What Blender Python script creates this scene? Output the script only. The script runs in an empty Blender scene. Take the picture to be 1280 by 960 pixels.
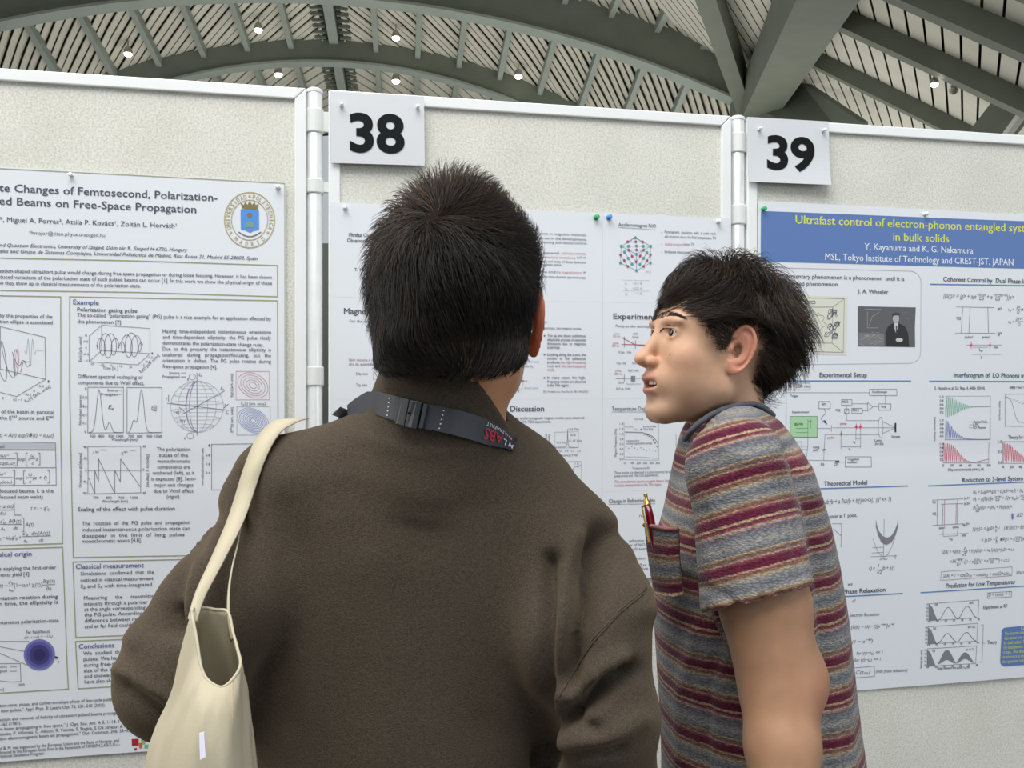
import bpy, bmesh, math, random
import numpy as np
from mathutils import Vector, Matrix
random.seed(7); RNG = np.random.default_rng(7)
SC = bpy.context.scene; COL = SC.collection
R = math.radians
# ------------------------------------------------------------ camera, world, lights, exposure
EH = 1.52; FPX = 1040.0
PHI = math.atan(FPX/5390.0)          # the boards run along world X; the camera is turned by PHI towards their right end
GR = Matrix.Rotation(-PHI, 4, 'Z'); GN = np.array(GR)[:3, :3]   # all helpers take points in the camera-aligned frame and turn them by GR
cam_d = bpy.data.cameras.new('camera'); cam_d.sensor_width = 36.0; cam_d.lens = 36.0*FPX/1280
cam_d.clip_start = 0.05; cam_d.clip_end = 200
cam = bpy.data.objects.new('camera', cam_d); COL.objects.link(cam)
cam.location = (0, 0, EH); cam.rotation_euler = (R(90), 0, -PHI); SC.camera = cam
W = bpy.data.worlds.new('hall_daylight'); SC.world = W; W.use_nodes = True
bg = W.node_tree.nodes['Background']; bg.inputs[0].default_value = (0.86, 0.94, 1.0, 1); bg.inputs[1].default_value = 0.44
def area(name, loc, target, sx, sy, power, col):
    l = bpy.data.lights.new(name, 'AREA'); l.shape = 'RECTANGLE'; l.size = sx; l.size_y = sy; l.energy = power; l.color = col
    o = bpy.data.objects.new(name, l); COL.objects.link(o); loc = GR@Vector(loc); target = GR@Vector(target); o.location = loc
    o.rotation_euler = (Vector(target)-Vector(loc)).to_track_quat('-Z', 'Y').to_euler(); return o
area('overhead_fill', (-0.6, -0.3, 5.2), (0, 1.6, 1.6), 4.0, 2.6, 200, (1.0, 0.985, 0.95))  # added overhead light that brightens heads, shoulders and board tops; no skylight modelled
area('warm_fill_left', (-6.5, 0.6, 3.4), (0.6, 1.4, 1.4), 4.0, 2.4, 125, (1.0, 0.96, 0.88))  # added warm light for the jacket's left shoulder, not a real window
area('cool_fill_right', (7.0, -2.5, 3.2), (0.8, 1.4, 1.3), 4.0, 2.5, 75, (0.90, 0.95, 1.0))  # added cool side fill from the right, not a real window
area('ceiling_uplight_fill', (1.5, 15.0, 0.6), (1.5, 15.01, 9.5), 22.0, 10.0, 880, (0.98, 0.98, 0.93))  # added uplight hidden behind the boards, brightens the roof like floor bounce
SC.view_settings.view_transform = 'Standard'; SC.view_settings.look = 'None'
SC.view_settings.gamma = 1.0; SC.view_settings.use_curve_mapping = False; SC.view_settings.exposure = 0.22

# ------------------------------------------------------------ helpers
def P(x, y, d): return np.array(((x-640)/FPX*d, d, EH+(480-y)/FPX*d))
def srgb(r, g, b):
    f = lambda c: (c/255/12.92) if c/255 <= .04045 else ((c/255+.055)/1.055)**2.4
    return (f(r), f(g), f(b), 1)
MATS = {}
def mat(name, col, rough=.6, metal=0., spec=.5, noise=None, bump=None, sheen=0., emit=None, sss=0., trans=0.):
    """noise=(scale, amount[, detail]) mottles the colour; bump=(scale, strength, distance)"""
    if name in MATS: return MATS[name]
    m = bpy.data.materials.new(name); m.use_nodes = True; nt = m.node_tree; b = nt.nodes['Principled BSDF']
    b.inputs['Base Color'].default_value = col; b.inputs['Roughness'].default_value = rough
    b.inputs['Metallic'].default_value = metal; b.inputs['Specular IOR Level'].default_value = spec
    if sheen: b.inputs['Sheen Weight'].default_value = sheen; b.inputs['Sheen Roughness'].default_value = .5
    if sss: b.inputs['Subsurface Weight'].default_value = sss; b.inputs['Subsurface Radius'].default_value = (.012, .005, .003); b.inputs['Subsurface Scale'].default_value = 1
    if trans: b.inputs['Transmission Weight'].default_value = trans
    if emit: b.inputs['Emission Color'].default_value = emit[0]; b.inputs['Emission Strength'].default_value = emit[1]
    tc = nt.nodes.new('ShaderNodeTexCoord')
    if noise:
        n = nt.nodes.new('ShaderNodeTexNoise'); n.inputs['Scale'].default_value = noise[0]; n.inputs['Detail'].default_value = noise[2] if len(noise) > 2 else 5
        nt.links.new(tc.outputs['Object'], n.inputs['Vector'])
        mr = nt.nodes.new('ShaderNodeMapRange'); mr.inputs[1].default_value = .3; mr.inputs[2].default_value = .7
        mr.inputs[3].default_value = 1-noise[1]; mr.inputs[4].default_value = 1+noise[1]
        nt.links.new(n.outputs['Fac'], mr.inputs[0])
        vm = nt.nodes.new('ShaderNodeVectorMath'); vm.operation = 'SCALE'; vm.inputs[0].default_value = col[:3]
        nt.links.new(mr.outputs[0], vm.inputs['Scale']); nt.links.new(vm.outputs[0], b.inputs['Base Color'])
    if bump:
        n = nt.nodes.new('ShaderNodeTexNoise'); n.inputs['Scale'].default_value = bump[0]; n.inputs['Detail'].default_value = 4
        nt.links.new(tc.outputs['Object'], n.inputs['Vector'])
        bp = nt.nodes.new('ShaderNodeBump'); bp.inputs['Strength'].default_value = bump[1]; bp.inputs['Distance'].default_value = bump[2]
        nt.links.new(n.outputs['Fac'], bp.inputs['Height']); nt.links.new(bp.outputs[0], b.inputs['Normal'])
    MATS[name] = m; return m
def tag(o, label=None, cat=None, group=None, kind=None):
    if label: o['label'] = label
    if cat: o['category'] = cat
    if group: o['group'] = group
    if kind: o['kind'] = kind
    return o
WM = {}
def wm(o): return WM.get(o.name, Matrix.Identity(4))
def empty(name, loc, rz=0., label=None, cat=None, group=None, kind=None):
    o = bpy.data.objects.new(name, None); COL.objects.link(o); o.empty_display_size = .1
    loc = GR@Vector(loc); rz = rz-PHI; o.location = loc; o.rotation_euler = (0, 0, rz)
    WM[o.name] = Matrix.Translation(loc) @ Matrix.Rotation(rz, 4, 'Z')
    return tag(o, label, cat, group, kind)
def mesh_np(name, V, Fc, smooth=False):
    """Fc: list of faces, or int array (n,k)"""
    me = bpy.data.meshes.new(name)
    V = np.asarray(V, dtype=np.float32)
    if isinstance(Fc, np.ndarray):
        n, k = Fc.shape
        me.vertices.add(len(V)); me.vertices.foreach_set('co', V.ravel())
        me.loops.add(n*k); me.loops.foreach_set('vertex_index', Fc.astype(np.int32).ravel())
        me.polygons.add(n); me.polygons.foreach_set('loop_start', np.arange(0, n*k, k, dtype=np.int32))
        try: me.polygons.foreach_set('loop_total', np.full(n, k, dtype=np.int32))
        except Exception: pass
        me.update(calc_edges=True)
    else:
        me.from_pydata([tuple(map(float, v)) for v in V], [], Fc); me.update()
    if smooth: me.polygons.foreach_set('use_smooth', np.ones(len(me.polygons), dtype=bool))
    return me
def mk(name, V, Fc, material, parent=None, smooth=False, base=None):
    """V in world space. The mesh is stored relative to its parent (or to its own base point when top-level)."""
    V = np.asarray(V, dtype=np.float64).reshape(-1, 3)@GN.T
    if base is not None: base = GN@np.asarray(base)
    if parent is None:
        if base is None: base = np.array(((V[:, 0].min()+V[:, 0].max())/2, (V[:, 1].min()+V[:, 1].max())/2, V[:, 2].min()))
        M = Matrix.Translation(Vector(base))
        L = V-np.asarray(base)
    else:
        M = wm(parent); I = np.array(M.inverted()); L = V@I[:3, :3].T+I[:3, 3]
    me = mesh_np(name, L, Fc, smooth)
    o = bpy.data.objects.new(name, me); COL.objects.link(o)
    if material is not None:
        for m in (material if isinstance(material, (list, tuple)) else [material]): me.materials.append(m)
    if parent is None: o.location = Vector(base)
    else: o.parent = parent
    WM[o.name] = M
    return o
class MB:
    """collects simple solids in world space"""
    def __init__(s): s.V = []; s.F = []; s.n = 0
    def add(s, V, Fc):
        V = np.asarray(V, float).reshape(-1, 3); s.V.append(V); s.F += [tuple(i+s.n for i in f) for f in Fc]; s.n += len(V); return s
    def box(s, c, ax, h):
        """centre, three unit axes (rows), half sizes"""
        ax = np.asarray(ax, float); c = np.asarray(c, float); V = []
        for i in (-1, 1):
            for j in (-1, 1):
                for k in (-1, 1): V.append(c+ax[0]*h[0]*i+ax[1]*h[1]*j+ax[2]*h[2]*k)
        return s.add(V, [(0, 1, 3, 2), (4, 6, 7, 5), (0, 4, 5, 1), (2, 3, 7, 6), (0, 2, 6, 4), (1, 5, 7, 3)])
    def beam(s, a, b, w, h, up=(0, 0, 1)):
        a = np.asarray(a, float); b = np.asarray(b, float); d = b-a; L = np.linalg.norm(d); d /= L
        u = np.asarray(up, float); sd = np.cross(d, u); sd /= np.linalg.norm(sd); u = np.cross(sd, d)
        return s.box((a+b)/2, (d, sd, u), (L/2, w/2, h/2))
    def tube(s, pts, r, n=10, cap=True):
        pts = [np.asarray(p, float) for p in pts]; V = []
        rr = r if hasattr(r, '__len__') else [r]*len(pts); ref = None
        for i, p in enumerate(pts):
            t = pts[min(i+1, len(pts)-1)]-pts[max(i-1, 0)]; t /= np.linalg.norm(t)+1e-12
            if ref is None: ref = np.array((0, 0, 1.)) if abs(t[2]) < .9 else np.array((1., 0, 0))
            a = np.cross(t, ref); a /= np.linalg.norm(a); b = np.cross(a, t); ref = b
            for k in range(n):
                q = 2*math.pi*k/n; V.append(p+rr[i]*(math.cos(q)*a+math.sin(q)*b))
        Fc = [(i*n+k, i*n+(k+1) % n, (i+1)*n+(k+1) % n, (i+1)*n+k) for i in range(len(pts)-1) for k in range(n)]
        if cap: Fc += [tuple(range(n)), tuple(range((len(pts)-1)*n, len(pts)*n))]
        return s.add(V, Fc)
    def lathe(s, c, prof, n=16, axis=(0, 0, 1)):
        """prof: (radius, distance along axis)"""
        ax = np.asarray(axis, float); ax /= np.linalg.norm(ax); ref = np.array((1., 0, 0)) if abs(ax[0]) < .8 else np.array((0, 1., 0))
        a = np.cross(ax, ref); a /= np.linalg.norm(a); b = np.cross(ax, a); c = np.asarray(c, float); V = []
        for r, z in prof:
            for k in range(n): q = 2*math.pi*k/n; V.append(c+ax*z+r*(math.cos(q)*a+math.sin(q)*b))
        Fc = [(i*n+k, i*n+(k+1) % n, (i+1)*n+(k+1) % n, (i+1)*n+k) for i in range(len(prof)-1) for k in range(n)]
        Fc += [tuple(range(n)), tuple(range((len(prof)-1)*n, len(prof)*n))]
        return s.add(V, Fc)
    def build(s, name, material, parent=None, smooth=False, base=None):
        return mk(name, np.concatenate(s.V), s.F, material, parent, smooth, base)
def bevel(o, w, seg=2, angle=35):
    m = o.modifiers.new('bevel', 'BEVEL'); m.width = w; m.segments = seg; m.limit_method = 'ANGLE'; m.angle_limit = R(angle); return o

# ------------------------------------------------------------ setting: floor, far wall, ceiling
floor_m = mat('floor_stone', srgb(96, 92, 86), .45, noise=(1.6, .08), bump=(60, .1, .002))
mb = MB(); mb.box((0, 10, -.05), np.eye(3), (26, 22, .05)); fl = mb.build('floor', floor_m); tag(fl, kind='structure')
wall_m = mat('far_wall_paint', srgb(150, 152, 146), .7, noise=(.6, .05))
mb = MB(); mb.box((0, 29, 3.2), np.eye(3), (26, .15, 3.2)); wl = mb.build('wall_back', wall_m); tag(wl, kind='structure')

steel = mat('steel_olive', srgb(112, 118, 106), .55, noise=(3, .08))
steel_l = mat('steel_grey_green', srgb(150, 158, 150), .5, noise=(3, .06))  # pale purlin and ridge steel; on the flanges it paints in light
slat_m = mat('roof_slat_paint', srgb(206, 203, 190), .65, noise=(2.5, .06))
dark_m = mat('roof_backing', srgb(52, 54, 50), .8)
A1 = R(7.4); ax1 = np.array((-math.sin(A1), math.cos(A1))); c1 = np.array((math.cos(A1), math.sin(A1))); S0 = -1.4
def vault_h(s, d):
    H = 7.41+(.13 if d < 18.25 else .05)*(18.25-d); k = np.interp(d, (8, 15.5, 18.25, 25), (1/26., 1/22., 1/12., 1/11.))
    return H-(s-S0)**2/2*k
def V1(s, d, dz=0.): q = ax1*d+c1*s; return np.array((q[0], q[1], EH+vault_h(s, d)+dz))
# right hand limit of the vault: the valley that runs from the node towards the viewer
N0 = np.array((4.60, 16.23, EH+5.46))
B1E = P(878, -40, 10.7); B2E = P(1030, -40, 8.2)
def s_limit(d):
    # plan line N0 -> B1E expressed in (s,d)
    n = N0[:2]; b = B1E[:2]; sn, dn = n@c1, n@ax1; sb, db = b@c1, b@ax1
    return sn+(sb-sn)*(d-dn)/(db-dn) if d < dn else sn+(d-dn)*.9
DMIN, DMAX, SMIN = 8.0, 24.5, -13.0
# backing surface of the vault and of the right roof in one mesh = the ceiling
Vv = []; Ff = []; nd, ns = 24, 28
for i in range(nd+1):
    d = DMIN+(DMAX-DMIN)*i/nd; sl = s_limit(d)
    for j in range(ns+1): Vv.append(V1(SMIN+(sl-SMIN)*j/ns, d, .10))
for i in range(nd):
    for j in range(ns): a = i*(ns+1)+j; Ff.append((a, a+1, a+ns+2, a+ns+1))
TB = .705; a2 = np.array((.480, .877)); c2 = np.array((.877, -.480)); O2 = np.array((4.60, 16.23, EH+6.0))
def V2(q, w, dz=0.): p = O2[:2]+c2*q+a2*w; return np.array((p[0], p[1], O2[2]-TB*q+dz))
def hit2(x, y):
    u, v = (x-640)/FPX, (480-y)/FPX
    t = (6.0+TB*(4.60*c2[0]+16.23*c2[1]))/(v+TB*(u*c2[0]+c2[1])); r = np.array((u*t, t))-O2[:2]; return r@c2, r@a2, t
Q0, Q1, W0, W1 = -1.0, 9.5, -9.0, 9.0
def clip2(q):   # slats of the right roof start behind the first valley beam
    return W0, W1
b0 = len(Vv); 
for q in (Q0, Q1):
    for w in (W0, W1): Vv.append(V2(q, w, .10))
Ff.append((b0, b0+2, b0+3, b0+1))
ceil = mk('ceiling', Vv, Ff, dark_m); tag(ceil, kind='structure')
sol = ceil.modifiers.new('thickness', 'SOLIDIFY'); sol.thickness = .08; sol.offset = 1
def strip(pts, side, hw, th):
    V = []; n = len(pts)
    for p, sd in zip(pts, side):
        for a, b in ((-hw, 0), (hw, 0), (hw, th), (-hw, th)): V.append(p+sd*a+np.array((0, 0, b)))
    Fc = [(i*4+k, i*4+(k+1) % 4, i*4+4+(k+1) % 4, i*4+4+k) for i in range(n-1) for k in range(4)]+[(0, 1, 2, 3), ((n-1)*4, (n-1)*4+3, (n-1)*4+2, (n-1)*4+1)]
    return V, Fc
KD = 1.3; PITCH = .245
RIDGE = -1.5
slats = 0
for sgn in (1, -1):
    d0 = DMIN-KD*12
    while d0 < DMAX:
        d0 += PITCH
        pts = []
        smax = 12.0
        n = 15
        for j in range(n+1):
            t = smax*j/n; d = d0+KD*t; s = RIDGE+sgn*(t+.22)
            if d < DMIN or d > DMAX or s > s_limit(d)-.02 or s < SMIN: continue
            pts.append((s, d))
        if len(pts) < 2: continue
        W_ = [V1(s, d) for s, d in pts]
        W_ = [p+np.array((0, 0, .02*(slats % 2))) for p in W_]
        sd = np.array((ax1[0], ax1[1], 0.)); V, Fc = strip(W_, [sd]*len(W_), PITCH*.5-.013, .03)
        mk('roof_slat', V, Fc, slat_m, ceil); slats += 1
        if slats >= 236: break
q = Q0
n2 = 0
while q < Q1 and n2 < 64:
    V, Fc = strip([V2(q, W0), V2(q, W1)], [np.array((c2[0], c2[1], -TB))/math.hypot(1, TB)]*2, .070*math.hypot(1, TB), .03)
    mk('roof_slat', V, Fc, slat_m, ceil); q += .165; n2 += 1
# purlins of the vault
for k in range(-12, 11):
    s = RIDGE+.9*k
    if k == 0: continue
    ds = [d for d in np.linspace(DMIN, DMAX, 12) if s < s_limit(d)-.1]
    if len(ds) < 2: continue
    mb = MB()
    for a, b in zip(ds[:-1], ds[1:]): mb.beam(V1(s, a, -.09), V1(s, b, -.09), .11, .20)
    mb.build('purlin', steel_l, ceil)
# ridge beam with its two dark ladders
mb = MB(); mb.beam(V1(RIDGE, DMIN, -.22), V1(RIDGE, DMAX, -.22), .20, .30); mb.build('ridge_beam', steel_l, ceil)
mb = MB()
for sd in (-.26, .26):
    mb.beam(V1(RIDGE+sd+.12*np.sign(sd), DMIN, -.05), V1(RIDGE+sd+.12*np.sign(sd), DMAX, -.05), .04, .10)
    for d in np.arange(DMIN, DMAX, .22): mb.beam(V1(RIDGE+sd-.12, d, -.03), V1(RIDGE+sd+.12, d, -.03), .05, .05)
tag(mb.build('ridge_ladder', steel, ceil), kind='stuff')
# arch beams: web and a bottom flange coloured paler to paint light from below
def arch(d, Rb, Hb, s_a, s_b, wf=.34, tf=.05):
    n = 30; ss = np.linspace(s_a, s_b, n+1); web = MB(); fl_ = []
    V = []; Fc = []
    for s in ss:
        zb = Hb-(s-(S0))**2/(2*Rb); zt = max(vault_h(s, d)+.03, zb+.12); q = ax1*d+c1*s
        for off, z in ((-.09, zb), (.09, zb), (.09, zt), (-.09, zt)): V.append((q[0]+ax1[0]*off, q[1]+ax1[1]*off, EH+z))
    for i in range(n):
        for k in range(4): Fc.append((i*4+k, i*4+(k+1) % 4, i*4+4+(k+1) % 4, i*4+4+k))
    Fc += [(0, 1, 2, 3), (n*4, n*4+3, n*4+2, n*4+1)]
    o = mk('arch_beam', V, Fc, steel, ceil)
    pts = []
    for s in ss: zb = Hb-(s-(S0))**2/(2*Rb); q = ax1*d+c1*s; pts.append(np.array((q[0], q[1], EH+zb-tf)))
    V, Fc = strip(pts, [np.array((ax1[0], ax1[1], 0.))]*len(pts), wf/2, tf)
    mk('bottom_flange', V, Fc, steel_l, ceil)
arch(15.5, 19.7, 7.05, -13, 6.75)
arch(18.4, 10.8, 6.98, -9, 7.0, .3, .05)
arch(9.0, 24, 7.0, -12, 2.5)
mb = MB(); mb.beam(N0+np.array((0, 0, -.1)), B1E+(B1E-N0)*.3, .26, .55); mb.build('valley_beam', steel, ceil)
mb = MB(); mb.beam(N0+np.array((.1, -.05, -.15)), B2E+(B2E-N0)*.3, .62, .62); mb.build('valley_beam', steel, ceil)
mb = MB(); mb.beam(P(908, 6, 13.0), P(975, 46, 12.6), .2, .2); mb.build('purlin', steel, ceil)
mb = MB(); mb.lathe(N0+np.array((0, 0, -.35)), [(.28, -.2), (.34, 0), (.34, .35), (.2, .5)], 14); mb.build('node_casting', steel, ceil)
# purlins of the right roof
for (x, y, w_, xs, ys) in ((1230, 17, .26, 1110, -36), (1160, 60, .26, 1036, 6), (1100, 103, .22, 1000, 56), (1290, -40, .26, 1180, -90)):
    qq, w, t = hit2(x, y); qs = hit2(xs, ys)[0]
    mb = MB(); mb.beam(V2(qs, w, -.12), V2(Q1, w, -.12), w_*.8, .2); mb.build('purlin', steel, ceil)
# solid web plate right of the node
c_ = [P(938, 132, 15.2), P(1001, 96, 14.2), P(1085, 152, 11.6), P(1085, 200, 11.6), P(930, 200, 15.4)]
nrm = np.array((-.3, .9, .1)); V = c_+[p+nrm*.12 for p in c_]
Fc = [(4, 3, 2, 1, 0), (5, 6, 7, 8, 9)]+[(i, (i+1) % 5, (i+1) % 5+5, i+5) for i in range(5)]
mk('web_plate', V, Fc, steel, ceil)
mb = MB(); mb.beam(P(1300, 92, 9.0), P(1222, 190, 9.6), .34, .3); mb.build('edge_beam', steel, ceil)
mb = MB(); mb.beam(P(1300, 112, 8.6), P(1252, 178, 9.1), .08, .06); mb.build('strut', mat('strut_white', srgb(225, 226, 222), .5), ceil)

# ceiling lamps
lamp_lit = mat('lamp_bulb_lit', (1, .9, .7, 1), .3, emit=((1, .93, .78, 1), 9.0))
lamp_off = mat('lamp_bulb_off', srgb(150, 150, 140), .2)
lamp_metal = mat('lamp_housing', srgb(170, 168, 155), .35, metal=.6)
def z_deck(x, y):
    for t in np.arange(9, 24, .05):
        p = P(x, y, t); s, d = p[:2]@c1, p[:2]@ax1
        h = vault_h(s, d)+EH if x < 900 else O2[2]-TB*((p[:2]-O2[:2])@c2)
        if p[2] > h-.30: return t
    return 15.
lamps = [(160, 67, 1, 'lit round ceiling lamp above the left board, nearest the left edge of the photo'),
         (323, 37, 1, 'lit ceiling lamp high between two purlins left of the ridge beam'),
         (348, 93, 1, 'small lit ceiling lamp beyond the far arch, left of the ridge beam'),
         (495, 47, 1, 'lit ceiling lamp just right of the ridge beam, in front of the far arch'),
         (495, 101, 1, 'small lit ceiling lamp beyond the far arch, right of the ridge beam'),
         (648, 95, 1, 'lit ceiling lamp above the middle of the board numbered 38'),
         (1168, 105, 1, 'lit amber ceiling lamp under the right roof slope'),
         (1192, 114, 0, 'unlit ceiling lamp under the right roof slope, beside a lit one')]
for x, y, on, lab in lamps:
    t = z_deck(x, y); p = P(x, y, t); k = .0050*t
    r = empty('ceiling_lamp', p, 0, lab, 'lamp', 'round ceiling lamps under the roof')
    mb = MB(); mb.tube([p+np.array((0, 0, .08)), p+np.array((0, 0, .42))], .012, 6); mb.build('stem', lamp_metal, r)
    mb = MB(); mb.lathe(p, [(.3*k, 1.7*k), (.7*k, 1.4*k), (k, .65*k), (k, .0)], 12); mb.build('shade', lamp_metal, r, True)
    mb = MB(); mb.lathe(p, [(.4*k, -.7*k), (.8*k, -.45*k), (.95*k, -.05*k), (.85*k, .25*k)], 12); mb.build('bulb', lamp_lit if on else lamp_off, r, True)
# ------------------------------------------------------------ poster boards
SP, CP = math.sin(PHI), math.cos(PHI); DB = 1.80
BO = np.array((-SP*DB, CP*DB, 0.)); BS = np.array((CP, SP, 0.)); BN = np.array((SP, -CP, 0.))   # along the boards, towards the viewer
def BW(s, z, off=0.):   # board coordinates -> world (off = towards the viewer)
    return BO+BS*s+BN*off+np.array((0, 0, z))
def PB(x, y, off=0.):   # photo point -> (s, z) on the plane of the boards
    u = (x-640)/FPX; t = (DB-off)/(CP-SP*u); return t*(CP*u+SP), EH+(480-y)/FPX*t
def SX(x, off=0.): return PB(x, 480, off)[0]
TOP = PB(640, 126.7, .008)[1]
alu = mat('white_aluminium', srgb(238, 240, 240), .35, spec=.5, noise=(14, .02))
tube_m = mat('silver_post', srgb(232, 234, 233), .3, metal=.25, noise=(30, .04))
plastic = mat('white_plastic_clamp', srgb(232, 234, 232), .4)
def fabric():
    m = mat('board_fabric', srgb(206, 204, 194), .95, spec=.1, bump=(260, .3, .0008)); nt = m.node_tree; b = nt.nodes['Principled BSDF']
    tc = nt.nodes.new('ShaderNodeTexCoord')
    n1 = nt.nodes.new('ShaderNodeTexNoise'); n1.inputs['Scale'].default_value = 230; n1.inputs['Detail'].default_value = 3
    n2 = nt.nodes.new('ShaderNodeTexNoise'); n2.inputs['Scale'].default_value = 5; n2.inputs['Detail'].default_value = 6
    cr = nt.nodes.new('ShaderNodeValToRGB'); e = cr.color_ramp.elements
    e[0].position = .33; e[0].color = srgb(204, 203, 194); e[1].position = .62; e[1].color = srgb(232, 231, 222)
    cr2 = nt.nodes.new('ShaderNodeValToRGB'); e = cr2.color_ramp.elements
    e[0].position = .3; e[0].color = (.86, .86, .84, 1); e[1].position = .6; e[1].color = (1, 1, 1, 1)
    mx = nt.nodes.new('ShaderNodeMix'); mx.data_type = 'RGBA'; mx.blend_type = 'MULTIPLY'; mx.inputs[0].default_value = .6
    for n in (n1, n2): nt.links.new(tc.outputs['Object'], n.inputs['Vector'])
    nt.links.new(n1.outputs['Fac'], cr.inputs[0]); nt.links.new(n2.outputs['Fac'], cr2.inputs[0])
    nt.links.new(cr.outputs[0], mx.inputs[6]); nt.links.new(cr2.outputs[0], mx.inputs[7]); nt.links.new(mx.outputs[2], b.inputs['Base Color'])
    return m
fab = fabric()
AXB = np.array((BS, BN, (0, 0, 1)))
def board(sl, sr, label):
    r = empty('poster_board', BW((sl+sr)/2, 0), PHI, label, 'board', 'pin boards in a row')
    zb = .10; fw = .024
    mb = MB(); mb.box(BW((sl+sr)/2, (TOP+zb)/2, -.012), AXB, ((sr-sl)/2-.01, .012, (TOP-zb)/2-.01)); mb.build('fabric_panel', fab, r)
    # mitred frame members
    def member(pts):
        V = [BW(a, b, .008) for a, b in pts]+[BW(a, b, -.03) for a, b in pts]
        o = mk('frame_member', V, [(0, 1, 2, 3), (7, 6, 5, 4)]+[(i, i+4, (i+1) % 4+4, (i+1) % 4) for i in range(4)], alu, r); bevel(o, .0025)
    g = .0006
    member([(sl+g, TOP), (sr-g, TOP), (sr-fw-g, TOP-fw), (sl+fw+g, TOP-fw)])
    member([(sl, TOP-g), (sl+fw, TOP-fw-g), (sl+fw, zb+fw+g), (sl, zb+g)])
    member([(sr, TOP-g), (sr, zb+g), (sr-fw, zb+fw+g), (sr-fw, TOP-fw-g)])
    member([(sl+g, zb), (sl+fw+g, zb+fw), (sr-fw-g, zb+fw), (sr-g, zb)])
    return r
s38l, s38r = SX(410.5, .008), SX(914.5, .008); pitch = SX(935, .008)-s38l
b37 = board(SX(383, .008)-.90, SX(383, .008), 'leftmost pin board with white frame, carrying the poster with a round crest')
b38 = board(s38l, s38r, 'middle pin board with white frame behind the two men, numbered 38')
b39 = board(SX(935, .008), SX(935, .008)+.93, 'right pin board with white frame carrying the poster with a blue banner')
def post(x, label, clamps):
    s = SX(x); r = empty('board_post', BW(s, 0, -.012), PHI, label, 'post', 'round posts between the boards')
    top = TOP+.002
    mb = MB(); mb.lathe(BW(s, 0, -.012), [(.0, .02), (.0165, .021), (.0165, top-.004), (.0145, top)], 20); mb.build('pole', tube_m, r, True).modifiers.new('es', 'EDGE_SPLIT')
    mb = MB(); mb.lathe(BW(s, 0, -.012), [(.0177, top-.006), (.0177, top), (.012, top+.004)], 20); mb.build('cap', plastic, r)
    mb = MB(); mb.lathe(BW(s, 0, -.012), [(.11, 0), (.11, .008), (.03, .02), (.0, .021)], 24); mb.build('base_plate', tube_m, r)
    for y, sd, h in clamps:
        z = PB(x, y)[1]
        mb = MB(); mb.lathe(BW(s, z, -.012), [(.0185, -h/2), (.0195, -h/2+.002), (.0195, h/2-.002), (.0185, h/2)], 20)
        if sd: mb.box(BW(s+sd*.022, z, -.012), AXB, (.013, .005, h/2-.004))
        mb.build('clamp', plastic, r)
post(393, 'silver post between the left board and board 38', ((150, 1, .05), (232, 1, .03), (470, -1, .04)))
post(924.5, 'silver post between board 38 and the right board, behind the younger man', ((178, 1, .045), (268, -1, .045), (700, 1, .04)))
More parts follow.
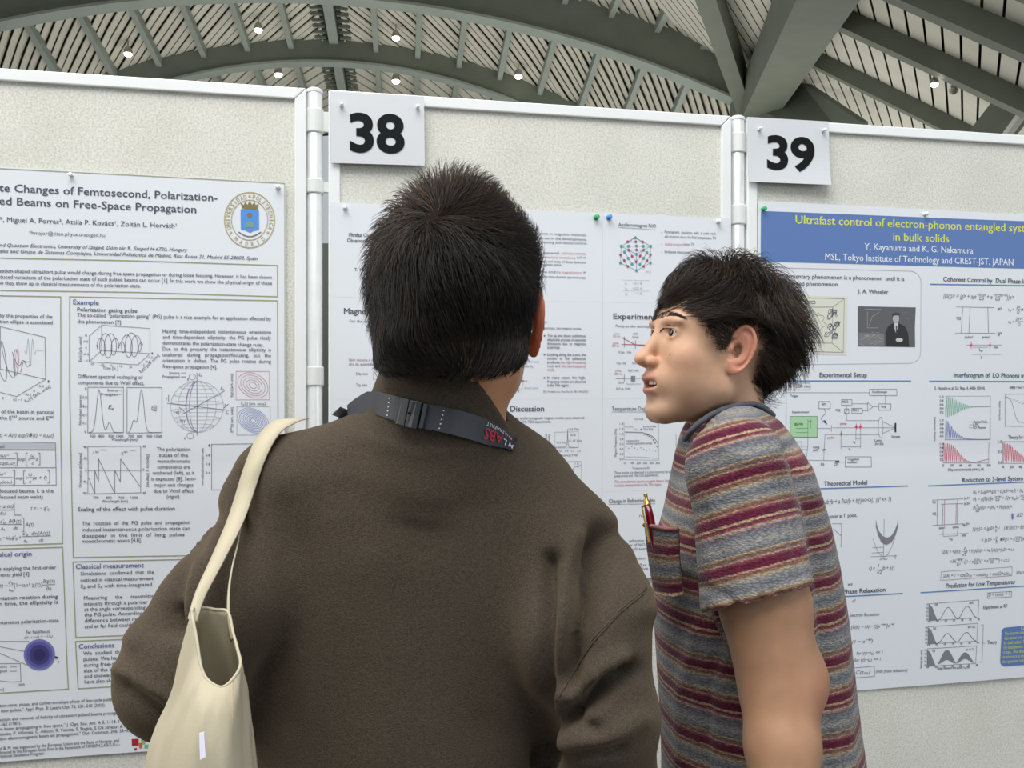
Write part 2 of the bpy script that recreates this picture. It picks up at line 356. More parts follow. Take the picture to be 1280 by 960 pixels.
# ------------------------------------------------------------ number signs
sign_m = mat('sign_paper', srgb(214, 217, 221), .55, noise=(6, .01)); ink = mat('black_ink', srgb(8, 9, 13), .6, spec=.2)
paper = mat('poster_paper', srgb(228, 232, 238), .5, spec=.35)
clear_pin = mat('clear_pin', srgb(235, 238, 240), .1, spec=.8); 
TXT = []
def text_mesh(body, bold=0., italic=0., res=2):
    cu = bpy.data.curves.new('t', 'FONT'); cu.body = body; cu.size = 1.0; cu.offset = bold; cu.shear = italic; cu.resolution_u = res
    o = bpy.data.objects.new('t', cu); COL.objects.link(o); return o
class Print:
    """flat print on a sheet: collects text and line work per part, placed by points of the photograph"""
    def __init__(s, root, off, wave=None): s.root = root; s.off = off; s.jobs = []; s.geo = {}; s.wave = wave
    def w(s, ss, z, extra=0.): return BW(ss, z, s.off+extra+.0002+(s.wave(ss, z) if s.wave else 0))
    def key(s, part, m): return s.geo.setdefault((part, m.name), [[], [], 0, m])
    def put(s, part, m, V, Fc):
        g = s.key(part, m); g[0].append(np.asarray(V).reshape(-1, 3)); g[1] += [tuple(i+g[2] for i in f) for f in Fc]; g[2] += len(V)
    def text(s, part, m, body, x0, y0, x1, y1=None, h=8., bold=0., italic=0., res=2, off=0., ex=0.):
        if bold and not off:      # a heavier face: a few shifted strikes of the same line
            q = bold*h*.75
            for k in (-1, 1): s.text(part, m, body, x0+k*q, y0-k*q*.35, x1+k*q, None if y1 is None else y1-k*q*.35, h, 0., italic, res, 0., .00008*(k+2))
            if bold < .01: return
        a = PB(x0, y0, s.off); 
        if y1 is None: b = (PB(x1, y0, s.off)[0], a[1])
        else: b = PB(x1, y1, s.off)
        hh = h/FPX*(DB/(CP-SP*((x0+x1)/2-640)/FPX))
        s.jobs.append((part, m, text_mesh(body, off, italic, res), a, b, hh, ex))
    def line(s, part, m, pts, wd=.0012, close=False, extra=.0004):
        q = [np.array(PB(x, y, s.off)) for x, y in pts]
        if close: q = q+[q[0]]
        V = []; Fc = []
        for a, b in zip(q[:-1], q[1:]):
            d = b-a; L = np.hypot(*d)
            if L < 1e-6: continue
            n = np.array((-d[1], d[0]))/L*wd/2; e = d/L*wd*.4; m_ = max(1, int(L/.018))
            for t in range(m_):
                a_ = a+d*t/m_-(e if t == 0 else 0); b_ = a+d*(t+1)/m_+(e if t == m_-1 else 0); k = len(V)
                for c in (a_-n, b_-n, b_+n, a_+n): V.append(s.w(c[0], c[1], extra))
                Fc.append((k, k+1, k+2, k+3))
        s.put(part, m, V, Fc)
    def rect(s, part, m, x0, y0, x1, y1, wd=.0012):
        """outline, horizontal on the sheet; y0/y1 are read at x0"""
        z0 = PB(x0, y0, s.off)[1]; z1 = PB(x0, y1, s.off)[1]; f = lambda x, z: (x, 480-(z-EH)*FPX*(CP-SP*(x-640)/FPX)/(DB-s.off))
        s.line(part, m, [f(x0, z0), f(x1, z0), f(x1, z1), f(x0, z1)], wd, True)
    def fill(s, part, m, pts, extra=.0002):
        q = [PB(x, y, s.off) for x, y in pts]; s.put(part, m, [s.w(a, b, extra) for a, b in q], [tuple(range(len(q)))])
    def disc(s, part, m, x, y, r, n=12, extra=.0006, ry=None):
        s.fill(part, m, [(x+r*math.cos(2*math.pi*k/n), y+(ry or r)*math.sin(2*math.pi*k/n)) for k in range(n)], extra)
    def curve(s, part, m, f, t0, t1, n, wd=.0008): s.line(part, m, [f(t0+(t1-t0)*k/n) for k in range(n+1)], wd)
    def finish(s):
        for q in s.jobs: TXT.append((s,)+q)
PRINTS = []
def finish_prints():
    """turn every text curve into flat mesh letters, then build one mesh per printed part"""
    for p in PRINTS: p.finish()
    dg = bpy.context.evaluated_depsgraph_get(); dg.update()
    for s, part, m, o, a, b, hh, ex in TXT:
        me = bpy.data.meshes.new_from_object(o.evaluated_get(dg))
        n = len(me.vertices)
        if n:
            co = np.zeros(n*3); me.vertices.foreach_get('co', co); co = co.reshape(-1, 3)
            x0, x1 = co[:, 0].min(), co[:, 0].max(); a_, b_ = np.array(a), np.array(b); d = b_-a_; L = np.hypot(*d); d /= L; nn = np.array((-d[1], d[0]))
            u = (co[:, 0]-x0)/(x1-x0)*L; v = co[:, 1]/.70*hh
            q = a_+u[:, None]*d+v[:, None]*nn
            V = np.array([s.w(x, z, .0004+ex) for x, z in q])
            s.put(part, m, V, [tuple(f.vertices) for f in me.polygons])
        bpy.data.meshes.remove(me); cu = o.data; bpy.data.objects.remove(o); bpy.data.curves.remove(cu)
    for p in PRINTS:
        for (part, mn), (V, Fc, n, m) in p.geo.items():
            o = mk(part, np.concatenate(V), Fc, m, p.root)
            if len(Fc) > 4 or part == 'diagram': o['kind'] = 'stuff'
def sheet(name, parent, c4, off, m, wave=None, nx=14, ny=14, th=.0006, base=None):
    """c4: tl, tr, br, bl in (s, z)"""
    V = []; nx1 = nx+1
    for lay in (0, 1):
        for j in range(ny+1):
            for i in range(nx+1):
                u, v = i/nx, j/ny
                a = np.array(c4[0])*(1-u)+np.array(c4[1])*u; b = np.array(c4[3])*(1-u)+np.array(c4[2])*u; q = a*(1-v)+b*v
                V.append(BW(q[0], q[1], off-lay*th+(wave(q[0], q[1]) if wave else 0)))
    Nn = nx1*(ny+1); Fc = []
    for j in range(ny):
        for i in range(nx):
            k = j*nx1+i; Fc.append((k, k+nx1, k+nx1+1, k+1)); Fc.append((k+Nn, k+1+Nn, k+nx1+1+Nn, k+nx1+Nn))
    for i in range(nx): Fc.append((i, i+1, i+1+Nn, i+Nn)); k = ny*nx1+i; Fc.append((k, k+Nn, k+1+Nn, k+1))
    for j in range(ny): k = j*nx1; Fc.append((k, k+Nn, k+nx1+Nn, k+nx1)); k += nx; Fc.append((k, k+nx1, k+nx1+Nn, k+Nn))
    return mk(name, V, Fc, m, parent)
def sign(num, x0, y0, x1, y1, xb0, yb0, xb1, yb1, curl, glyph, label, group):
    off = .016
    tl, tr, br, bl = PB(x0, y0, off), PB(x1, y1, off), PB(xb1, yb1, off), PB(xb0, yb0, off)
    r = empty('number_sign', BW((bl[0]+br[0])/2, (bl[1]+br[1])/2, off), PHI, label, 'sign', group)
    w = lambda s, z: curl*max(0., 1-(z-bl[1])/.09)**2*(.4+.6*(s-bl[0])/(br[0]-bl[0]))
    sheet('card', r, (tl, tr, br, bl), off, sign_m, w, 6, 14, .0012)
    p = Print(r, off+.0006, w); PRINTS.append(p)
    p.text('digits', ink, num, *glyph, off=.03, res=8)
def pin(x, y, off, m, label, group, k=1.0):
    s, z = PB(x, y, off); c = BW(s, z, off)
    r = empty('push_pin', c, PHI, label, 'push pin', group)
    mb = MB(); mb.lathe(c, [(.0, .0), (.0055*k, .0005), (.0050*k, .002), (.0028*k, .003), (.0026*k, .008), (.0046*k, .0095), (.0046*k, .0115), (.003*k, .0125), (0, .0126)], 14, BN); mb.build('head', m, r, True)
    mb = MB(); mb.tube([c+BN*.001, c-BN*.006], .0006, 6); mb.build('needle', tube_m, r)
sign('38', 413, 114, 530, 120.5, 414.5, 203.5, 531, 207, 0, (437.5, 188, 506, 190, 45.5), 'white card sign reading 38 pinned to the middle board', 'number signs')
sign('39', 934, 146, 1036, 152, 936, 227.5, 1037, 232, .008, (958.5, 210, 1018, 213.5, 40), 'white card sign reading 39 pinned to the right board', 'number signs')
for x, y, l in ((427, 131.5, 'clear push pin at the top left of the middle board sign'), (522, 134.5, 'clear push pin at the top right of the middle board sign'),
                (949, 161.5, 'clear push pin at the top left of the right board sign'), (1029, 163.5, 'clear push pin at the top right of the right board sign')):
    pin(x, y, .018, clear_pin, l, 'clear push pins', .85)
# ------------------------------------------------------------ poster prints
def flat_m(name, rgb, rough=.6): return mat(name, srgb(*rgb), rough)
K_DK = flat_m('print_dark', (80, 82, 98)); K_MD = flat_m('print_grey', (104, 106, 118)); K_LT = flat_m('print_pale_grey', (168, 172, 180))
K_BL = flat_m('print_blue_heading', (88, 92, 150)); K_OL = flat_m('print_olive_rule', (158, 156, 118)); K_RD = flat_m('print_red', (186, 84, 96))
K_PR = flat_m('print_pale_red', (200, 150, 156)); K_GD = flat_m('print_gold', (186, 172, 124)); K_SB = flat_m('print_shield_blue', (84, 146, 222))
K_BK = flat_m('print_black', (40, 42, 50)); K_PB = flat_m('print_line_blue', (96, 112, 190)); K_LB = flat_m('print_rule_blue', (92, 136, 190))
K_BN = flat_m('print_banner_blue', (92, 124, 182)); K_YL = flat_m('print_banner_yellow', (222, 226, 92)); K_WH = flat_m('print_banner_white', (236, 240, 246))
K_GN = flat_m('print_green', (110, 190, 150)); K_GP = flat_m('print_green_panel', (170, 216, 168)); K_TL = flat_m('print_teal', (84, 156, 172)); K_CR = flat_m('print_crimson', (170, 70, 110))
K_CM = flat_m('print_cream', (222, 222, 208)); K_GR = flat_m('print_mid_grey', (128, 130, 136)); K_PK = flat_m('print_pink', (214, 60, 90))
K_D1 = flat_m('print_disc_outer', (120, 120, 182)); K_D2 = flat_m('print_disc_middle', (90, 88, 158)); K_D3 = flat_m('print_disc_inner', (62, 58, 122)); K_D4 = flat_m('print_disc_core', (44, 40, 92))
def wave37(s, z): return .0016*math.sin(s*7.1+z*2.3)+.0012*math.sin(z*9.3-s*3)-.0010*math.exp(-((z-PB(100, 587)[1])/.03)**2)+.003
def wave38(s, z): return .0008*math.sin(s*11+z*5)+.0006*math.sin(z*13)
def wave39(s, z): return .0014*math.sin(s*8.1+z*3)+.0012*math.sin(z*8+s*4)-.0010*math.exp(-((z-PB(1100, 566)[1])/.03)**2)+.003
# ---- left poster
rt = PB(357.5, 229.5, .003); rb = PB(357.5, 926, .003); w37 = .86
lt = (rt[0]-w37, rt[1]+.012); lb = (rb[0]-w37, rb[1]+.006)
g37 = empty('science_poster', BW((lt[0]+rt[0])/2, lb[1], .004), PHI, 'large poster with a round gold and blue crest on the left pin board', 'poster', 'posters pinned to the boards')
sheet('paper_sheet', g37, (lt, rt, rb, lb), .003, paper, wave37, 40, 60, .0005)
p = Print(g37, .0031, wave37); PRINTS.append(p)
def m37(y): return float(np.interp(y, (92, 222, 587, 945), (.067, .049, 0, -.072)))
def T7(part, m, b, x0, y0, x1, h=4.6, bold=0., it=0., y1=None): p.text(part, m, b, x0, y0, x1, y0+m37(y0)*(x1-x0) if y1 is None else y1, h, bold, it)
B = .018
T7('title', K_DK, 'te Changes of Femtosecond, Polarization-', 0, 239.7, 272, 9.6, .03, 0, 252)
T7('title', K_DK, 'ed Beams on Free-Space Propagation', 0, 256, 245.6, 9.6, .03, 0, 266.8)
T7('author_line', K_DK, '*, Miguel A. Porras², Attila P. Kovács¹, Zoltán L. Horváth¹', 0, 277.3, 221, 6.0, .008, 0, 285.5)
T7('author_line', K_MD, '*hmajor@titan.physx.u-szeged.hu', 37, 293.3, 132, 4.6, 0, 0, 296.8)
T7('author_line', K_DK, 'nd Quantum Electronics, University of Szeged, Dóm tér 9., Szeged H-6720, Hungary', 0, 308.4, 235, 4.4, .004, .3, 314.6)
T7('author_line', K_DK, 'ales and Grupo de Sistemas Complejos, Universidad Politécnica de Madrid, Rios Rosas 21, Madrid ES-28003, Spain', 0, 315.8, 322, 4.4, .004, .3, 325.2)
def boxl(pts, close=False, m=K_OL, wd=.0018, part='frame_rule'): p.line(part, m, pts, wd, close)
boxl([(-120, 205), (0, 211.2), (180, 220.5), (356, 229.6), (356.5, 600), (358, 925)], wd=.0014)
boxl([(-100, 318), (0, 322.6), (160, 326), (347, 332), (347, 371), (170, 365.5), (0, 363), (-100, 360)])
for b, x1, y, e in (('zation-shaped ultrashort pulse would change during free-space propagation or during loose focusing. However, it has been shown', 340, 340.6, 348.8),
                    ('duced variations of the polarization state of such pulsed beams can occur [1]. In this work we show the physical origin of these', 340, 348.2, 356.2),
                    ('w they show up in classical measurements of the polarization state.', 176.5, 355.8, 359.6)):
    T7('body_text', K_DK, b, 0, y, x1, 4.6, .002, 0, e)
boxl([(-100, 366), (0, 369.6), (76.3, 371), (76.5, 530), (78.7, 679), (0, 681.5), (-100, 688)])
boxl([(-100, 690), (0, 686), (78.6, 683.6), (83.9, 830), (85.6, 861), (0, 866), (-100, 875)])
boxl([(87.5, 371), (347, 376), (348, 560), (350, 692), (92, 696.5), (90, 600), (87.5, 480)], True)
boxl([(91.5, 702), (351, 696), (355, 786), (94.8, 796.5)], True)
boxl([(94.5, 801.5), (355, 790), (357, 845), (97.8, 860.5)], True)
for b, y in (('by the properties of the', 396.4), ('tion ellipse is associated', 403.8)): T7('body_text', K_DK, b, 0, y, 66, 4.6, .002)
# 3-D plot in the left column
D = lambda *a, m=K_MD, wd=.0009, c=False: p.line('diagram', m, a, wd, c)
D((0, 408), (56.5, 421.5), (57.5, 474), (21, 495.6), (0, 490)); D((57.5, 474), (0, 461)); D((.5, 408), (.5, 461))
p.curve('diagram', K_DK, lambda t: (16*t+5*math.sin(9*t)*math.exp(-((t-.5)/.8)**2)*1.3, 452+26*math.exp(-((t-.35)/.9)**2)*math.sin(9*t+.6)), -.2, 2.4, 80, .0008)
p.curve('diagram', K_CR, lambda t: (20+3*math.sin(t), 453-18*math.cos(t)*.9), 0, 6.3, 24, .0007); p.curve('diagram', K_PR, lambda t: (22+2*math.sin(t), 448-12*math.cos(t)), 0, 6.3, 24, .0007)
p.curve('diagram', K_DK, lambda t: (26+t*13, 456+9*math.exp(-t*2.2)*math.cos(9*t)), 0, 1, 20, .0008)
p.curve('diagram', K_LT, lambda t: (31+t*24, 438+20*math.exp(-((t-.3)/.2)**2)*math.sin(26*t)), 0, 1, 60, .0007)
for b, x, y in (('5', 3, 499), ('10 −1', 17, 501), ('−0.5', 31, 494.5), ('0', 42, 490), ('0.5', 49, 484), ('1', 60, 478)): T7('axis_label', K_MD, b, x, y, x+2.1*len(b), 2.8)
p.text('axis_label', K_DK, 'Eₓ(t) [arb. units]', 33, 503, 64, 484, 3.6)
for b, x0, y in (('of the beam in paraxial', 2, 516.4), ('the E⁽ˢ⁾ source and E⁽ᵖ⁾', 0, 524.2)): T7('body_text', K_DK, b, x0, y, 68, 4.6, .002)
T7('equation', K_MD, 't) = A(t) exp[iΦ(t) − iω₀t]', 0, 546, 68, 5.0, 0, .25)
p.fill('table_header', flat_m('print_table_header', (190, 194, 202)), [(-60, 552.6), (70, 553.4), (70, 561.8), (-60, 561)])
for q in ([(-60, 552.6), (70, 553.4), (70.8, 606), (-60, 607)], [(-60, 561.4), (70, 562)], [(-60, 584.5), (70, 584.3)]): D(*q, m=K_GR, wd=.0011)
T7('axis_label', K_DK, 'ed', 0, 560, 6, 4.6, .02)
for b, x0, x1, y, h in (('iωr²', 0, 11.5, 571, 4), ('cq(z,ω)', 0, 19, 580.5, 4), ('exp', 23, 32, 575.5, 4.2), ('i', 36, 37.5, 575.5, 4.2), ('ω', 39, 43.5, 571, 4), ('c', 40, 43, 580.5, 4), ('z', 45, 48, 575.5, 4.2),
                        ('ωr²', 0, 7, 594, 4), ('₀(z,ω)', 0, 15.5, 604, 4), ('exp', 20, 29, 599, 4.2), ('i', 33, 34.5, 599, 4.2), ('ω', 36, 40.5, 594.5, 4), ('c', 37, 40, 603.5, 4), ('(z + f)', 41.5, 59, 599, 4.6),
                        ('r,z,ω)', 0, 17.5, 634.5, 4.4), ('dω', 0, 8, 643, 4.2), ('τ = t − φ′₀', 39, 62, 637.4, 4.8), ('a′₀  ∂Φ(τ)', 1, 27, 653.4, 4.4), ('aₛ     dt', 2, 23, 662, 4.4), ('A(τ)', 32, 43, 657.4, 4.6),
                        ('₀ − ω₀φ′₀ + ', 0, 27, 674, 4.8), ('a′₀  dln[A(τ)]', 29, 63, 668.6, 4.4), ('aₛ       dt', 30, 55, 677.4, 4.4)):
    T7('equation', K_MD, b, x0, y, x1, h, 0, .2)
for q in ([(0, 573.2), (20, 573.2)], [(38, 573), (44.5, 573)], [(0, 596.6), (17, 596.6)], [(35, 596.6), (41, 596.6)], [(0, 637), (17.5, 637)], [(1, 655), (28, 655)], [(29, 670.4), (64, 669.4)],
          [(19.5, 566), (22, 566), (22, 582), (19.5, 582)], [(35, 566), (33, 566), (33, 582), (35, 582)], [(48.5, 566), (50.5, 566), (50.5, 581), (48.5, 581)],
          [(17, 588), (19, 588), (19, 605), (17, 605)], [(32, 588.5), (30, 588.5), (30, 604), (32, 604)], [(60, 588.5), (62.5, 588.5), (62.5, 603.5), (60, 603.5)], [(18.5, 627), (18.5, 643.5), (27, 643.5)], [(28, 647), (30.5, 647), (30.5, 664), (28, 664)]):
    D(*q, wd=.0010)
for b, x1, y in (('focused beams, L is the', 67.5, 615.6), ('focused beam waist)', 54, 623)): T7('body_text', K_DK, b, 0, y, x1, 4.6, .002)
T7('heading', K_BL, 'sical origin', 0, 695.4, 40, 6.0, .02)
for b, x1, y, bo in (('s applying the first-order', 70.5, 712.6, 0), ('nents yield [4]:', 38, 720.2, 0), ('ntation rotation during', 72.5, 749.6, B), ('n time, the ellipticity is', 72.5, 756.6, B), ('ntaneous polarization-state', 73.5, 780, 0)):
    T7('body_text', K_DK, b, 0, y, x1, 4.6, .002+bo)
T7('equation', K_MD, 'τ) −', 0, 734, 10, 4.6, 0, .2); T7('equation', K_MD, 'a′₀', 11, 729.5, 17, 4.2); T7('equation', K_MD, 'aₛ', 11.5, 738.5, 17, 4.2); T7('equation', K_MD, '[1−tan² χ(τ)]', 18, 733.4, 53, 4.6)
T7('equation', K_MD, '∂φ(τ)', 54, 728.4, 69, 4.4); T7('equation', K_MD, '∂t', 58, 737.6, 65, 4.4); D((11, 732), (17, 731.8)); D((53.5, 731), (69, 730.2))
T7('body_text', K_MD, 'Far field/focus', 33, 791.8, 62, 3.8, .01); T7('body_text', K_MD, 'z(r, z, ω) = −1/ω', 30, 798, 66, 3.6, 0, .2)
for r_, m_ in ((19.6, K_D1), (16.5, K_D2), (12.5, K_D3), (7.5, K_D4)): p.disc('diagram', m_, 49.4, 818.3, r_, 32, .0003+.00015*(20-r_)/5)
for q in ([(0, 801.4), (36, 801.4)], [(0, 808), (70, 821.3)], [(0, 816), (34, 831)], [(0, 829.3), (25.5, 829), (26.5, 851.5), (14, 852), (0, 850.5)]): D(*q)
p.fill('diagram', K_BK, [(69.5, 819.6), (74, 821.6), (69.3, 823.2)], .001)
for b, x0, x1, y in (('ource', 0, 9, 834.6), ('gated', 0, 9, 840), ('1000', 22.5, 31, 857.6), ('m]', 0, 5, 863), ('z', 72, 74, 828)): T7('axis_label', K_DK, b, x0, y, x1, 3.4)
D((13, 833.4), (21, 833.2)); D((13, 838.8), (21, 838.6))
for b, x0, x1, y, e in (('tion-state, phase, and carrier-envelope phase of few-cycle pulsed beams', 0, 158, 883.4, 874.2), ('laser pulses,” Appl. Phys. B: Lasers Opt. 76, 531–540 (2003).', 2, 132, 889.6, 882.4),
                        ('action and reversal of helicity of ultrashort pulsed beams propagating in', 0, 160, 900.8, 891.2), ('-365 (1987).', 0, 27, 906.6, 905),
                        ('m beam propagating in free space,” J. Opt. Soc. Am. A 5, 1118–1126 (1988).', 0, 176, 912.6, 901), ('tienzo, P. Villoresi, C. Altucci, R. Velotta, S. Stagira, S. De Silvestri & M. Nisoli,', 0, 176, 918.8, 907.4),
                        ('tion electromagnetic beam on propagation,” Opt. Commun. 246, 35–43 (2005).', 0, 180, 924.6, 912.8), ('of B. M. was supported by the European Union and the State of Hungary, and', 0, 149, 936.6, 926.4),
                        ('financed by the European Social Fund in the framework of TÁMOP 4.2.4.A/2-11-1-', 0, 150, 941.6, 931.2), ('National Excellence Program’.', 0, 57, 946.2, 942.4)):
    T7('reference_text', K_DK, b, x0, y, x1, 3.9, .002, 0, e)
for c_, q in ((flat_m('print_logo_red', (176, 24, 44)), [(165, 923), (173.5, 922.4), (174, 930.8), (165.4, 931.4)]), (flat_m('print_logo_orange', (196, 110, 50)), [(174.3, 928), (178, 927.7), (178.2, 934), (174.5, 934.3)]),
              (flat_m('print_logo_green', (150, 180, 110)), [(176, 924), (182, 923.4), (182, 929), (178.4, 929.2)]), (flat_m('print_logo_red', (176, 24, 44)), [(168, 934.6), (171.4, 934), (171.6, 936.4), (168.2, 937)]), (K_GN, [(181, 930), (186, 929.6), (186, 934), (181, 934.4)])):
    p.fill('emblem', c_, q, .0006)
# right column
T7('heading', K_BL, 'Example', 92, 380.4, 124, 6.0, .02)
T7('body_text', K_DK, 'Polarization gating pulse', 97, 389, 172, 4.9, B)
T7('body_text', K_DK, 'The so-called “polarization gating” (PG) pulse is a nice example for an application affected by', 97, 396, 339, 4.6, .002, 0, 400.8)
T7('body_text', K_DK, 'this phenomenon [7].', 97, 403.8, 153, 4.6, .002)
for b, y in (('Having  time-independent  instantaneous  orientation', 416.2), ('and  time-dependent  ellipticity,  the  PG  pulse  nicely', 423.4), ('Due  to  this  property  the  instantaneous  ellipticity  is', 438.2), ('unaltered   during   propagation/focusing,   but   the', 445.4), ('orientation  is  shifted.  The  PG  pulse  rotates  during', 452.6)):
    T7('body_text', K_DK, b, 204, y, 339, 4.6, .002, 0, y+1.2)
T7('body_text', K_DK, 'demonstrates the polarization-state change rules.', 204, 430.6, 330, 4.6, .002); T7('body_text', K_DK, 'free-space propagation [4].', 204, 459.8, 272, 4.6, .002)
D((112, 420), (127.5, 406.6), (188, 410.6), (188, 442), (127.5, 438), (112, 452), (112, 420), m=K_GR); D((127.5, 406.6), (127.5, 438), m=K_GR); D((112, 452), (173, 456), (188, 442), m=K_GR)
p.curve('diagram', K_DK, lambda t: (121+58*t+6.5*abs(math.sin(math.pi*2*t))*math.cos(56*t), 431.6+15.5*abs(math.sin(math.pi*2*t))**.8*math.sin(56*t)), 0, 1, 230, .0008)
for b, x, y in (('1', 107, 420.5), ('0.5', 105, 428), ('0', 107, 436), ('-0.5', 104, 444), ('-1', 106, 452), ('-20', 113, 456), ('-10', 125, 457), ('0', 139, 458), ('10', 150, 459), ('20', 162, 460), ('-1', 177, 457), ('-0.5', 181, 453), ('0.5', 186, 448), ('1', 190, 443)):
    T7('axis_label', K_MD, b, x, y, x+1.9*len(b), 2.6)
T7('axis_label', K_DK, 'Time [fs ]', 129, 461.8, 148, 3.8); p.text('axis_label', K_DK, 'Ey(t) [arb. units]', 102.5, 452, 102.6, 421, 3.4); p.text('axis_label', K_DK, 'Eₓ(t) [arb. units]', 177, 466, 200, 445, 3.6)
T7('body_text', K_DK, 'Different spectral reshaping of', 98, 472.4, 179, 4.6, .002); T7('body_text', K_DK, 'components due to Wolf effect.', 98, 480, 181, 4.6, .002)
def plotbox(x0, y0, x1, y1, m=K_MD, part='diagram', pr=None): (pr or p).rect(part, m, x0, y0, x1, y1, .0009)
plotbox(110.5, 484, 155, 541); plotbox(159.5, 484.3, 203, 541)
for c_, c2_, a2_, x0, x1 in ((124.5, 137.5, 13, 112, 154), (177.5, 168, 15, 161, 202)):
    p.curve('diagram', K_DK, lambda t: (x0+(x1-x0)*t, 540.3-53*math.exp(-((x0+(x1-x0)*t-c_)/4.4)**2)-a2_*math.exp(-((x0+(x1-x0)*t-c2_)/3.4)**2)), 0, 1, 50, .0008)
for b, x0, x1, y in (('Source', 135, 148, 489), ('Propagated', 127, 148, 494), ('Wavelength [nm]', 140, 172, 550.5), ('700', 113, 120, 546.5), ('800', 124, 131, 546.5), ('900', 136, 143, 546.5), ('1000', 146, 155, 546.5), ('700', 161, 168, 546.5), ('800', 172, 179, 546.5), ('900', 184, 191, 546.5), ('1000', 194, 203, 546.5), ('0', 106.5, 108.5, 541), ('0.2', 104, 109, 530), ('0.4', 104, 109, 520), ('0.6', 104, 109, 509), ('0.8', 104, 109, 498), ('1', 107, 108.5, 487),
                     ('Source', 212, 225, 467.4), ('Propagated', 204, 225, 472)):
    T7('axis_label', K_DK, b, x0, y, x1, 3.2, .004)
D((149, 487.6), (153, 487.7), m=K_RD); D((149, 492.6), (153, 492.7), m=K_DK); D((227, 466), (233, 466), m=K_RD); D((227, 471), (233, 471), m=K_BK)
p.text('axis_label', K_DK, 'Normalised spectrum', 102.4, 531, 102.6, 494, 3.2)
T7('axis_label', K_DK, 'Eₓ', 136, 511, 143, 5, 0, .2); T7('axis_label', K_DK, 'Eᵧ', 190, 512, 197, 5, 0, .2)
for k in (1, .72, .4): p.curve('diagram', K_LT, lambda t: (247+33*k*math.sin(t), 508+32*math.cos(t)), 0, 6.284, 40, .0007)
for k in (-.75, -.45, -.15, .15, .45, .75):
    w_ = 33*math.sqrt(1-k*k); p.curve('diagram', K_LT, lambda t: (247+w_*math.sin(t), 508+32*k+2.5*math.cos(t)), 0, 6.284, 24, .0006)
for q in ([(246.8, 466), (247, 544)], [(210, 504), (287, 512.6)], [(228, 518), (281, 488.6)]): D(*q, m=K_DK)
p.curve('diagram', K_CR, lambda t: (247-14*math.sin(t), 508-31*math.cos(t)), 0, 3.14, 24, .001); p.curve('diagram', K_PB, lambda t: (247-9.5*math.sin(t), 508-31*math.cos(t)), 0, 3.14, 24, .001)
p.curve('diagram', K_DK, lambda t: (241+4*math.sin(t), 471+3.8*math.cos(t)), 0, 6.3, 16, .0007); p.curve('diagram', K_DK, lambda t: (238.5+4*math.sin(t), 544.5+3.8*math.cos(t)), 0, 6.3, 16, .0007)
for b, x, y in (('S₃', 248.5, 470), ('S₂', 276, 487), ('S₁', 282, 517.5), ('−45°', 218, 517), ('1.75τ', 222, 528), ('y', 208, 499), ('x', 281, 507), ('R', 234.5, 476), ('L', 231, 549)): T7('axis_label', K_DK, b, x, y, x+2.1*len(b), 3.4, 0, .2)
for q in ([(211.5, 494), (211.5, 501.5)], [(280, 510), (286, 505)], [(225, 509), (231, 514)]): D(*q, m=K_BK)
def ell(cx, cy, a, b, th, m, part='diagram', n=30, wd=.0007, pr=None): (pr or p).curve(part, m, lambda t: (cx+a*math.cos(t)*math.cos(th)-b*math.sin(t)*math.sin(th), cy+a*math.cos(t)*math.sin(th)+b*math.sin(t)*math.cos(th)), 0, 6.284, n, wd)
plotbox(295.5, 464, 337, 499.5, K_PR); plotbox(296.5, 508, 338, 543.5, K_LT)
for k in range(5): ell(316.5, 481.5, 20*(1-k*.19), 14.5*(1-k*.19), .5, K_RD)
for k in range(8): ell(317, 525.5, 20.5*(1-k*.12), 14*(1-k*.12), .5, K_PB)
T7('axis_label', K_DK, 'Eₓ(t) [arb. units]', 302, 506, 332, 3.4); p.text('axis_label', K_DK, 'Ey(t) [arb. units]', 291.6, 496, 291.7, 467, 3.2); p.text('axis_label', K_DK, 'E⁽ᵖ⁾(t) [arb. units]', 291.8, 540, 291.9, 509, 3.2)
plotbox(110.5, 558, 176.5, 617)
D((111.3, 597), (119, 616.4), (119.2, 588), (123.6, 602), (124, 573.5), (144, 616.4), (144.3, 588), (151, 602), (151.4, 573.5), (176, 608), m=K_DK); D((110.5, 588), (176.5, 588), m=K_LT)
for b, x0, x1, y in (('90', 105, 109, 560), ('45', 105, 109, 574), ('0', 107, 109, 589), ('-45', 103.5, 109, 603), ('-90', 103.5, 109, 617.5), ('40', 179, 183, 559), ('0', 179, 181, 588), ('-40', 178, 183, 617), ('700', 117, 124, 623), ('800', 133, 140, 623), ('900', 149, 156, 623), ('1000', 164, 173, 623), ('Wavelength [nm]', 128, 160, 627.4), ('ψ⁽ᵖ⁾', 116, 124, 567), ('χ⁽ᵖ⁾', 152, 160, 567)):
    T7('axis_label', K_DK, b, x0, y, x1, 3.0, .004)
p.text('axis_label', K_DK, 'Orientation φ [degree]', 102.5, 609, 102.7, 566, 3.3); p.text('axis_label', K_DK, 'Ellipticity χ [degree]', 184, 567, 184.2, 608, 3.3)
D((126, 562), (134, 562)); D((163, 563), (170, 563), m=K_LT)
for b, w_, y in (('The polarization', 42, 563.2), ('states of the', 36, 570.6), ('monochromatic', 40, 578), ('components are', 41, 585.4), ('unaltered (left), as it', 52, 592.8), ('is expected [8]. Semi-', 56, 600.2), ('major axis changes', 49, 607.8), ('due to Wolf effect', 50, 615.4), ('(right).', 17, 622.4)):
    T7('body_text', K_DK, b, 217.5-w_/2, y, 217.5+w_/2, 4.6, .002)
plotbox(265, 555, 340, 612); p.text('axis_label', K_DK, 'normalised semi-major axis', 255, 606, 255.2, 560, 3.2)
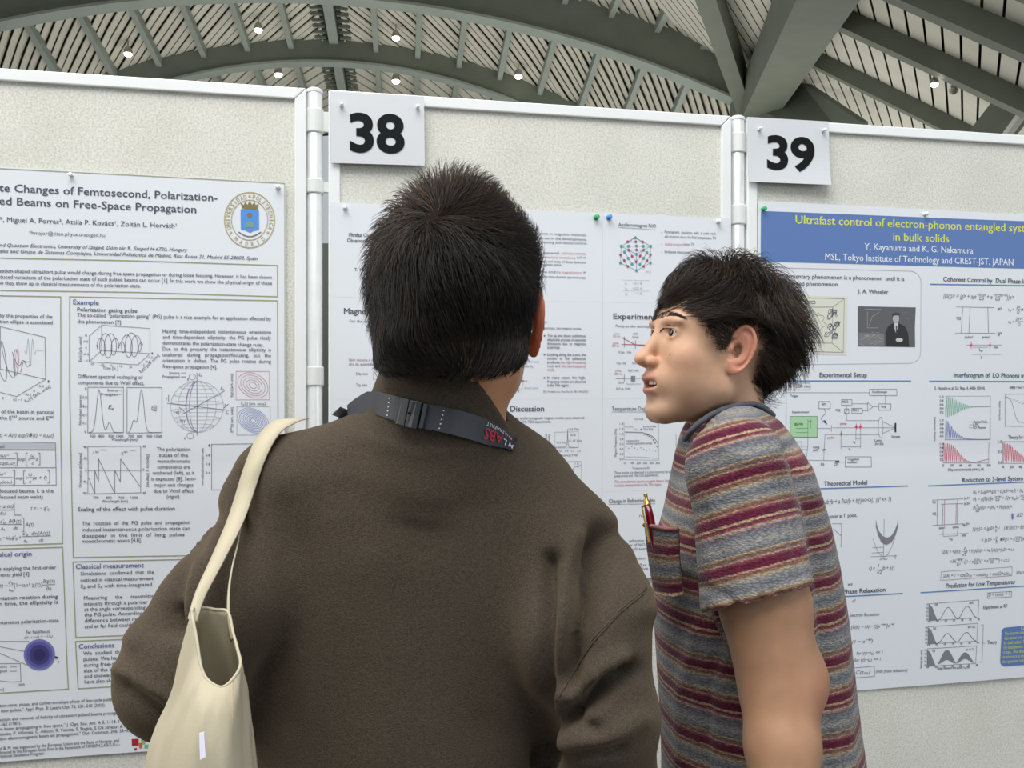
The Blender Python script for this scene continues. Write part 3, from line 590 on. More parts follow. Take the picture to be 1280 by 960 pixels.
for b, y in (('1', 558), ('0.8', 570), ('0.6', 581), ('0.4', 592)): T7('axis_label', K_DK, b, 263-1.8*len(b), y, 263, 3)
T7('heading', K_DK, 'Scaling of the effect with pulse duration', 98, 638.6, 219, 5.0, B)
for b, x1, y in (('The  rotation  of  the  PG  pulse  and  propagation', 238, 656.2), ('induced instantaneous polarization state can', 238, 664), ('disappear  in  the  limit  of  long  pulses', 231, 671.6), ('monochromatic waves [4,8].', 177.5, 678.2)):
    T7('body_text', K_DK, b, 103, y, x1, 4.6, .002)
T7('heading', K_BL, 'Classical measurement', 95, 710.8, 180, 6.0, .02)
for b, x0, x1, y in (('Simulations  confirmed  that  the', 101, 193, 719), ('noticed in classical measurement', 101, 192, 727), ('S₂ and S₃ with time-integrated', 101, 190, 734.8), ('Measuring     the     transmitted', 105, 196, 749.4), ('intensity through a polarizer', 105, 185, 756.8), ('at the angle corresponding', 105.5, 182, 763.6),
                     ('the PG pulse. According', 105.6, 178, 770.6), ('difference between near', 106, 178, 777.8), ('and at far field could', 106, 164, 785), ('We  studied  the', 104, 153, 818.6), ('pulses. We have', 104.4, 152, 826), ('during free-space', 104.8, 156, 833.2), ('size of the beam', 105, 152, 840.2), ('and showed and', 105.4, 152, 847.2), ('have also shown', 105.8, 151, 854)):
    T7('body_text', K_DK, b, x0, y, x1, 4.6, .002)
T7('heading', K_BL, 'Conclusions', 98.5, 810.8, 143, 6.0, .02)
# crest
cx, cy = 312.2, 275.4
for r_, w_ in ((31.2, .0022), (22.6, .0016)): p.curve('crest', K_GD, lambda t: (cx+r_*math.cos(t), cy+r_*1.105*math.sin(t)), 0, 6.284, 48, w_)
def ringtext(b, a0, a1, r_, flip=False):
    n = len(b)
    for i, ch in enumerate(b):
        if ch == ' ': continue
        a = R(a0+(a1-a0)*(i+.5)/n); hw = (1.7 if ch not in 'I' else .5)
        tx, ty = (-math.sin(a), math.cos(a)); 
        if flip: tx, ty = -tx, -ty
        x, y = cx+r_*math.cos(a), cy+r_*1.105*math.sin(a)
        p.text('crest', K_GD, ch, x-tx*hw, y-ty*hw, x+tx*hw, y+ty*hw, 5.2, .01)
ringtext('UNIVERSIDAD', 156, 263, 24.4); ringtext('POLITECNICA', 277, 384, 24.4); ringtext('MADRID', 137, 43, 29.4, True)
for a in (148, 270, 32): p.disc('crest', K_GD, cx+27*math.cos(R(a)), cy+29.8*math.sin(R(a)), 1.7, 6)
p.fill('crest', K_SB, [(301, 262), (323.8, 262.8), (324, 287.5), (318, 288.4), (312.6, 291), (307, 288.2), (301.2, 286.8)], .0004)
p.fill('crest', flat_m('print_crown', (132, 118, 78)), [(303.5, 261.4), (322, 262), (323.4, 254.5), (320, 257), (318.4, 252.6), (315.6, 256.6), (312.6, 251.4), (309.6, 256.4), (306.6, 252.4), (305, 256.8), (301, 254)], .0006)
p.disc('crest', flat_m('print_crown', (132, 118, 78)), 312.2, 269.3, 3.3, 10, .0007); p.fill('crest', flat_m('print_book', (120, 158, 150)), [(306.6, 277.6), (318, 278), (317.8, 285), (306.8, 284.6)], .0007)
p.curve('crest', K_GR, lambda t: (299+27*t, 290.6+5.5*math.sin(math.pi*t)), 0, 1, 12, .0024)

# ---- middle poster: twelve taped landscape sheets
g38 = empty('tiled_poster', BW(*PB(660, 731, .010), .010), PHI, 'poster tiled from white paper sheets on the middle pin board', 'poster', 'posters pinned to the boards')
xs = [413.5, 583.5, 753, 912.5]; zr = [PB(660, y, .010)[1] for y in (262.5, 376, 499, 617, 729)]
for i in range(3):
    for j in range(4):
        a, b = SX(xs[i], .010)+.0002, SX(xs[i+1], .010)-.0002
        sheet('paper_sheet', g38, ((a, zr[j]-.0001), (b, zr[j]-.0001), (b, zr[j+1]+.0001), (a, zr[j+1]+.0001)), .010, paper, wave38, 6, 6, .0005)
p8 = Print(g38, .0101, wave38); PRINTS.append(p8)
T8 = lambda part, m, b, x0, y0, x1, h=3.6, bold=0., it=0., y1=None: p8.text(part, m, b, x0, y0, x1, y1, h, bold, it)
L8 = lambda *a, m=K_MD, wd=.0008, c=False: p8.line('diagram', m, a, wd, c)
T8('title', K_DK, 'Ultrafast Control and', 436, 295.4, 478, 4.6, .02); T8('title', K_DK, 'Observation of Spin', 434, 302.4, 480, 4.6, .02); T8('author_line', K_DK, 'T. Moriyasu', 443, 339, 470, 4.2, .015); T8('author_line', K_LT, 'Univ.', 450, 349, 462, 3)
T8('heading', K_DK, 'Magnon', 430, 392.2, 463, 7.2, .03)
T8('body_text', K_MD, 'For the case of one', 437, 402.8, 480, 3.4); T8('body_text', K_MD, 'One-ma', 458, 409.6, 478, 3.4); T8('body_text', K_MD, 'energy to', 458, 414.4, 480, 3.4)
p8.rect('diagram', K_LT, 468.5, 421, 500, 434, .0008)
for x in (472, 479): L8((x, 431.5), (x, 424), m=K_BK, wd=.001); p8.fill('diagram', K_BK, [(x-1.2, 425.5), (x, 423), (x+1.2, 425.5)], .0006)
T8('body_text', K_PR, 'Spin wave', 436, 451, 456, 3.4, .01); T8('body_text', K_MD, 'is a collective excitation', 457, 451.4, 500, 3.4); T8('body_text', K_MD, 'and its quantized state is called', 436, 456.6, 496, 3.4)
T8('body_text', K_MD, 'Side view', 445, 468.6, 460, 3.4); T8('body_text', K_MD, 'Top view', 445, 482.6, 459, 3.4); p8.rect('diagram', K_LT, 466.5, 462.5, 500, 474, .0008); L8((472, 472), (468.5, 465), m=K_BK, wd=.001); L8((480, 471), (477, 464.5), m=K_BK, wd=.001)
for b, x0, x1, y, m_ in (('ments in magnetic materials', 672, 733, 293.2, K_MD), ('interest in the developments', 670, 733, 298.8, K_MD), ('computing and optical control', 671, 733, 303.6, K_MD), ('In general,', 672, 700, 317, K_MD), ('solid-state materials', 701.5, 732, 317.6, K_PR), ('elementary excitations', 676, 719, 322.4, K_PR), ('such as', 721, 732, 322.8, K_MD),
                         ('magnons, and many of those dynamics', 668, 732, 327.6, K_MD), ('magnetic wave.', 676, 702, 331.8, K_MD), ('spins and', 672, 694, 340.8, K_MD), ('the magnetization', 695, 727, 341.4, K_PR), ('in', 729, 732, 341.8, K_MD), ('terahertz time-domain spectroscopy', 668, 732, 346.8, K_MD),
                         ('phenomena.', 665, 684, 403.6, K_MD), ('the easy-axis anisotropy, two magnon modes.', 655, 727, 411.2, K_MD)):
    T8('body_text', m_, b, x0, y, x1, 3.2)
for y, l in ((421, 'The up and down sublattices'), (426, 'elliptically precess in opposite'), (431, 'directions  due  to  magnetic'), (444.6, 'Looking along the z axis, the'), (449.4, 'motion   of   the   sublattices'), (473.4, 'In  many  cases,  the  high-'), (478.4, 'frequency modes are observed')): T8('body_text', K_MD, l, 684, y, 732, 3.5, .004)
T8('body_text', K_MD, 'anisotropy.', 684, 435.6, 700, 3.5, .004); T8('body_text', K_MD, 'produces', 684, 454.2, 699, 3.5, .004); T8('body_text', K_PR, 'the high-frequency', 700.5, 454.2, 732, 3.5, .006); T8('body_text', K_PR, 'mode', 684, 459, 692, 3.5, .006); T8('body_text', K_MD, 'and', 694, 459, 700, 3.5); T8('body_text', K_PR, 'the low-frequency', 702, 459, 732, 3.5, .006); T8('body_text', K_PR, 'mode.', 684, 463.6, 693, 3.5, .006); T8('body_text', K_MD, 'in the THz region.', 684, 483, 711, 3.5, .004)
T8('body_text', K_MD, '[4] J. Kneebel et al., Phys. Rev. B, 108, 1304 (2012)', 679, 490.6, 735, 2.4)
for y in (420, 443.4, 472.4): p8.fill('body_text', K_MD, [(679.5, y-1.6), (682, y-.2), (679.5, y+1.2)], .0005)
T8('axis_label', K_MD, 'Higher-frequency mode M₁', 630, 427.4, 668, 2.8); T8('axis_label', K_MD, 'Lower-frequency mode M₂', 628, 459, 666, 2.8); T8('axis_label', flat_m('print_pale_blue', (180, 192, 214)), '(fixed axis)', 657, 453, 674, 3, 0, .2); T8('axis_label', flat_m('print_pale_blue', (180, 192, 214)), '(fixed axis)', 655, 486, 672, 3, 0, .2)
ell(651, 442, 12, 4.4, 0, K_LT, pr=p8); ell(648.6, 476.2, 5.4, 12, 0, K_LT, pr=p8); L8((650.6, 436.5), (650.6, 446.5), m=K_RD, wd=.0026); L8((643, 476), (654, 476), m=K_RD, wd=.0024)
for q in ([(650.6, 442), (643, 446)], [(650.6, 442), (658.5, 446)], [(636, 448), (668, 442)], [(650.6, 424), (650.6, 450)], [(648.6, 476), (644, 468)], [(648.6, 476), (644, 482)], [(648.6, 462), (648.6, 491)], [(638, 476), (660, 476)]): L8(*q, m=K_DK, wd=.0007)
T8('heading', K_DK, 'and Discussion', 620, 514.4, 680, 7.0, .03)
T8('body_text', K_MD, 'In NiO, the antiferromagnetic magnon modes were observed', 630, 524.4, 730, 3.5); T8('body_text', K_MD, 'probe and THz-TDS experiments.', 634, 529, 689, 3.5)
T8('axis_label', K_MD, '30 K', 640, 545, 646, 3); T8('axis_label', K_MD, 'Amplitude', 636, 554.5, 650, 3); L8((650, 540), (650, 560), m=K_LT)
T8('axis_label', K_MD, 'Fourier', 658.5, 546, 672, 4); T8('axis_label', K_MD, 'transform', 656, 552, 674.5, 4); p8.rect('diagram', K_MD, 661, 554.6, 667.5, 557, .0006)
p8.rect('diagram', K_LT, 693.5, 540, 723, 560, .0007); L8((694, 559), (707, 558.6), (709, 554), (709.6, 536.5), (710.2, 556), (711.5, 558.8), (722, 559.2)); 
for b, x0, x1, y in (('1.65 THz', 711, 724, 538), ('30 K', 713, 720, 545), ('1.1.37 THz', 711, 727, 552.5), ('0.15 THz', 696, 707, 554.5), ('0.0', 691, 695, 564.6), ('0.5', 699, 703, 564.7), ('1.0', 706.5, 710.5, 564.8), ('1.5', 714, 718, 564.9), ('2.0', 721.5, 725.5, 565), ('Frequency (THz)', 697, 722, 570.4), ('1.0', 688, 692, 578.5), ('1 K', 719, 724, 581), ('1.43 THz', 701, 714, 591), ('63 THz', 712, 722, 598.6)):
    T8('axis_label', K_MD, b, x0, y, x1, 2.8)
p8.text('axis_label', K_MD, 'Spectral', 683.8, 556, 683.9, 543, 3); p8.text('axis_label', K_MD, 'intensity', 687.4, 556, 687.5, 543, 3)
p8.rect('diagram', K_LT, 693.5, 577, 726.5, 602, .0007); p8.curve('diagram', K_MD, lambda t: (694+32*t, 584+3*math.sin(t*21)*math.cos(t*9)-12*0), 0, 1, 36, .0008); L8((706, 585), (706.6, 597), (707.2, 585))
# third column
T8('heading', K_MD, 'Antiferromagnet NiO', 773, 282.6, 820, 4.4, .006); L8((773, 284.2), (820, 287.2), wd=.0007)
C = lambda x, y: (750+x/7.53, 265+y/7.53)
te = [(333, 240), (200, 320), (268, 320), (343, 318), (408, 320), (477, 320), (230, 375), (343, 396), (443, 380), (265, 433), (411, 433), (302, 490), (375, 492), (192, 478), (475, 478), (343, 550)]
cr = [(260, 278), (336, 278), (402, 280), (268, 356), (343, 356), (411, 356), (193, 403), (302, 415), (378, 412), (475, 400), (228, 455), (340, 468), (443, 456), (261, 511), (410, 511)]
for a, b in (((200, 320), (477, 320)), ((200, 320), (192, 478)), ((477, 320), (475, 478)), ((192, 478), (343, 550)), ((343, 550), (475, 478)), ((200, 320), (343, 396)), ((477, 320), (343, 396)), ((343, 396), (343, 550)), ((230, 375), (302, 490)), ((443, 380), (375, 492)), ((333, 240), (200, 320)), ((333, 240), (477, 320))): L8(C(*a), C(*b), m=K_TL)
for a, b in (((260, 278), (402, 280)), ((268, 356), (411, 356)), ((268, 356), (340, 468)), ((411, 356), (340, 468)), ((193, 403), (261, 511)), ((475, 400), (410, 511)), ((260, 278), (333, 240)), ((402, 280), (333, 240))): L8(C(*a), C(*b), m=K_CR)
for q in te: p8.disc('diagram', K_TL, *C(*q), 1.75, 10, .0009)
for q in cr: p8.disc('diagram', K_CR, *C(*q), 1.6, 10, .0009)
for b, x0, x1, y, m_ in (('Paramagnetic  insulators  with  a  cubic  rock', 831, 895, 291.2, K_MD), ('salt structure above the Néel temperature TN', 831, 895, 297, K_MD), ('Antiferromagnet', 831, 854, 306.4, K_PR), ('below TN', 855, 868, 306.8, K_MD), ('Exchange interaction', 831, 863, 316, K_MD)): T8('body_text', m_, b, x0, y, x1, 3.6)
for y in (290.6, 305, 315): p8.disc('body_text', K_MD, 827, y, .5, 6)
for b, y in (('J₁      15.7 K', 355), ('J₂     −221 K', 361.6), ('J₃       −7 K', 368)): T8('body_text', K_LT, b, 781, y, 803, 3)
L8((779, 350), (812, 350.6), m=K_LT, wd=.0005); L8((779, 363.5), (812, 364), m=K_LT, wd=.0005); T8('axis_label', K_LT, '(H:1)', 807, 341, 814, 2.8)
T8('heading', K_DK, 'Experimental', 766.5, 398.6, 826, 7.0, .03); T8('body_text', K_MD, 'Pump-probe technique', 769.5, 409, 815, 3.4)
for q in ([(777.5, 422), (794, 431), (820, 433)], [(777, 430.4), (830, 431.6)]): L8(*q, m=K_RD, wd=.0013)
for q in ([(780, 421), (780, 434)], [(794, 425.6), (794, 435.6)], [(780, 468), (780, 477)]): L8(*q, m=K_DK, wd=.0010)
L8((769.5, 472.8), (780, 472.8), m=K_RD, wd=.0014); L8((780, 472.8), (812, 472.8), m=K_LB, wd=.0010); p8.fill('diagram', K_GR, [(788.4, 469.8), (793.6, 469.8), (793.6, 476.4), (788.4, 476.4)], .0007)
for b, x0, x1, y, m_ in (('probe', 767, 774, 418, K_PR), ('800 nm', 766, 775, 421.4, K_PR), ('NiO', 791.5, 797, 418.4, K_DK), ('3 mm', 790, 798, 422.4, K_DK), ('pump', 766, 773, 430, K_RD), ('800 nm', 765, 774, 433.4, K_RD), ('0.2 ps, 1 kHz', 773, 789, 441.4, K_DK), ('THz-TDS', 770, 782, 455.4, K_MD), ('NiO', 790, 796, 455.4, K_MD), ('NiO 2 mm', 785, 798, 464.4, K_DK), ('pump', 769, 776, 464.4, K_RD), ('800 nm', 768, 777, 468.4, K_RD), ('ZnTe', 773, 779.5, 479.4, K_DK), ('Parabolic mirror', 783, 801, 481, K_LT), ('0.15 ps, 1 kHz', 770, 788, 487, K_DK)):
    T8('axis_label', m_, b, x0, y, x1, 2.7)
T8('heading', K_MD, 'Temperature Dependence', 764.5, 513.2, 826, 5.0, .004); L8((764.5, 514.8), (826, 515), wd=.0007)
C = lambda x, y: (750+x/6.4, 490+y/6.4)
L8(C(192, 245), C(192, 540), C(468, 545), C(468, 250), m=K_GR, wd=.0006)
p8.curve('diagram', K_DK, lambda t: C(200+262*t, 318+8*t+105*max(0, t-.1)**4.2+20*t**12), 0, 1, 30, .0009); p8.curve('diagram', K_LT, lambda t: C(200+262*t, 518+14*t**3), 0, 1, 14, .0008)
for k in range(11): x_ = 205+k*24; p8.disc('diagram', K_BK, *C(x_, 440+8*math.sin(k*2.1)+k*2.6), .55, 6, .0008)
for k in range(8): x_ = 352+k*14.5; p8.disc('diagram', K_BK, *C(x_, 337+1.35*k**2.2), .8, 6, .0008)
for k in range(8): p8.disc('diagram', K_GR, *C(203+k*14, 279+(3*k if k > 4 else 0)), .6, 6, .0008)
for k in range(10): p8.disc('diagram', K_GR, *C(203+k*15, 321), .55, 6, .0008)
for b, x0, x1, y in [('Our work', 793, 804, 525), ('pump-probe', 804, 820, 534), ('THz-TDS', 804, 816, 538), ('Temperature (K)', 790, 812, 586.4), ('including magnetoelastic exchange', 783, 815, 555.4), ('magnetoelastic', 783, 799, 552)]+[('%.1f' % v, 774.5, 779, 531+k*6.3) for k, v in enumerate((1.4, 1.2, 1.0, .8, .6, .4, .2, 0.))]+[(str(v), 779.5+k*8, 780+k*8+(1.6*len(str(v))), 580) for k, v in enumerate((0, 100, 200, 300, 400, 500))]:
    T8('axis_label', K_MD, b, x0, y, x1, 2.7)
p8.disc('diagram', K_BK, 801, 536.6, .8, 6); p8.text('axis_label', K_MD, 'Magnon Frequency (THz)', 770.6, 571, 770.8, 536, 3)
T8('axis_label', K_MD, 'T', 821, 527, 823, 3.4); L8((845, 542), (845, 558), m=K_GR)
T8('body_text', K_MD, 'These modes are observed in a good accuracy by using', 768, 592.4, 842, 3.4); T8('body_text', K_MD, 'pump-probe and THz-TDS experiments.', 768, 596.4, 823, 3.4)
T8('body_text', K_PR, 'The time-domain spectroscopies have a large', 768, 603.6, 838, 3.4, .006); T8('body_text', K_PR, 'accurate measurement in the THz region.', 768, 608, 827, 3.4, .006)
T8('heading', K_MD, 'Change in Refractive Index', 761, 628.8, 819, 5.0, .004); L8((761, 630.4), (819, 629.6), wd=.0007)
for b, x0, x1, y in (('n₀', 799, 806, 646), ('refractive in the refractive', 786, 838, 677.6), ('index of NiO', 780, 806, 683), ('small temperature', 784, 830, 688), ('transition', 782, 806, 700), ('Δn = Σ', 798, 822, 708), ('refractive', 784, 810, 713), ('∂n', 812, 820, 720)): T8('body_text', K_MD, b, x0, y, x1, 3.4)

# ---- right poster
off9 = .003; tl9 = PB(946, 251.5, off9); bl9 = (tl9[0]+.001, PB(1085, 862.5, off9)[1]); W9 = .84
g39 = empty('science_poster', BW(tl9[0]+W9/2, bl9[1], .004), PHI, 'large poster with a blue banner and yellow title on the right pin board', 'poster', 'posters pinned to the boards')
sheet('paper_sheet', g39, (tl9, (tl9[0]+W9, tl9[1]-.004), (tl9[0]+W9, bl9[1]+.004), bl9), off9, paper, wave39, 40, 60, .0005)
p9 = Print(g39, .0031, wave39); PRINTS.append(p9)
T9 = lambda part, m, b, x0, y0, x1, h=4.6, bold=0., it=0., y1=None: p9.text(part, m, b, x0, y0, x1, y1, h, bold, it)
L9 = lambda *a, m=K_MD, wd=.0009, c=False, part='diagram': p9.line(part, m, a, wd, c)
for k in range(28):
    xa, xb = 950+15*k, 950+15*(k+1)
    f0 = lambda x: 264.2+.0385*(x-950); f1 = lambda x: 327+.0275*(x-950)
    p9.fill('banner', K_BN, [(xa, f0(xa)), (xb, f0(xb)), (xb, (f0(xb)+f1(xb))/2), (xa, (f0(xa)+f1(xa))/2)], .0003); p9.fill('banner', K_BN, [(xa, (f0(xa)+f1(xa))/2), (xb, (f0(xb)+f1(xb))/2), (xb, f1(xb)), (xa, f1(xa))], .0003)
def T9e(*a): p9.text(*a)
p9.text('title', K_YL, 'Ultrafast control of electron-phonon entangled systems', 993, 280, 1300, 291.2, 10.4, .018); p9.text('title', K_YL, 'in bulk solids', 1115, 301, 1185, 303.4, 10, .018)
p9.text('author_line', K_WH, 'Y. Kayanuma and K. G. Nakamura', 1079, 312.4, 1215, 317.4, 8.2, .004); p9.text('author_line', K_WH, 'MSL, Tokyo Institute of Technology and CREST-JST, JAPAN', 1030, 325.2, 1265, 332, 8.2, .004)
p9.text('quotation', K_DK, 'No elementary phenomenon is a phenomenon  until it is', 968, 347.4, 1129, 351.2, 5.2, .003); p9.text('quotation', K_DK, 'an observed phenomenon.', 968, 356.4, 1047, 358, 5.2, .003); p9.text('quotation', K_DK, 'J. A. Wheeler', 1071, 366.6, 1109, 367.6, 5.2, .003)
rr = []
for cx_, cy_, a0 in ((976, 349, 180), (1136, 353, 270), (1136, 440, 0), (976, 442, 90)):
    for k in range(7): a = R(a0+15*k); rr.append((cx_+14*math.cos(a), cy_+14*math.sin(a)))
L9(*rr, m=K_LT, wd=.0009, c=True)
# line drawing of a cloud of figures on cream paper
p9.fill('picture', K_CM, [(975, 368.5), (1058, 371), (1056.5, 444), (975, 443)], .0002)
for q in ([(975, 371.5), (1054, 373.5), (1053, 440.5), (975, 438.5)], [(1054, 373.5), (1040, 384)], [(1053, 440.5), (1039, 429)], [(1040, 384), (1039, 429)], [(975, 384), (1040, 384)], [(975, 428), (1039, 429)]): L9(*q, m=K_GR, wd=.0011, part='picture')
p9.curve('picture', K_GR, lambda t: (1003+(27+2.5*math.sin(9*t))*math.cos(t), 404+(15+2*math.cos(11*t))*math.sin(t)), 0, 6.284, 90, .0009)
rr_ = random.Random(3)
for k in range(16):
    x_, y_ = rr_.uniform(1032, 1046), rr_.uniform(388, 424); p9.curve('picture', K_DK, lambda t: (x_+3*math.sin(t*2+k)+t*.3, y_+3.2*math.cos(t*3+k)), 0, 4, 10, .0011)
for x_, y_ in ((1012, 378), (1013, 434)): p9.curve('picture', K_DK, lambda t: (x_+6*math.cos(t), y_+1.8*math.sin(t)+.8*math.sin(3*t)), 0, 6.28, 20, .0012)
for k in range(12): x_, y_ = rr_.uniform(985, 1025), rr_.uniform(392, 418); L9((x_, y_), (x_+rr_.uniform(-7, 7), y_+rr_.uniform(-3, 3)), (x_+rr_.uniform(-7, 7), y_+rr_.uniform(-3, 3)), m=K_LT, part='picture')
# grey photograph of a seated man in a suit in front of a blackboard
G = lambda n, v: flat_m('print_photo_'+n, (v, v, v+3))
p9.fill('photograph', G('board', 96), [(1071, 383), (1143.6, 384.4), (1142.6, 409), (1143, 434), (1071.4, 433)], .0002)
p9.fill('photograph', G('board_light', 122), [(1072, 416), (1104, 417), (1104, 432), (1072, 432)], .0003)
for q in ([(1083, 390), (1083, 410), (1096, 410)], [(1085, 407), (1089, 396), (1098, 390)], [(1080, 386.6), (1100, 387)]): L9(*q, m=G('chalk', 176), wd=.0009, part='photograph')
for k in range(26): x_, y_ = rr_.uniform(1074, 1100), rr_.uniform(415, 431); L9((x_, y_), (x_+rr_.uniform(2, 5), y_+rr_.uniform(-1.5, 1.5)), m=G('chalk', 176), wd=.0007, part='photograph')
for k in range(12): x_, y_ = rr_.uniform(1126, 1140), rr_.uniform(387, 400); L9((x_, y_), (x_+rr_.uniform(2, 5), y_+rr_.uniform(-1.5, 1.5)), m=G('chalk2', 130), wd=.0007, part='photograph')
p9.fill('photograph', G('suit', 38), [(1107, 433), (1105.5, 416), (1109, 408), (1114, 404.5), (1123, 404.5), (1130, 408), (1134, 416), (1135.5, 433.6)], .0005)
p9.fill('photograph', G('shirt', 205), [(1116, 404), (1121.6, 404), (1120.6, 411), (1119, 418), (1117, 411)], .0007); p9.fill('photograph', G('tie', 60), [(1118.3, 407), (1119.8, 407), (1120.2, 418), (1118.6, 418)], .0009)
p9.disc('photograph', G('face', 178), 1118.6, 398.2, 4.2, 16, .0007, 6); p9.fill('photograph', G('hair', 58), [(1114, 397), (1114.4, 392.4), (1118, 390.8), (1122.6, 392), (1123.3, 397), (1121.6, 394.4), (1116, 394.6)], .0008)
p9.disc('photograph', G('hands', 200), 1123, 425, 4.6, 10, .0007, 2.6); L9((1115.4, 397.6), (1122, 397.8), m=G('hair', 58), wd=.0010, part='photograph', )
# headings with blue rules
def rule(x0, y0, x1, y1): n = 8; p9.line('rule', K_LB, [(x0+(x1-x0)*k/n, y0+(y1-y0)*k/n) for k in range(n+1)], .0026)
p9.text('heading', K_DK, 'Coherent Control by  Dual Phase-locked Pulses', 1178, 351.8, 1313, 355.6, 5.8, .018); rule(1162, 355.4, 1330, 358)
p9.text('heading', K_DK, 'Experimental Setup', 1023.5, 471.4, 1082.5, 471.4, 5.8, .018); rule(966, 476, 1137.5, 476.2)
p9.text('heading', K_DK, 'Interferogram of  LO Phonons in GaAs', 1191.5, 471.4, 1296, 472.4, 5.8, .018); rule(1161, 476.4, 1330, 477)
p9.text('heading', K_DK, 'Theoretical Model', 1028.5, 607, 1082, 605.4, 5.8, .018); rule(1020, 610.6, 1132.5, 607)
p9.text('heading', K_DK, 'Reduction to 3-level System', 1202, 602.6, 1278, 600.4, 5.8, .018); rule(1159, 607, 1330, 600.6)
p9.text('heading', K_DK, 'Phase Relaxation', 1053, 742, 1105, 738.8, 5.8, .018); rule(1040, 746, 1126, 741)
p9.text('heading', K_DK, 'Prediction for Low Temperatures', 1180, 734.4, 1267, 729.2, 5.8, .012, .2); rule(1149, 740, 1330, 729)
E9 = lambda b, x0, y0, x1, y1=None, h=5.: p9.text('equation', K_MD, b, x0, y0, x1, y1, h, 0, .22)
E9('|ψ(t)> = |g> + a(e⁻ⁱᴺᵗ + e⁻ⁱᴺ⁽ᵗ⁻ᵗ⁾)|e>', 1178, 372.4, 1266, 374.4, 5.6)
C = lambda x, y: (1140+x/8, 340+y/8)
for q, m_ in (([(432, 350), (560, 350)], K_GR), ([(560, 352), (812, 356)], K_DK), ([(425, 611), (545, 611)], K_GR), ([(545, 612), (825, 612)], K_DK), ([(500, 350), (484, 612)], K_MD), ([(573, 354), (562, 612)], K_DK), ([(749, 356), (757, 608)], K_DK), ([(540, 730), (888, 730)], K_GR), ([(600, 752), (752, 752)], K_GR), ([(595, 822), (885, 822)], K_GR)):
    L9(*[C(*t) for t in q], m=m_)
def diamond(x, y, rx=2.1, ry=5.6): p9.fill('diagram', K_PK, [(x-rx, y), (x-.5, y-.8), (x, y-ry), (x+.5, y-.8), (x+rx, y), (x+.5, y+.8), (x, y+ry), (x-.5, y+.8)], .0007)
diamond(*C(585, 730)); diamond(*C(773, 730))
A9 = lambda b, x0, y, x1, h=3.0, m=K_DK: p9.text('axis_label', m, b, x0, y, x1, None, h, .003)
A9('ħΩ', *C(437, 478), C(480, 0)[0], 3.6); A9('|e>', *C(848, 380), C(888, 0)[0], 4); A9('|g>', *C(848, 626), C(888, 0)[0], 4); A9('pulse1', *C(522, 660), C(600, 0)[0]); A9('pulse2', *C(697, 660), C(776, 0)[0]); A9('time', *C(812, 762), C(850, 0)[0]); A9('t₁₂', *C(665, 790), C(700, 0)[0], 4); A9('t', *C(680, 866), C(692, 0)[0], 4)
E9('t₁₂ =', 1259, 388.6, 1266, None, 3.8); E9('2n', 1269, 385.4, 1273.5, None, 3.8); E9('Ω', 1269.5, 392, 1273, None, 3.6); E9('π   fs', 1275, 388.6, 1284, None, 3.8); E9('t₁₂ =', 1259, 404, 1266, None, 3.8); E9('2n+1', 1268, 400.6, 1277, None, 3.8); E9('Ω', 1270.5, 407.4, 1274, None, 3.6); L9((1268.6, 387), (1274, 387)); L9((1267.5, 402), (1277.6, 402))
# experimental setup
C = lambda x, y: (960+x/4, 440+y/4)
p9.fill('diagram', K_GP, [C(107, 321), C(241, 321), C(239, 425), C(107, 425)], .0002)
for x0, y0, x1, y1 in ((83, 155, 207, 189), (503, 186, 640, 217), (250, 247, 307, 283), (363, 238, 415, 266), (414, 281, 467, 306), (549, 259, 610, 290), (377, 284, 399, 306), (381, 523, 511, 574), (107, 321, 241, 425)):
    L9(C(x0, y0), C(x1, y0), C(x1, y1), C(x0, y1), m=K_DK, c=True)
for q in ([(503, 203), (87, 203), (87, 360)], [(582, 259), (582, 217)], [(493, 252), (493, 294), (520, 273)], [(493, 252), (520, 273), (549, 273)], [(415, 258), (493, 258)], [(467, 293), (493, 293)], [(388, 306), (388, 342), (550, 342)], [(388, 284), (388, 266)], [(377, 306), (399, 284)],
          [(567, 347), (635, 377), (567, 407)], [(241, 381), (308, 381)], [(318, 378), (635, 378)], [(280, 412), (550, 412)], [(280, 412), (274, 540)], [(187, 540), (345, 542)], [(340, 549), (381, 549)], [(135, 381), (195, 381)], [(135, 402), (195, 402)], [(195, 335), (195, 470), (187, 540)], [(209, 335), (209, 381)], [(135, 448), (165, 448), (165, 500)], [(135, 487), (193, 487)],
          [(312, 366), (312, 398)], [(434, 392), (434, 440)], [(457, 392), (457, 480)], [(360, 430), (360, 485)], [(360, 473), (457, 473)], [(434, 432), (457, 432)], [(195, 345), (215, 345)], [(150, 470), (193, 470)]):
    L9(*[C(*t) for t in q], m=K_MD, wd=.0008)
L9(C(275, 283), C(285, 305), C(260, 330), C(268, 345), C(290, 360), m=K_DK); p9.fill('diagram', K_BK, [C(272, 342), C(280, 340), C(290, 358), C(282, 356)], .0006); p9.fill('diagram', K_BK, [C(628, 354), C(636, 354), C(636, 400), C(628, 400)], .0006)
ell(C(558, 377)[0], C(558, 377)[1], 3, 13, 0, K_DK, pr=p9); diamond(*C(360, 409), 2.2, 5.4); diamond(*C(436, 373), 2.2, 5.4); diamond(*C(457, 373), 2.2, 5.4); p9.fill('diagram', K_DK, [C(331, 541), C(351, 541), C(351, 552), C(331, 552)], .0006)
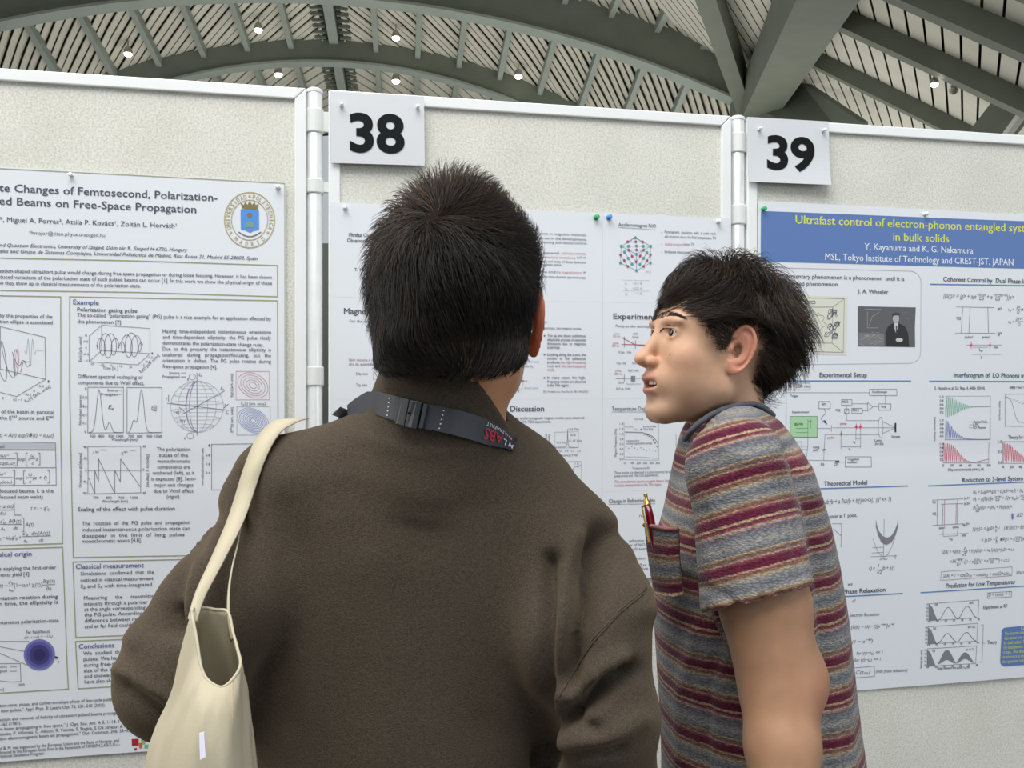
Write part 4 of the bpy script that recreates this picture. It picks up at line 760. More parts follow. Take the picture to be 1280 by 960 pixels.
for b, x0, y, x1 in (('1 fs ~ 300 nm', 88, 178, 202), ('Oscilloscope', 516, 204, 590), ('Trigger', 108, 224, 148), ('PD2', 366, 254, 396), ('PD1', 418, 296, 448), ('SM', 264, 266, 286), ('Amp', 560, 277, 586), ('PBS', 334, 296, 356), ('Interferometer', 117, 305, 202), ('(BS-WB)', 128, 366, 170), ('Sample', 612, 427, 655), ('Lens', 528, 446, 562), ('(f=100)', 530, 464, 572), ('Long', 222, 480, 252), ('path', 222, 494, 246), ('HM', 264, 494, 286), ('BS', 260, 566, 276), ('CM', 325, 566, 346), ('Ti:sapphire', 392, 541, 450), ('oscillator', 392, 555, 442), ('t₁₂', 420, 452, 432), ('t₀', 398, 488, 408)):
    A9(b, *C(x0, y), C(x1, 0)[0], 4.2 if 'fs ~' in b else 2.9)
A9('pump', *C(356, 362), C(388, 0)[0], 2.8, K_RD); A9('probe', *C(292, 432), C(326, 0)[0], 2.8, K_RD)
# interferograms
A9('S. Hayashi et al. Sci. Rep. 4, 4456 (2014).', 1167.5, 486.8, 1231, 3.6); L9((1181, 495), (1237.6, 495), (1237.6, 519), m=K_LT); L9((1180.6, 549.5), (1237.6, 549.3), (1237.6, 522), m=K_MD); L9((1178, 578.4), (1235.6, 578.6), (1236, 553), m=K_MD)
p9.curve('diagram', K_GN, lambda t: (1181+56*t, 508.3+13.5*math.exp(-(t/.36)**2)*math.sin(150*t)), 0, 1, 240, .0010)
p9.curve('diagram', K_PB, lambda t: (1180.8+56*t, 549-25*math.exp(-(t/.24)**1.6)*abs(math.sin(75*t))), 0, 1, 240, .0010)
p9.curve('diagram', K_PK, lambda t: (1178+57*t, 577.6-24*math.exp(-(t/.40)**3.2)*abs(math.sin(75*t))**1.3-4.5*max(0, t-.72)*3), 0, 1, 240, .0010)
for b, x0, y, x1, h in [('Optical Pulse', 1216, 528.6, 1234, 3), ('E-PC', 1216, 532.2, 1223, 3), ('LO Phonon', 1216, 535.8, 1232, 3), ('Delay between two pump pulses t₁₂ (fs)', 1184, 588.4, 1229, 3.4), ('0', 1177, 583, 1179, 3), ('20', 1187, 583, 1191, 3), ('40', 1198, 583, 1202, 3), ('60', 1209.5, 583, 1213.5, 3), ('80', 1221, 583, 1225, 3), ('100', 1232, 583, 1238, 3)]+[('%.1f' % (1-.2*(k % 5)), 1174, 497+4.9*k*(1 if k < 5 else 1.0)+(5 if k > 4 else 0)+(5 if k > 9 else 0), 1178.6, 2.7) for k in range(15)]: A9(b, x0, y, x1, h)
for k, m_ in enumerate((K_GN, K_PB, K_PK)): L9((1211, 527.4+3.6*k), (1215, 527.4+3.6*k), m=m_)
p9.text('axis_label', K_DK, 'Intensity (normalised)', 1168.5, 551, 1168.6, 521, 3)
L9((1300, 492), (1256, 492.6), (1256, 532.6), (1300, 533)); p9.curve('diagram', K_MD, lambda t: (1257+28*t, 496+32*(1/(1+math.exp(-(t-.35)*14)))), 0, 1, 20, .0008)
for k in range(16): p9.disc('diagram', K_DK, 1257+1.7*k+rr_.uniform(-.4, .4), 495.5+rr_.uniform(-1, 3)+k*.6, .45, 5)
A9('visibility = (max − min) / (max + min)', 1261, 485.6, 1296, 3.4); A9('Theory for LO Phonons', 1260, 548.4, 1300, 4.4); p9.text('axis_label', K_DK, 'Interference visibility', 1250, 525, 1250.1, 501, 2.8)
for b, x0, y in (('1.0', 1247.4, 553.6), ('0.5', 1247.4, 566), ('0.0', 1247.4, 579.6)): A9(b, x0, y, x0+5, 3.4)
for b, x0 in (('0', 1252.6), ('20', 1262), ('40', 1273)): A9(b, x0, 585, x0+2.2*len(b), 3.4)
L9((1300, 551.6), (1253.4, 552), (1253.4, 579), (1300, 579)); p9.curve('diagram', K_PK, lambda t: (1254+32*t, 578-25*math.exp(-(t/.72)**2)*abs(math.sin(48*t))**1.2), 0, 1, 160, .0010)
# theory column
E9('ωb†b + a ħω(b + b†)|e><e|,  (a² << 1)', 1028, 629.8, 1112, 626, 6); p9.text('body_text', K_DK, 'phonon at Γ point.', 1030, 647.6, 1069.6, 645.4, 4.6, .002)
C = lambda x, y: (1030+x/6.858, 590+y/6.858)
up = [(433, 402), (441, 455), (460, 505), (490, 545), (528, 560), (562, 545), (590, 505), (612, 450), (623, 402)]; lo = [(625, 402), (621, 470), (600, 540), (565, 600), (520, 622), (480, 600), (452, 540), (432, 465)]
for i in range(8):
    a, b = up[i], up[i+1]; lr = lo[::-1]+[]; c_, d_ = lr[min(i+1, 7)], lr[min(i, 7)]
    p9.fill('diagram', K_GR, [C(*a), C(*b), C(*c_), C(*d_)], .0003)
for q in ([(503, 400), (497, 716)], [(388, 722), (610, 712)], [(402, 645), (495, 640)], [(400, 690), (494, 684)], [(60, 440), (140, 440), (136, 640)], [(70, 480), (100, 510), (136, 540)]): L9(*[C(*t) for t in q], m=K_MD, wd=.0008)
p9.curve('diagram', K_MD, lambda t: C(407+185*t, 565+155*(1-(2*t-1)**2)**1.0), 0, 1, 20, .0007)
E9('Q', *C(590, 735), C(605, 0)[0], None, 4); E9('Q =', *C(376, 838), C(425, 0)[0], None, 4.4); E9('1', *C(452, 810), C(462, 0)[0], None, 4); E9('√2', *C(443, 868), C(482, 0)[0], None, 4); E9('(b + b†)', *C(488, 834), C(590, 0)[0], None, 4.8); L9(C(442, 834), C(484, 832))
E9('2ħω', *C(462, 750), C(530, 0)[0], None, 3)
C = lambda x, y: (980+x/3.2, 660+y/3.2)
for b, x0, y, x1 in (('we', 252, 229, 270), ('of', 270, 296, 283), ('electron fluctuation', 262, 354, 377), ('[U(t) − U(t−τ)]e⁻ⁱʷᵗ]e⁻ᵏᵗ', 265, 402, 438), ('(1 − e⁻ᵏᵗ)', 270, 460, 352), ('for γ(t−t₀) << 1', 288, 506, 392), ('for γ(t−t₀) >> 1', 280, 534, 384), ('C(t₁₂)', 285, 583, 342), ('(with phase relaxation)', 365, 578, 490)):
    xx, yy = C(x0, y); E9(b, xx, yy, C(x1, 0)[0], yy-.05*(x1-x0)/3.2, 4.2)
L9(C(262, 560), C(359, 551), C(360, 592), C(262, 600), m=K_DK)
# three-level system
C = lambda x, y: (1140+x/6.4, 590+y/6.4)
for q, m_ in (([(225, 220), (400, 212)], K_DK), ([(222, 255), (398, 250)], K_DK), ([(152, 424), (392, 412)], K_DK), ([(192, 220), (188, 422)], K_MD), ([(238, 258), (232, 418)], K_DK), ([(252, 220), (247, 416)], K_CR), ([(345, 252), (340, 414)], K_CR), ([(356, 216), (350, 412)], K_DK), ([(205, 495), (440, 487)], K_GR), ([(238, 462), (238, 512), (352, 506), (352, 460)], K_GR), ([(152, 222), (226, 219)], K_GR)): L9(*[C(*t) for t in q], m=m_, wd=.0009)
for b, x0, y, x1 in (('ħω', 153, 248, 178), ('ħΩ', 153, 342, 180), ('|e,1>', 410, 216, 455), ('|e,0>', 410, 260, 455), ('|g,0>', 396, 424, 450), ('pulse1', 205, 452, 250), ('pulse2', 315, 446, 364), ('time', 386, 512, 420), ('t₁₂', 286, 538, 312)): A9(b, *C(x0, y), C(x1, 0)[0], 3.2)
for b, x0, y, x1 in (('H₀ = ε₉|g,0><g,0| + εₑ|e,0><e,0| + (εₑ + ħω)', 482, 172, 960), ('Hᵢ = μ[E(t)]e⁻ⁱᴺᵗ + E(t−t₁₂)e⁻ⁱᴺ⁽ᵗ⁻ᵗ⁾]', 482, 228, 960), ('iħ  |ψ(t)> = (H₀ + Hᵢ)|ψ(t)>.', 480, 298, 800), ('ΔΩ = 0', 830, 356, 940), ('|ψ(t)> = |g,0> − i    ∫dt′[E(t′)+ E(t′−t₁₂)', 474, 466, 960), ('= |g,0> − i   πθ{(1 + eⁱᴺᵗ)|e,0> + ', 545, 555, 960), ('|ΔR| = <ψ(t)|     |b + b†|ψ(t)> ∝ <e,1|ψ(t)>|e,0> + c.c.', 230, 648, 812), ('= ', 290, 726, 305), ('{(1 + eⁱᴺᵗ)(1 + eⁱ⁽ᴺ⁺ʷ⁾ᵗ) + c.c.}', 405, 726, 768), ('|ΔR| ∝ 1 + cosΩt₁₂ + cosωt₁₂ + cos(Ω+ω)t₁₂', 236, 838, 782), ('(without relaxation)', 826, 812, 940)):
    xx, yy = C(x0, y); E9(b, xx, yy, C(x1, 0)[0], yy-.035*(x1-x0)/6.4, 4.4)
for b, x, y in (('d', 505, 276), ('dt', 502, 318), ('μ', 658, 440), ('ħ', 658, 480), ('μ', 660, 530), ('ħ', 660, 568), ('1', 402, 622), ('√2', 392, 668), ('aμ²θθ′', 312, 712), ('ħ²', 345, 752)): E9(b, *C(x, y), C(x+15*len(b), 0)[0], None, 3.8)
L9(C(500, 292), C(525, 291)); L9(C(392, 634), C(424, 633)); L9(C(308, 720), C(398, 716)); L9(C(222, 792), C(792, 756), C(790, 826), C(214, 862), m=flat_m('print_box_red', (150, 110, 116)), c=True)
p9.fill('diagram', K_D1, [C(791, 330), C(806, 330), C(806, 364), C(811, 364), C(798, 380), C(786, 364), C(791, 364)], .0005)
# predictions
C = lambda x, y: (1140+x/6.857, 720+y/6.857)
def tilt(x, y): return C(x, y)
for y0 in (0, 200, 392):
    dx = -y0*.03
    L9(C(132+dx, 232+y0*.985), C(560+dx*1.6, 200+y0), C(552+dx*1.6, 352+y0), C(132+dx, 376+y0), m=K_MD, c=True)
    if y0 == 392:
        for (a0, a1, h1, h2) in ((210, 365, 118, 60), (365, 520, 90, 66)):
            n_ = 16; top = [(a0+(a1-a0)*k/n_, 748-h1*math.sin(math.pi*k/n_)**1.3-.04*(a0+(a1-a0)*k/n_-200)) for k in range(n_+1)]; bot = [(x, 750-h2*.55*math.sin(math.pi*k/n_)**2-.04*(x-200)) for k, (x, _) in enumerate(top)]
            for k in range(n_): p9.fill('diagram', K_GR, [C(*top[k]), C(*top[k+1]), C(*bot[k+1]), C(*bot[k])], .0004)
    else:
        amp = 100 if y0 == 0 else 76
        p9.curve('diagram', K_DK, lambda t: C(215+dx+325*t, 368+y0-amp*math.sin(math.pi*2*t)**2-20*t), 0, 1, 40, .0011)
    p9.fill('diagram', K_GR, [C(133+dx, 376+y0), C(134+dx, 236+y0), C(160+dx, 262+y0), C(185+dx, 330+y0), C(205+dx, 374+y0)], .0004)
    for k in range(5): A9('%.1f' % (1-.25*k), *C(108+dx, 246+y0+k*32), C(126+dx, 0)[0], 2.4)
    for k in range(7): A9(str(50*k), *C(126+dx+70*k, 384+y0-3.2*k+8), C(146+dx+70*k, 0)[0], 2.4)
for b, x0, y, x1 in (('(a)', 182, 246, 205), ('300 K', 476, 234, 512), ('(b)', 168, 452, 192), ('N = 0.2', 466, 442, 528), ('(c)', 164, 642, 186), ('N = 1.5', 450, 634, 512)): A9(b, *C(x0, y), C(x1, 0)[0], 2.8)
p9.text('axis_label', K_DK, 'Delay between two pulses t₁₂ (fs)', *C(208, 796), *C(480, 782), 3.0, .006); p9.text('axis_label', K_DK, 'Intensity (arb. units)', *C(74, 784), *C(78, 634), 2.8, .006)
p9.text('body_text', K_DK, 'Experiment at RT', *C(598, 278), *C(806, 266), 4.4, .006); p9.text('body_text', K_DK, 'Theory', *C(632, 578), *C(714, 574), 4.6, .006); L9(C(578, 414), C(598, 412), C(588, 730), C(566, 734)); L9(C(592, 570), C(612, 570))
E9('D = const. + T', *C(642, 172), *C(836, 160), 4.8); L9(C(634, 140), C(844, 128), C(842, 174), C(634, 186), m=K_DK, c=True)
bx = [(758+i*0, 0) for i in range(0)]
rp = [C(790, 436), C(1100, 410), C(1130, 440), C(1120, 720), C(1095, 745), C(780, 768), C(752, 752), C(744, 730), C(756, 470), C(768, 445)]
for q in (rp,): p9.fill('conclusion_box', K_BN, q, .0009)
for k, b in enumerate(('The electronic interference and the', 'vibrational one are controlled', 'by dual pulses. Theory shows', 'the entanglement of electron and', 'states. The double-slit type', 'decoherence is observed and the', 'the quantum nature of solids.')):
    p9.text('conclusion_text', K_YL, b, *C(780-4*k, 502+40*k), *C(1085, 480+40*k), 4.2, ex=.0010)
p9.text('conclusion_text', K_YL, 'Conclusion', *C(920, 456), *C(1040, 448), 5, ex=.0010)
# pins on the posters
for x, y, o_, l in ((90, 219.5, .006, 'clear push pin at the top of the crest poster, above its title'), (347.5, 234.5, .006, 'clear push pin in the top right corner of the crest poster'), (431.5, 258+2, .0105, 'clear push pin in the top left corner of the tiled poster'), (897.5, 277, .0105, 'clear push pin in the top right corner of the tiled poster'), (1155.5, 268, .006, 'clear push pin above the yellow title of the blue banner')):
    pin(x, y, o_, clear_pin, l, 'clear push pins', .95)
pin_g = mat('green_pin', srgb(40, 176, 110), .25); pin_b = mat('blue_pin', srgb(72, 150, 226), .25)
pin(745, 271.8, .0105, pin_g, 'round green push pin at the top of the tiled poster, beside a blue one', 'coloured push pins', 1.15)
pin(761, 271.8, .0105, pin_b, 'round blue push pin at the top of the tiled poster', 'coloured push pins', 1.1)
pin(953.5, 261.5, .006, pin_g, 'green push pin in the top left corner of the blue banner', 'coloured push pins', 1.1)
# ------------------------------------------------------------ distance fields -> one continuous surface
class Field:
    def __init__(s, lo, hi, h):
        s.lo = np.array(lo, float); s.h = h; n = [int(math.ceil((hi[i]-lo[i])/h))+1 for i in range(3)]
        ax = [np.float32(lo[i])+np.arange(n[i], dtype=np.float32)*np.float32(h) for i in range(3)]
        s.X, s.Y, s.Z = ax[0][:, None, None], ax[1][None, :, None], ax[2][None, None, :]; s.shape = tuple(n)
        s.f = np.full(s.shape, 10., dtype=np.float32)
    def cap(s, a, b, ra, rb=None):
        rb = ra if rb is None else rb; a = np.asarray(a, float); b = np.asarray(b, float); d = b-a; L2 = float(d@d)+1e-12
        px, py, pz = s.X-np.float32(a[0]), s.Y-np.float32(a[1]), s.Z-np.float32(a[2])
        t = np.clip((px*d[0]+py*d[1]+pz*d[2])/L2, 0, 1).astype(np.float32)
        return np.sqrt((px-t*d[0])**2+(py-t*d[1])**2+(pz-t*d[2])**2)-(ra+(rb-ra)*t)
    def ell(s, c, r, M=None):
        px, py, pz = s.X-np.float32(c[0]), s.Y-np.float32(c[1]), s.Z-np.float32(c[2])
        if M is not None:
            M = np.asarray(M, float); px, py, pz = (M[0][0]*px+M[0][1]*py+M[0][2]*pz, M[1][0]*px+M[1][1]*py+M[1][2]*pz, M[2][0]*px+M[2][1]*py+M[2][2]*pz)
        k0 = np.sqrt((px/r[0])**2+(py/r[1])**2+(pz/r[2])**2); k1 = np.sqrt((px/r[0]**2)**2+(py/r[1]**2)**2+(pz/r[2]**2)**2)+1e-9
        return (k0*(k0-1)/k1).astype(np.float32)
    @staticmethod
    def smin(a, b, k):
        if k <= 0: return np.minimum(a, b)
        h = np.clip(.5+.5*(b-a)/k, 0, 1); return b+(a-b)*h-k*h*(1-h)
    def add(s, d, k=0.): s.f = Field.smin(s.f, d, k); return s
    def sub(s, d, k=0.): s.f = -Field.smin(-s.f, d, k); return s
    def mesh(s):
        return surface_nets(s.f, s.lo, s.h)
def surface_nets(f, lo, h):
    ins = f < 0; n = f.shape
    c = ins[:-1, :-1, :-1].astype(np.int8)
    for i in (0, 1):
        for j in (0, 1):
            for k in (0, 1):
                if i+j+k: c = c+ins[i:n[0]-1+i, j:n[1]-1+j, k:n[2]-1+k]
    act = (c > 0) & (c < 8); I, J, K = np.nonzero(act)
    idx = np.full(act.shape, -1, dtype=np.int64); idx[I, J, K] = np.arange(len(I))
    P_ = np.zeros((len(I), 3)); W_ = np.zeros(len(I))
    cor = [(i, j, k) for i in (0, 1) for j in (0, 1) for k in (0, 1)]
    val = {q: f[I+q[0], J+q[1], K+q[2]] for q in cor}
    for a in cor:
        for ax in range(3):
            if a[ax]: continue
            b = list(a); b[ax] = 1; b = tuple(b); va, vb = val[a], val[b]; m = (va < 0) != (vb < 0)
            t = np.where(m, va/np.where(m, va-vb, 1), 0)
            p = np.stack([np.full(len(I), float(a[q])) for q in range(3)], 1); p[:, ax] += t
            P_ += p*m[:, None]; W_ += m
    V = lo+h*(np.stack([I, J, K], 1)+P_/W_[:, None]); Q = []
    for ax in range(3):
        sl0 = [slice(None)]*3; sl1 = [slice(None)]*3; sl0[ax] = slice(0, -1); sl1[ax] = slice(1, None)
        a, b = ins[tuple(sl0)], ins[tuple(sl1)]; u, v = [(1, 2), (2, 0), (0, 1)][ax]
        E_ = np.argwhere(a != b); ok = (E_[:, u] > 0) & (E_[:, v] > 0) & (E_[:, u] < n[u]-1) & (E_[:, v] < n[v]-1); E_ = E_[ok]
        s_ = a[E_[:, 0], E_[:, 1], E_[:, 2]]; q = []
        for du, dv in ((1, 1), (0, 1), (0, 0), (1, 0)):
            e = E_.copy(); e[:, u] -= du; e[:, v] -= dv; q.append(idx[e[:, 0], e[:, 1], e[:, 2]])
        q = np.stack(q, 1); q[~s_] = q[~s_][:, ::-1]; Q.append(q)
    return V, np.concatenate(Q)
def relax(V, Fq, it=2, lam=.5):
    """light laplacian smoothing"""
    for _ in range(it):
        S = np.zeros_like(V); N = np.zeros(len(V))
        for a, b in ((0, 1), (1, 2), (2, 3), (3, 0)):
            for p, q in ((a, b), (b, a)):
                N += np.bincount(Fq[:, p], minlength=len(V))
                for c in range(3): S[:, c] += np.bincount(Fq[:, p], weights=V[Fq[:, q], c], minlength=len(V))
        V = V+lam*(S/np.maximum(N, 1)[:, None]-V)
    return V
def vnormals(V, Fq):
    n = np.cross(V[Fq[:, 2]]-V[Fq[:, 0]], V[Fq[:, 3]]-V[Fq[:, 1]]); N = np.zeros_like(V)
    for k in range(4):
        for c in range(3): N[:, c] += np.bincount(Fq[:, k], weights=n[:, c], minlength=len(V))
    return N/(np.linalg.norm(N, axis=1)[:, None]+1e-12)
def set_attr(o, name, arr, kind='FLOAT'):
    at = o.data.attributes.new(name, kind, 'POINT')
    if kind == 'FLOAT': at.data.foreach_set('value', np.asarray(arr, np.float32))
    else: at.data.foreach_set('color', np.asarray(arr, np.float32).ravel())
from mathutils.bvhtree import BVHTree
def caster(V, Fq):
    b = BVHTree.FromPolygons([tuple(v) for v in V], [tuple(int(i) for i in q) for q in Fq])
    def f(x, y, off=0.):
        d = Vector(((x-640)/FPX, 1, (480-y)/FPX)).normalized(); loc, nor, i, t = b.ray_cast(Vector((0, 0, EH)), d)
        if loc is None: return None
        if nor.dot(d) > 0: nor = -nor
        return np.array(loc+nor*off), np.array(nor)
    return f
def lerp_px(pts, y):  # pts: (y, values...)
    a = np.array(pts, float); return [np.interp(y, a[:, 0], a[:, k]) for k in range(1, a.shape[1])]
# ---- materials for people
def attr_mat(name, attr, rough, sss=0., bump=None, spec=.5):
    m = mat(name, (1, 1, 1, 1), rough, spec=spec, sss=sss, bump=bump); nt = m.node_tree; a = nt.nodes.new('ShaderNodeAttribute'); a.attribute_name = attr
    n = nt.nodes.new('ShaderNodeTexNoise'); n.inputs['Scale'].default_value = 45; n.inputs['Detail'].default_value = 5
    tc = nt.nodes.new('ShaderNodeTexCoord'); nt.links.new(tc.outputs['Object'], n.inputs['Vector'])
    mr = nt.nodes.new('ShaderNodeMapRange'); mr.inputs[1].default_value = .3; mr.inputs[2].default_value = .7; mr.inputs[3].default_value = .93; mr.inputs[4].default_value = 1.06
    vm = nt.nodes.new('ShaderNodeVectorMath'); vm.operation = 'SCALE'
    nt.links.new(n.outputs['Fac'], mr.inputs[0]); nt.links.new(mr.outputs[0], vm.inputs['Scale']); nt.links.new(a.outputs['Color'], vm.inputs[0]); nt.links.new(vm.outputs[0], nt.nodes['Principled BSDF'].inputs['Base Color'])
    return m
skin = attr_mat('skin', 'tone', .56, sss=.12, bump=(420, .12, .0006), spec=.4)
def lin(r, g, b): return np.array(srgb(r, g, b)[:3])
# ---- head in its own frame: x forward, y left, z up, origin between the ear canals
HC = np.array((-.010, 0, .044)); HR = np.array((.097, .076, .083))
def head_field(h=.0019, mouth_open=True, neck=((-.03, 0, -.03), (-.065, 0, -.17), .056, .060), lo=(-.125, -.105, -.19), hi=(.14, .105, .14), jw=1.):
    F = Field(lo, hi, h); F.Ya = np.abs(F.Y); Y0 = F.Y
    F.add(F.ell(HC, HR))
    F.Y = F.Ya       # mirrored features
    F.add(F.ell((.032, 0, .046), (.058, .066, .056)), .02)
    F.add(F.ell((.042, 0, -.006), (.053, .060, .066)), .025)
    F.add(F.ell((.045, .0, -.052), (.044, .046*jw, .040)), .02)
    F.add(F.cap((.012, .053*jw, -.044), (.078, .014, -.083), .015, .014), .028)
    F.add(F.cap((.012, .056*jw, -.005), (.012, .053*jw, -.044), .014, .014), .02)
    F.add(F.ell((.082, 0, -.081), (.0150, .021, .014)), .014)
    F.add(F.ell((.064, .043, -.006), (.024, .020, .020)), .016)
    F.add(F.ell((.084, 0, -.041), (.0235, .031, .027)), .014)
    F.add(F.ell((.0835, .026, .041), (.011, .024, .007)), .012)
    F.add(F.cap((.0865, 0, .032), (.1095, 0, -.006), .0075, .0095), .010)
    F.add(F.ell((.1150, 0, -.0125), (.0115, .0120, .0098)), .006)
    F.add(F.ell((.1035, .0125, -.0160), (.0110, .0070, .0078)), .004)
    F.sub(F.ell((.1080, .0068, -.0245), (.0062, .0038, .0042)), .002)
    F.add(F.ell((.052, .040, -.034), (.030, .022, .030)), .022)
    F.sub(F.ell((.0995, .030, .0260), (.0105, .016, .0100)), .012)       # eye sockets
    ex = (.0785, .0300, .0260); dd = F.ell(ex, (.0142, .0150, .0138)); F.add(dd, .004)
    tl = R(-7); M = ((1, 0, 0), (0, math.cos(tl), math.sin(tl)), (0, -math.sin(tl), math.cos(tl)))
    F.sub(F.ell((.0925, .0310, .0256), (.0098, .0158, .0058), M), .0010)
    F.sub(F.ell((.0925, .0310, .0342), (.010, .0135, .0009), M), .0018)      # lid crease
    F.add(F.ell((.1015, 0, -.0370), (.0080, .0210, .0040)), .005)
    F.add(F.ell((.0970, 0, -.0555), (.0085, .0180, .0046)), .005)
    if mouth_open: F.sub(F.ell((.103, 0, -.0463), (.022, .0225, .0052)), .003)
    else: F.sub(F.ell((.108, 0, -.0495), (.012, .023, .0010)), .002)
    F.sub(F.ell((.107, 0, -.0690), (.010, .020, .0045)), .010)
    F.sub(F.cap((.1085, 0, -.028), (.1090, 0, -.035), .0020, .0024), .003)
    a, b, ra, rb = neck; F.Y = Y0; F.add(F.cap(a, b, ra, rb), .022); F.Y = F.Ya
    # ear: own frame (u back-front, v up, w outwards)
    c = np.array((.004, .0785, .009)); ty, tz = R(24), R(12)
    u = np.array((math.cos(ty), math.sin(-ty)*1.0, 0.)); u = np.array((math.cos(ty), -math.sin(ty), 0)); w = np.array((math.sin(ty), math.cos(ty), 0)); v = np.array((0, 0, 1.))
    u, v = u*math.cos(tz)+v*math.sin(tz), v*math.cos(tz)-u*math.sin(tz)
    px, py, pz = F.X-np.float32(c[0]), F.Y-np.float32(c[1]), F.Z-np.float32(c[2])
    U = (px*u[0]+py*u[1]+pz*u[2]).astype(np.float32); Vv_ = (px*v[0]+py*v[1]+pz*v[2]).astype(np.float32); Ww = (px*w[0]+py*w[1]+pz*w[2]).astype(np.float32)
    wid = np.where(U < 0, .0185, .0150)*np.clip(1+.16*(Vv_/.03), .62, 1.1); rho = np.sqrt((U/wid)**2+(Vv_/.0315)**2)
    plate = np.maximum((rho-1)*.015, np.abs(Ww+.10*np.abs(U)-.001)-.0030)
    F.add(plate, .003)
    rim = np.sqrt(((rho-.90)*.0170)**2+(Ww-.0026)**2)-.0036; rim = np.where((U > .006) & (Vv_ < .012) & (Vv_ > -.018), rim+.004, rim); F.add(rim, .002)
    anti = np.sqrt((np.sqrt(((U+.001)/.0105)**2+((Vv_-.000)/.0180)**2)-1)**2*.0105**2+(Ww-.0020)**2)-.0027; anti = np.where(U > .003, anti+.004, anti); F.add(anti, .0025)
    con = np.sqrt(((U-.0035)/.0078)**2+((Vv_+.003)/.0115)**2+((Ww-.004)/.0070)**2); F.sub(((con-1)*.0070).astype(np.float32), .0015)
    sc_ = np.sqrt(((np.sqrt(((U+.001)/.0142)**2+((Vv_-.001)/.0245)**2)-1)*.0142)**2+(Ww-.0045)**2)-.0020; sc_ = np.where(U > .006, sc_+.004, sc_); F.sub(sc_.astype(np.float32), .0012)
    F.add((np.sqrt(((U-.0125)/.0045)**2+((Vv_+.002)/.0060)**2+((Ww-.002)/.0035)**2)-1)*np.float32(.0038), .002)
    F.add((np.sqrt(((U-.004)/.0085)**2+((Vv_+.0255)/.0085)**2+((Ww-.001)/.0038)**2)-1)*np.float32(.0045), .003)
    F.Y = Y0
    F.c = (U, Vv_, Ww); return F
def head_tone(V, base, lip, ear, stub):
    T = np.tile(base, (len(V), 1)); x, y, z = V[:, 0], np.abs(V[:, 1]), V[:, 2]
    def mix(col, w): nonlocal T; T = T*(1-w[:, None])+np.asarray(col)*w[:, None]
    g = lambda d, s: np.exp(-(d/s)**2)
    mix(stub, .30*np.clip((-.030-z)/.02, 0, 1)*np.clip((x+.0)/.04, 0, 1)*np.clip((z+.14)/.03, 0, 1))
    mix(base*np.array((1.05, .82, .76)), .40*g(np.hypot((x-.115)/1.2, z+.016), .017)); mix(base*np.array((1.04, .88, .82)), .30*g(np.hypot(x-.07, z+.012), .025))
    up = np.clip(1-np.abs(z+.0370)/.0058, 0, 1)**.4*np.clip((x-.094)/.004, 0, 1)*np.clip((.0235-y)/.004, 0, 1)
    lw = np.clip(1-np.abs(z+.0552)/.0070, 0, 1)**.4*np.clip((x-.090)/.004, 0, 1)*np.clip((.0205-y)/.004, 0, 1)
    mix(lip, .85*np.maximum(up, lw)); mix(lin(110, 50, 50), np.clip(1-np.abs(z+.0463)/.0045, 0, 1)*np.clip((.097-x)/.004, 0, 1)*np.clip((x-.07)/.01, 0, 1)*np.clip((.022-y)/.003, 0, 1))
    mix(ear, .75*np.clip((y-.0735)/.006, 0, 1)*np.clip((.048-np.abs(z-.009))/.012, 0, 1)*np.clip((.04-x)/.01, 0, 1))
    mix(base*np.array((.86, .72, .68)), .5*g(np.hypot(y-.030, z-.026), .011)*np.clip((x-.075)/.01, 0, 1))
    return np.concatenate([np.clip(T, 0, 1), np.ones((len(V), 1))], 1)
def frame(fwd, pitch=0., roll=0.):
    """rows: forward, left, up of a head that looks along fwd (horizontal), pitched up and rolled (to its left)"""
    f = np.array((fwd[0], fwd[1], 0.)); f /= np.linalg.norm(f); l = np.array((-f[1], f[0], 0)); u = np.array((0, 0, 1.))
    f, u = f*math.cos(pitch)+u*math.sin(pitch), u*math.cos(pitch)-f*math.sin(pitch)
    l, u = l*math.cos(roll)-u*math.sin(roll), u*math.cos(roll)+l*math.sin(roll)
    return np.array((f, l, u))
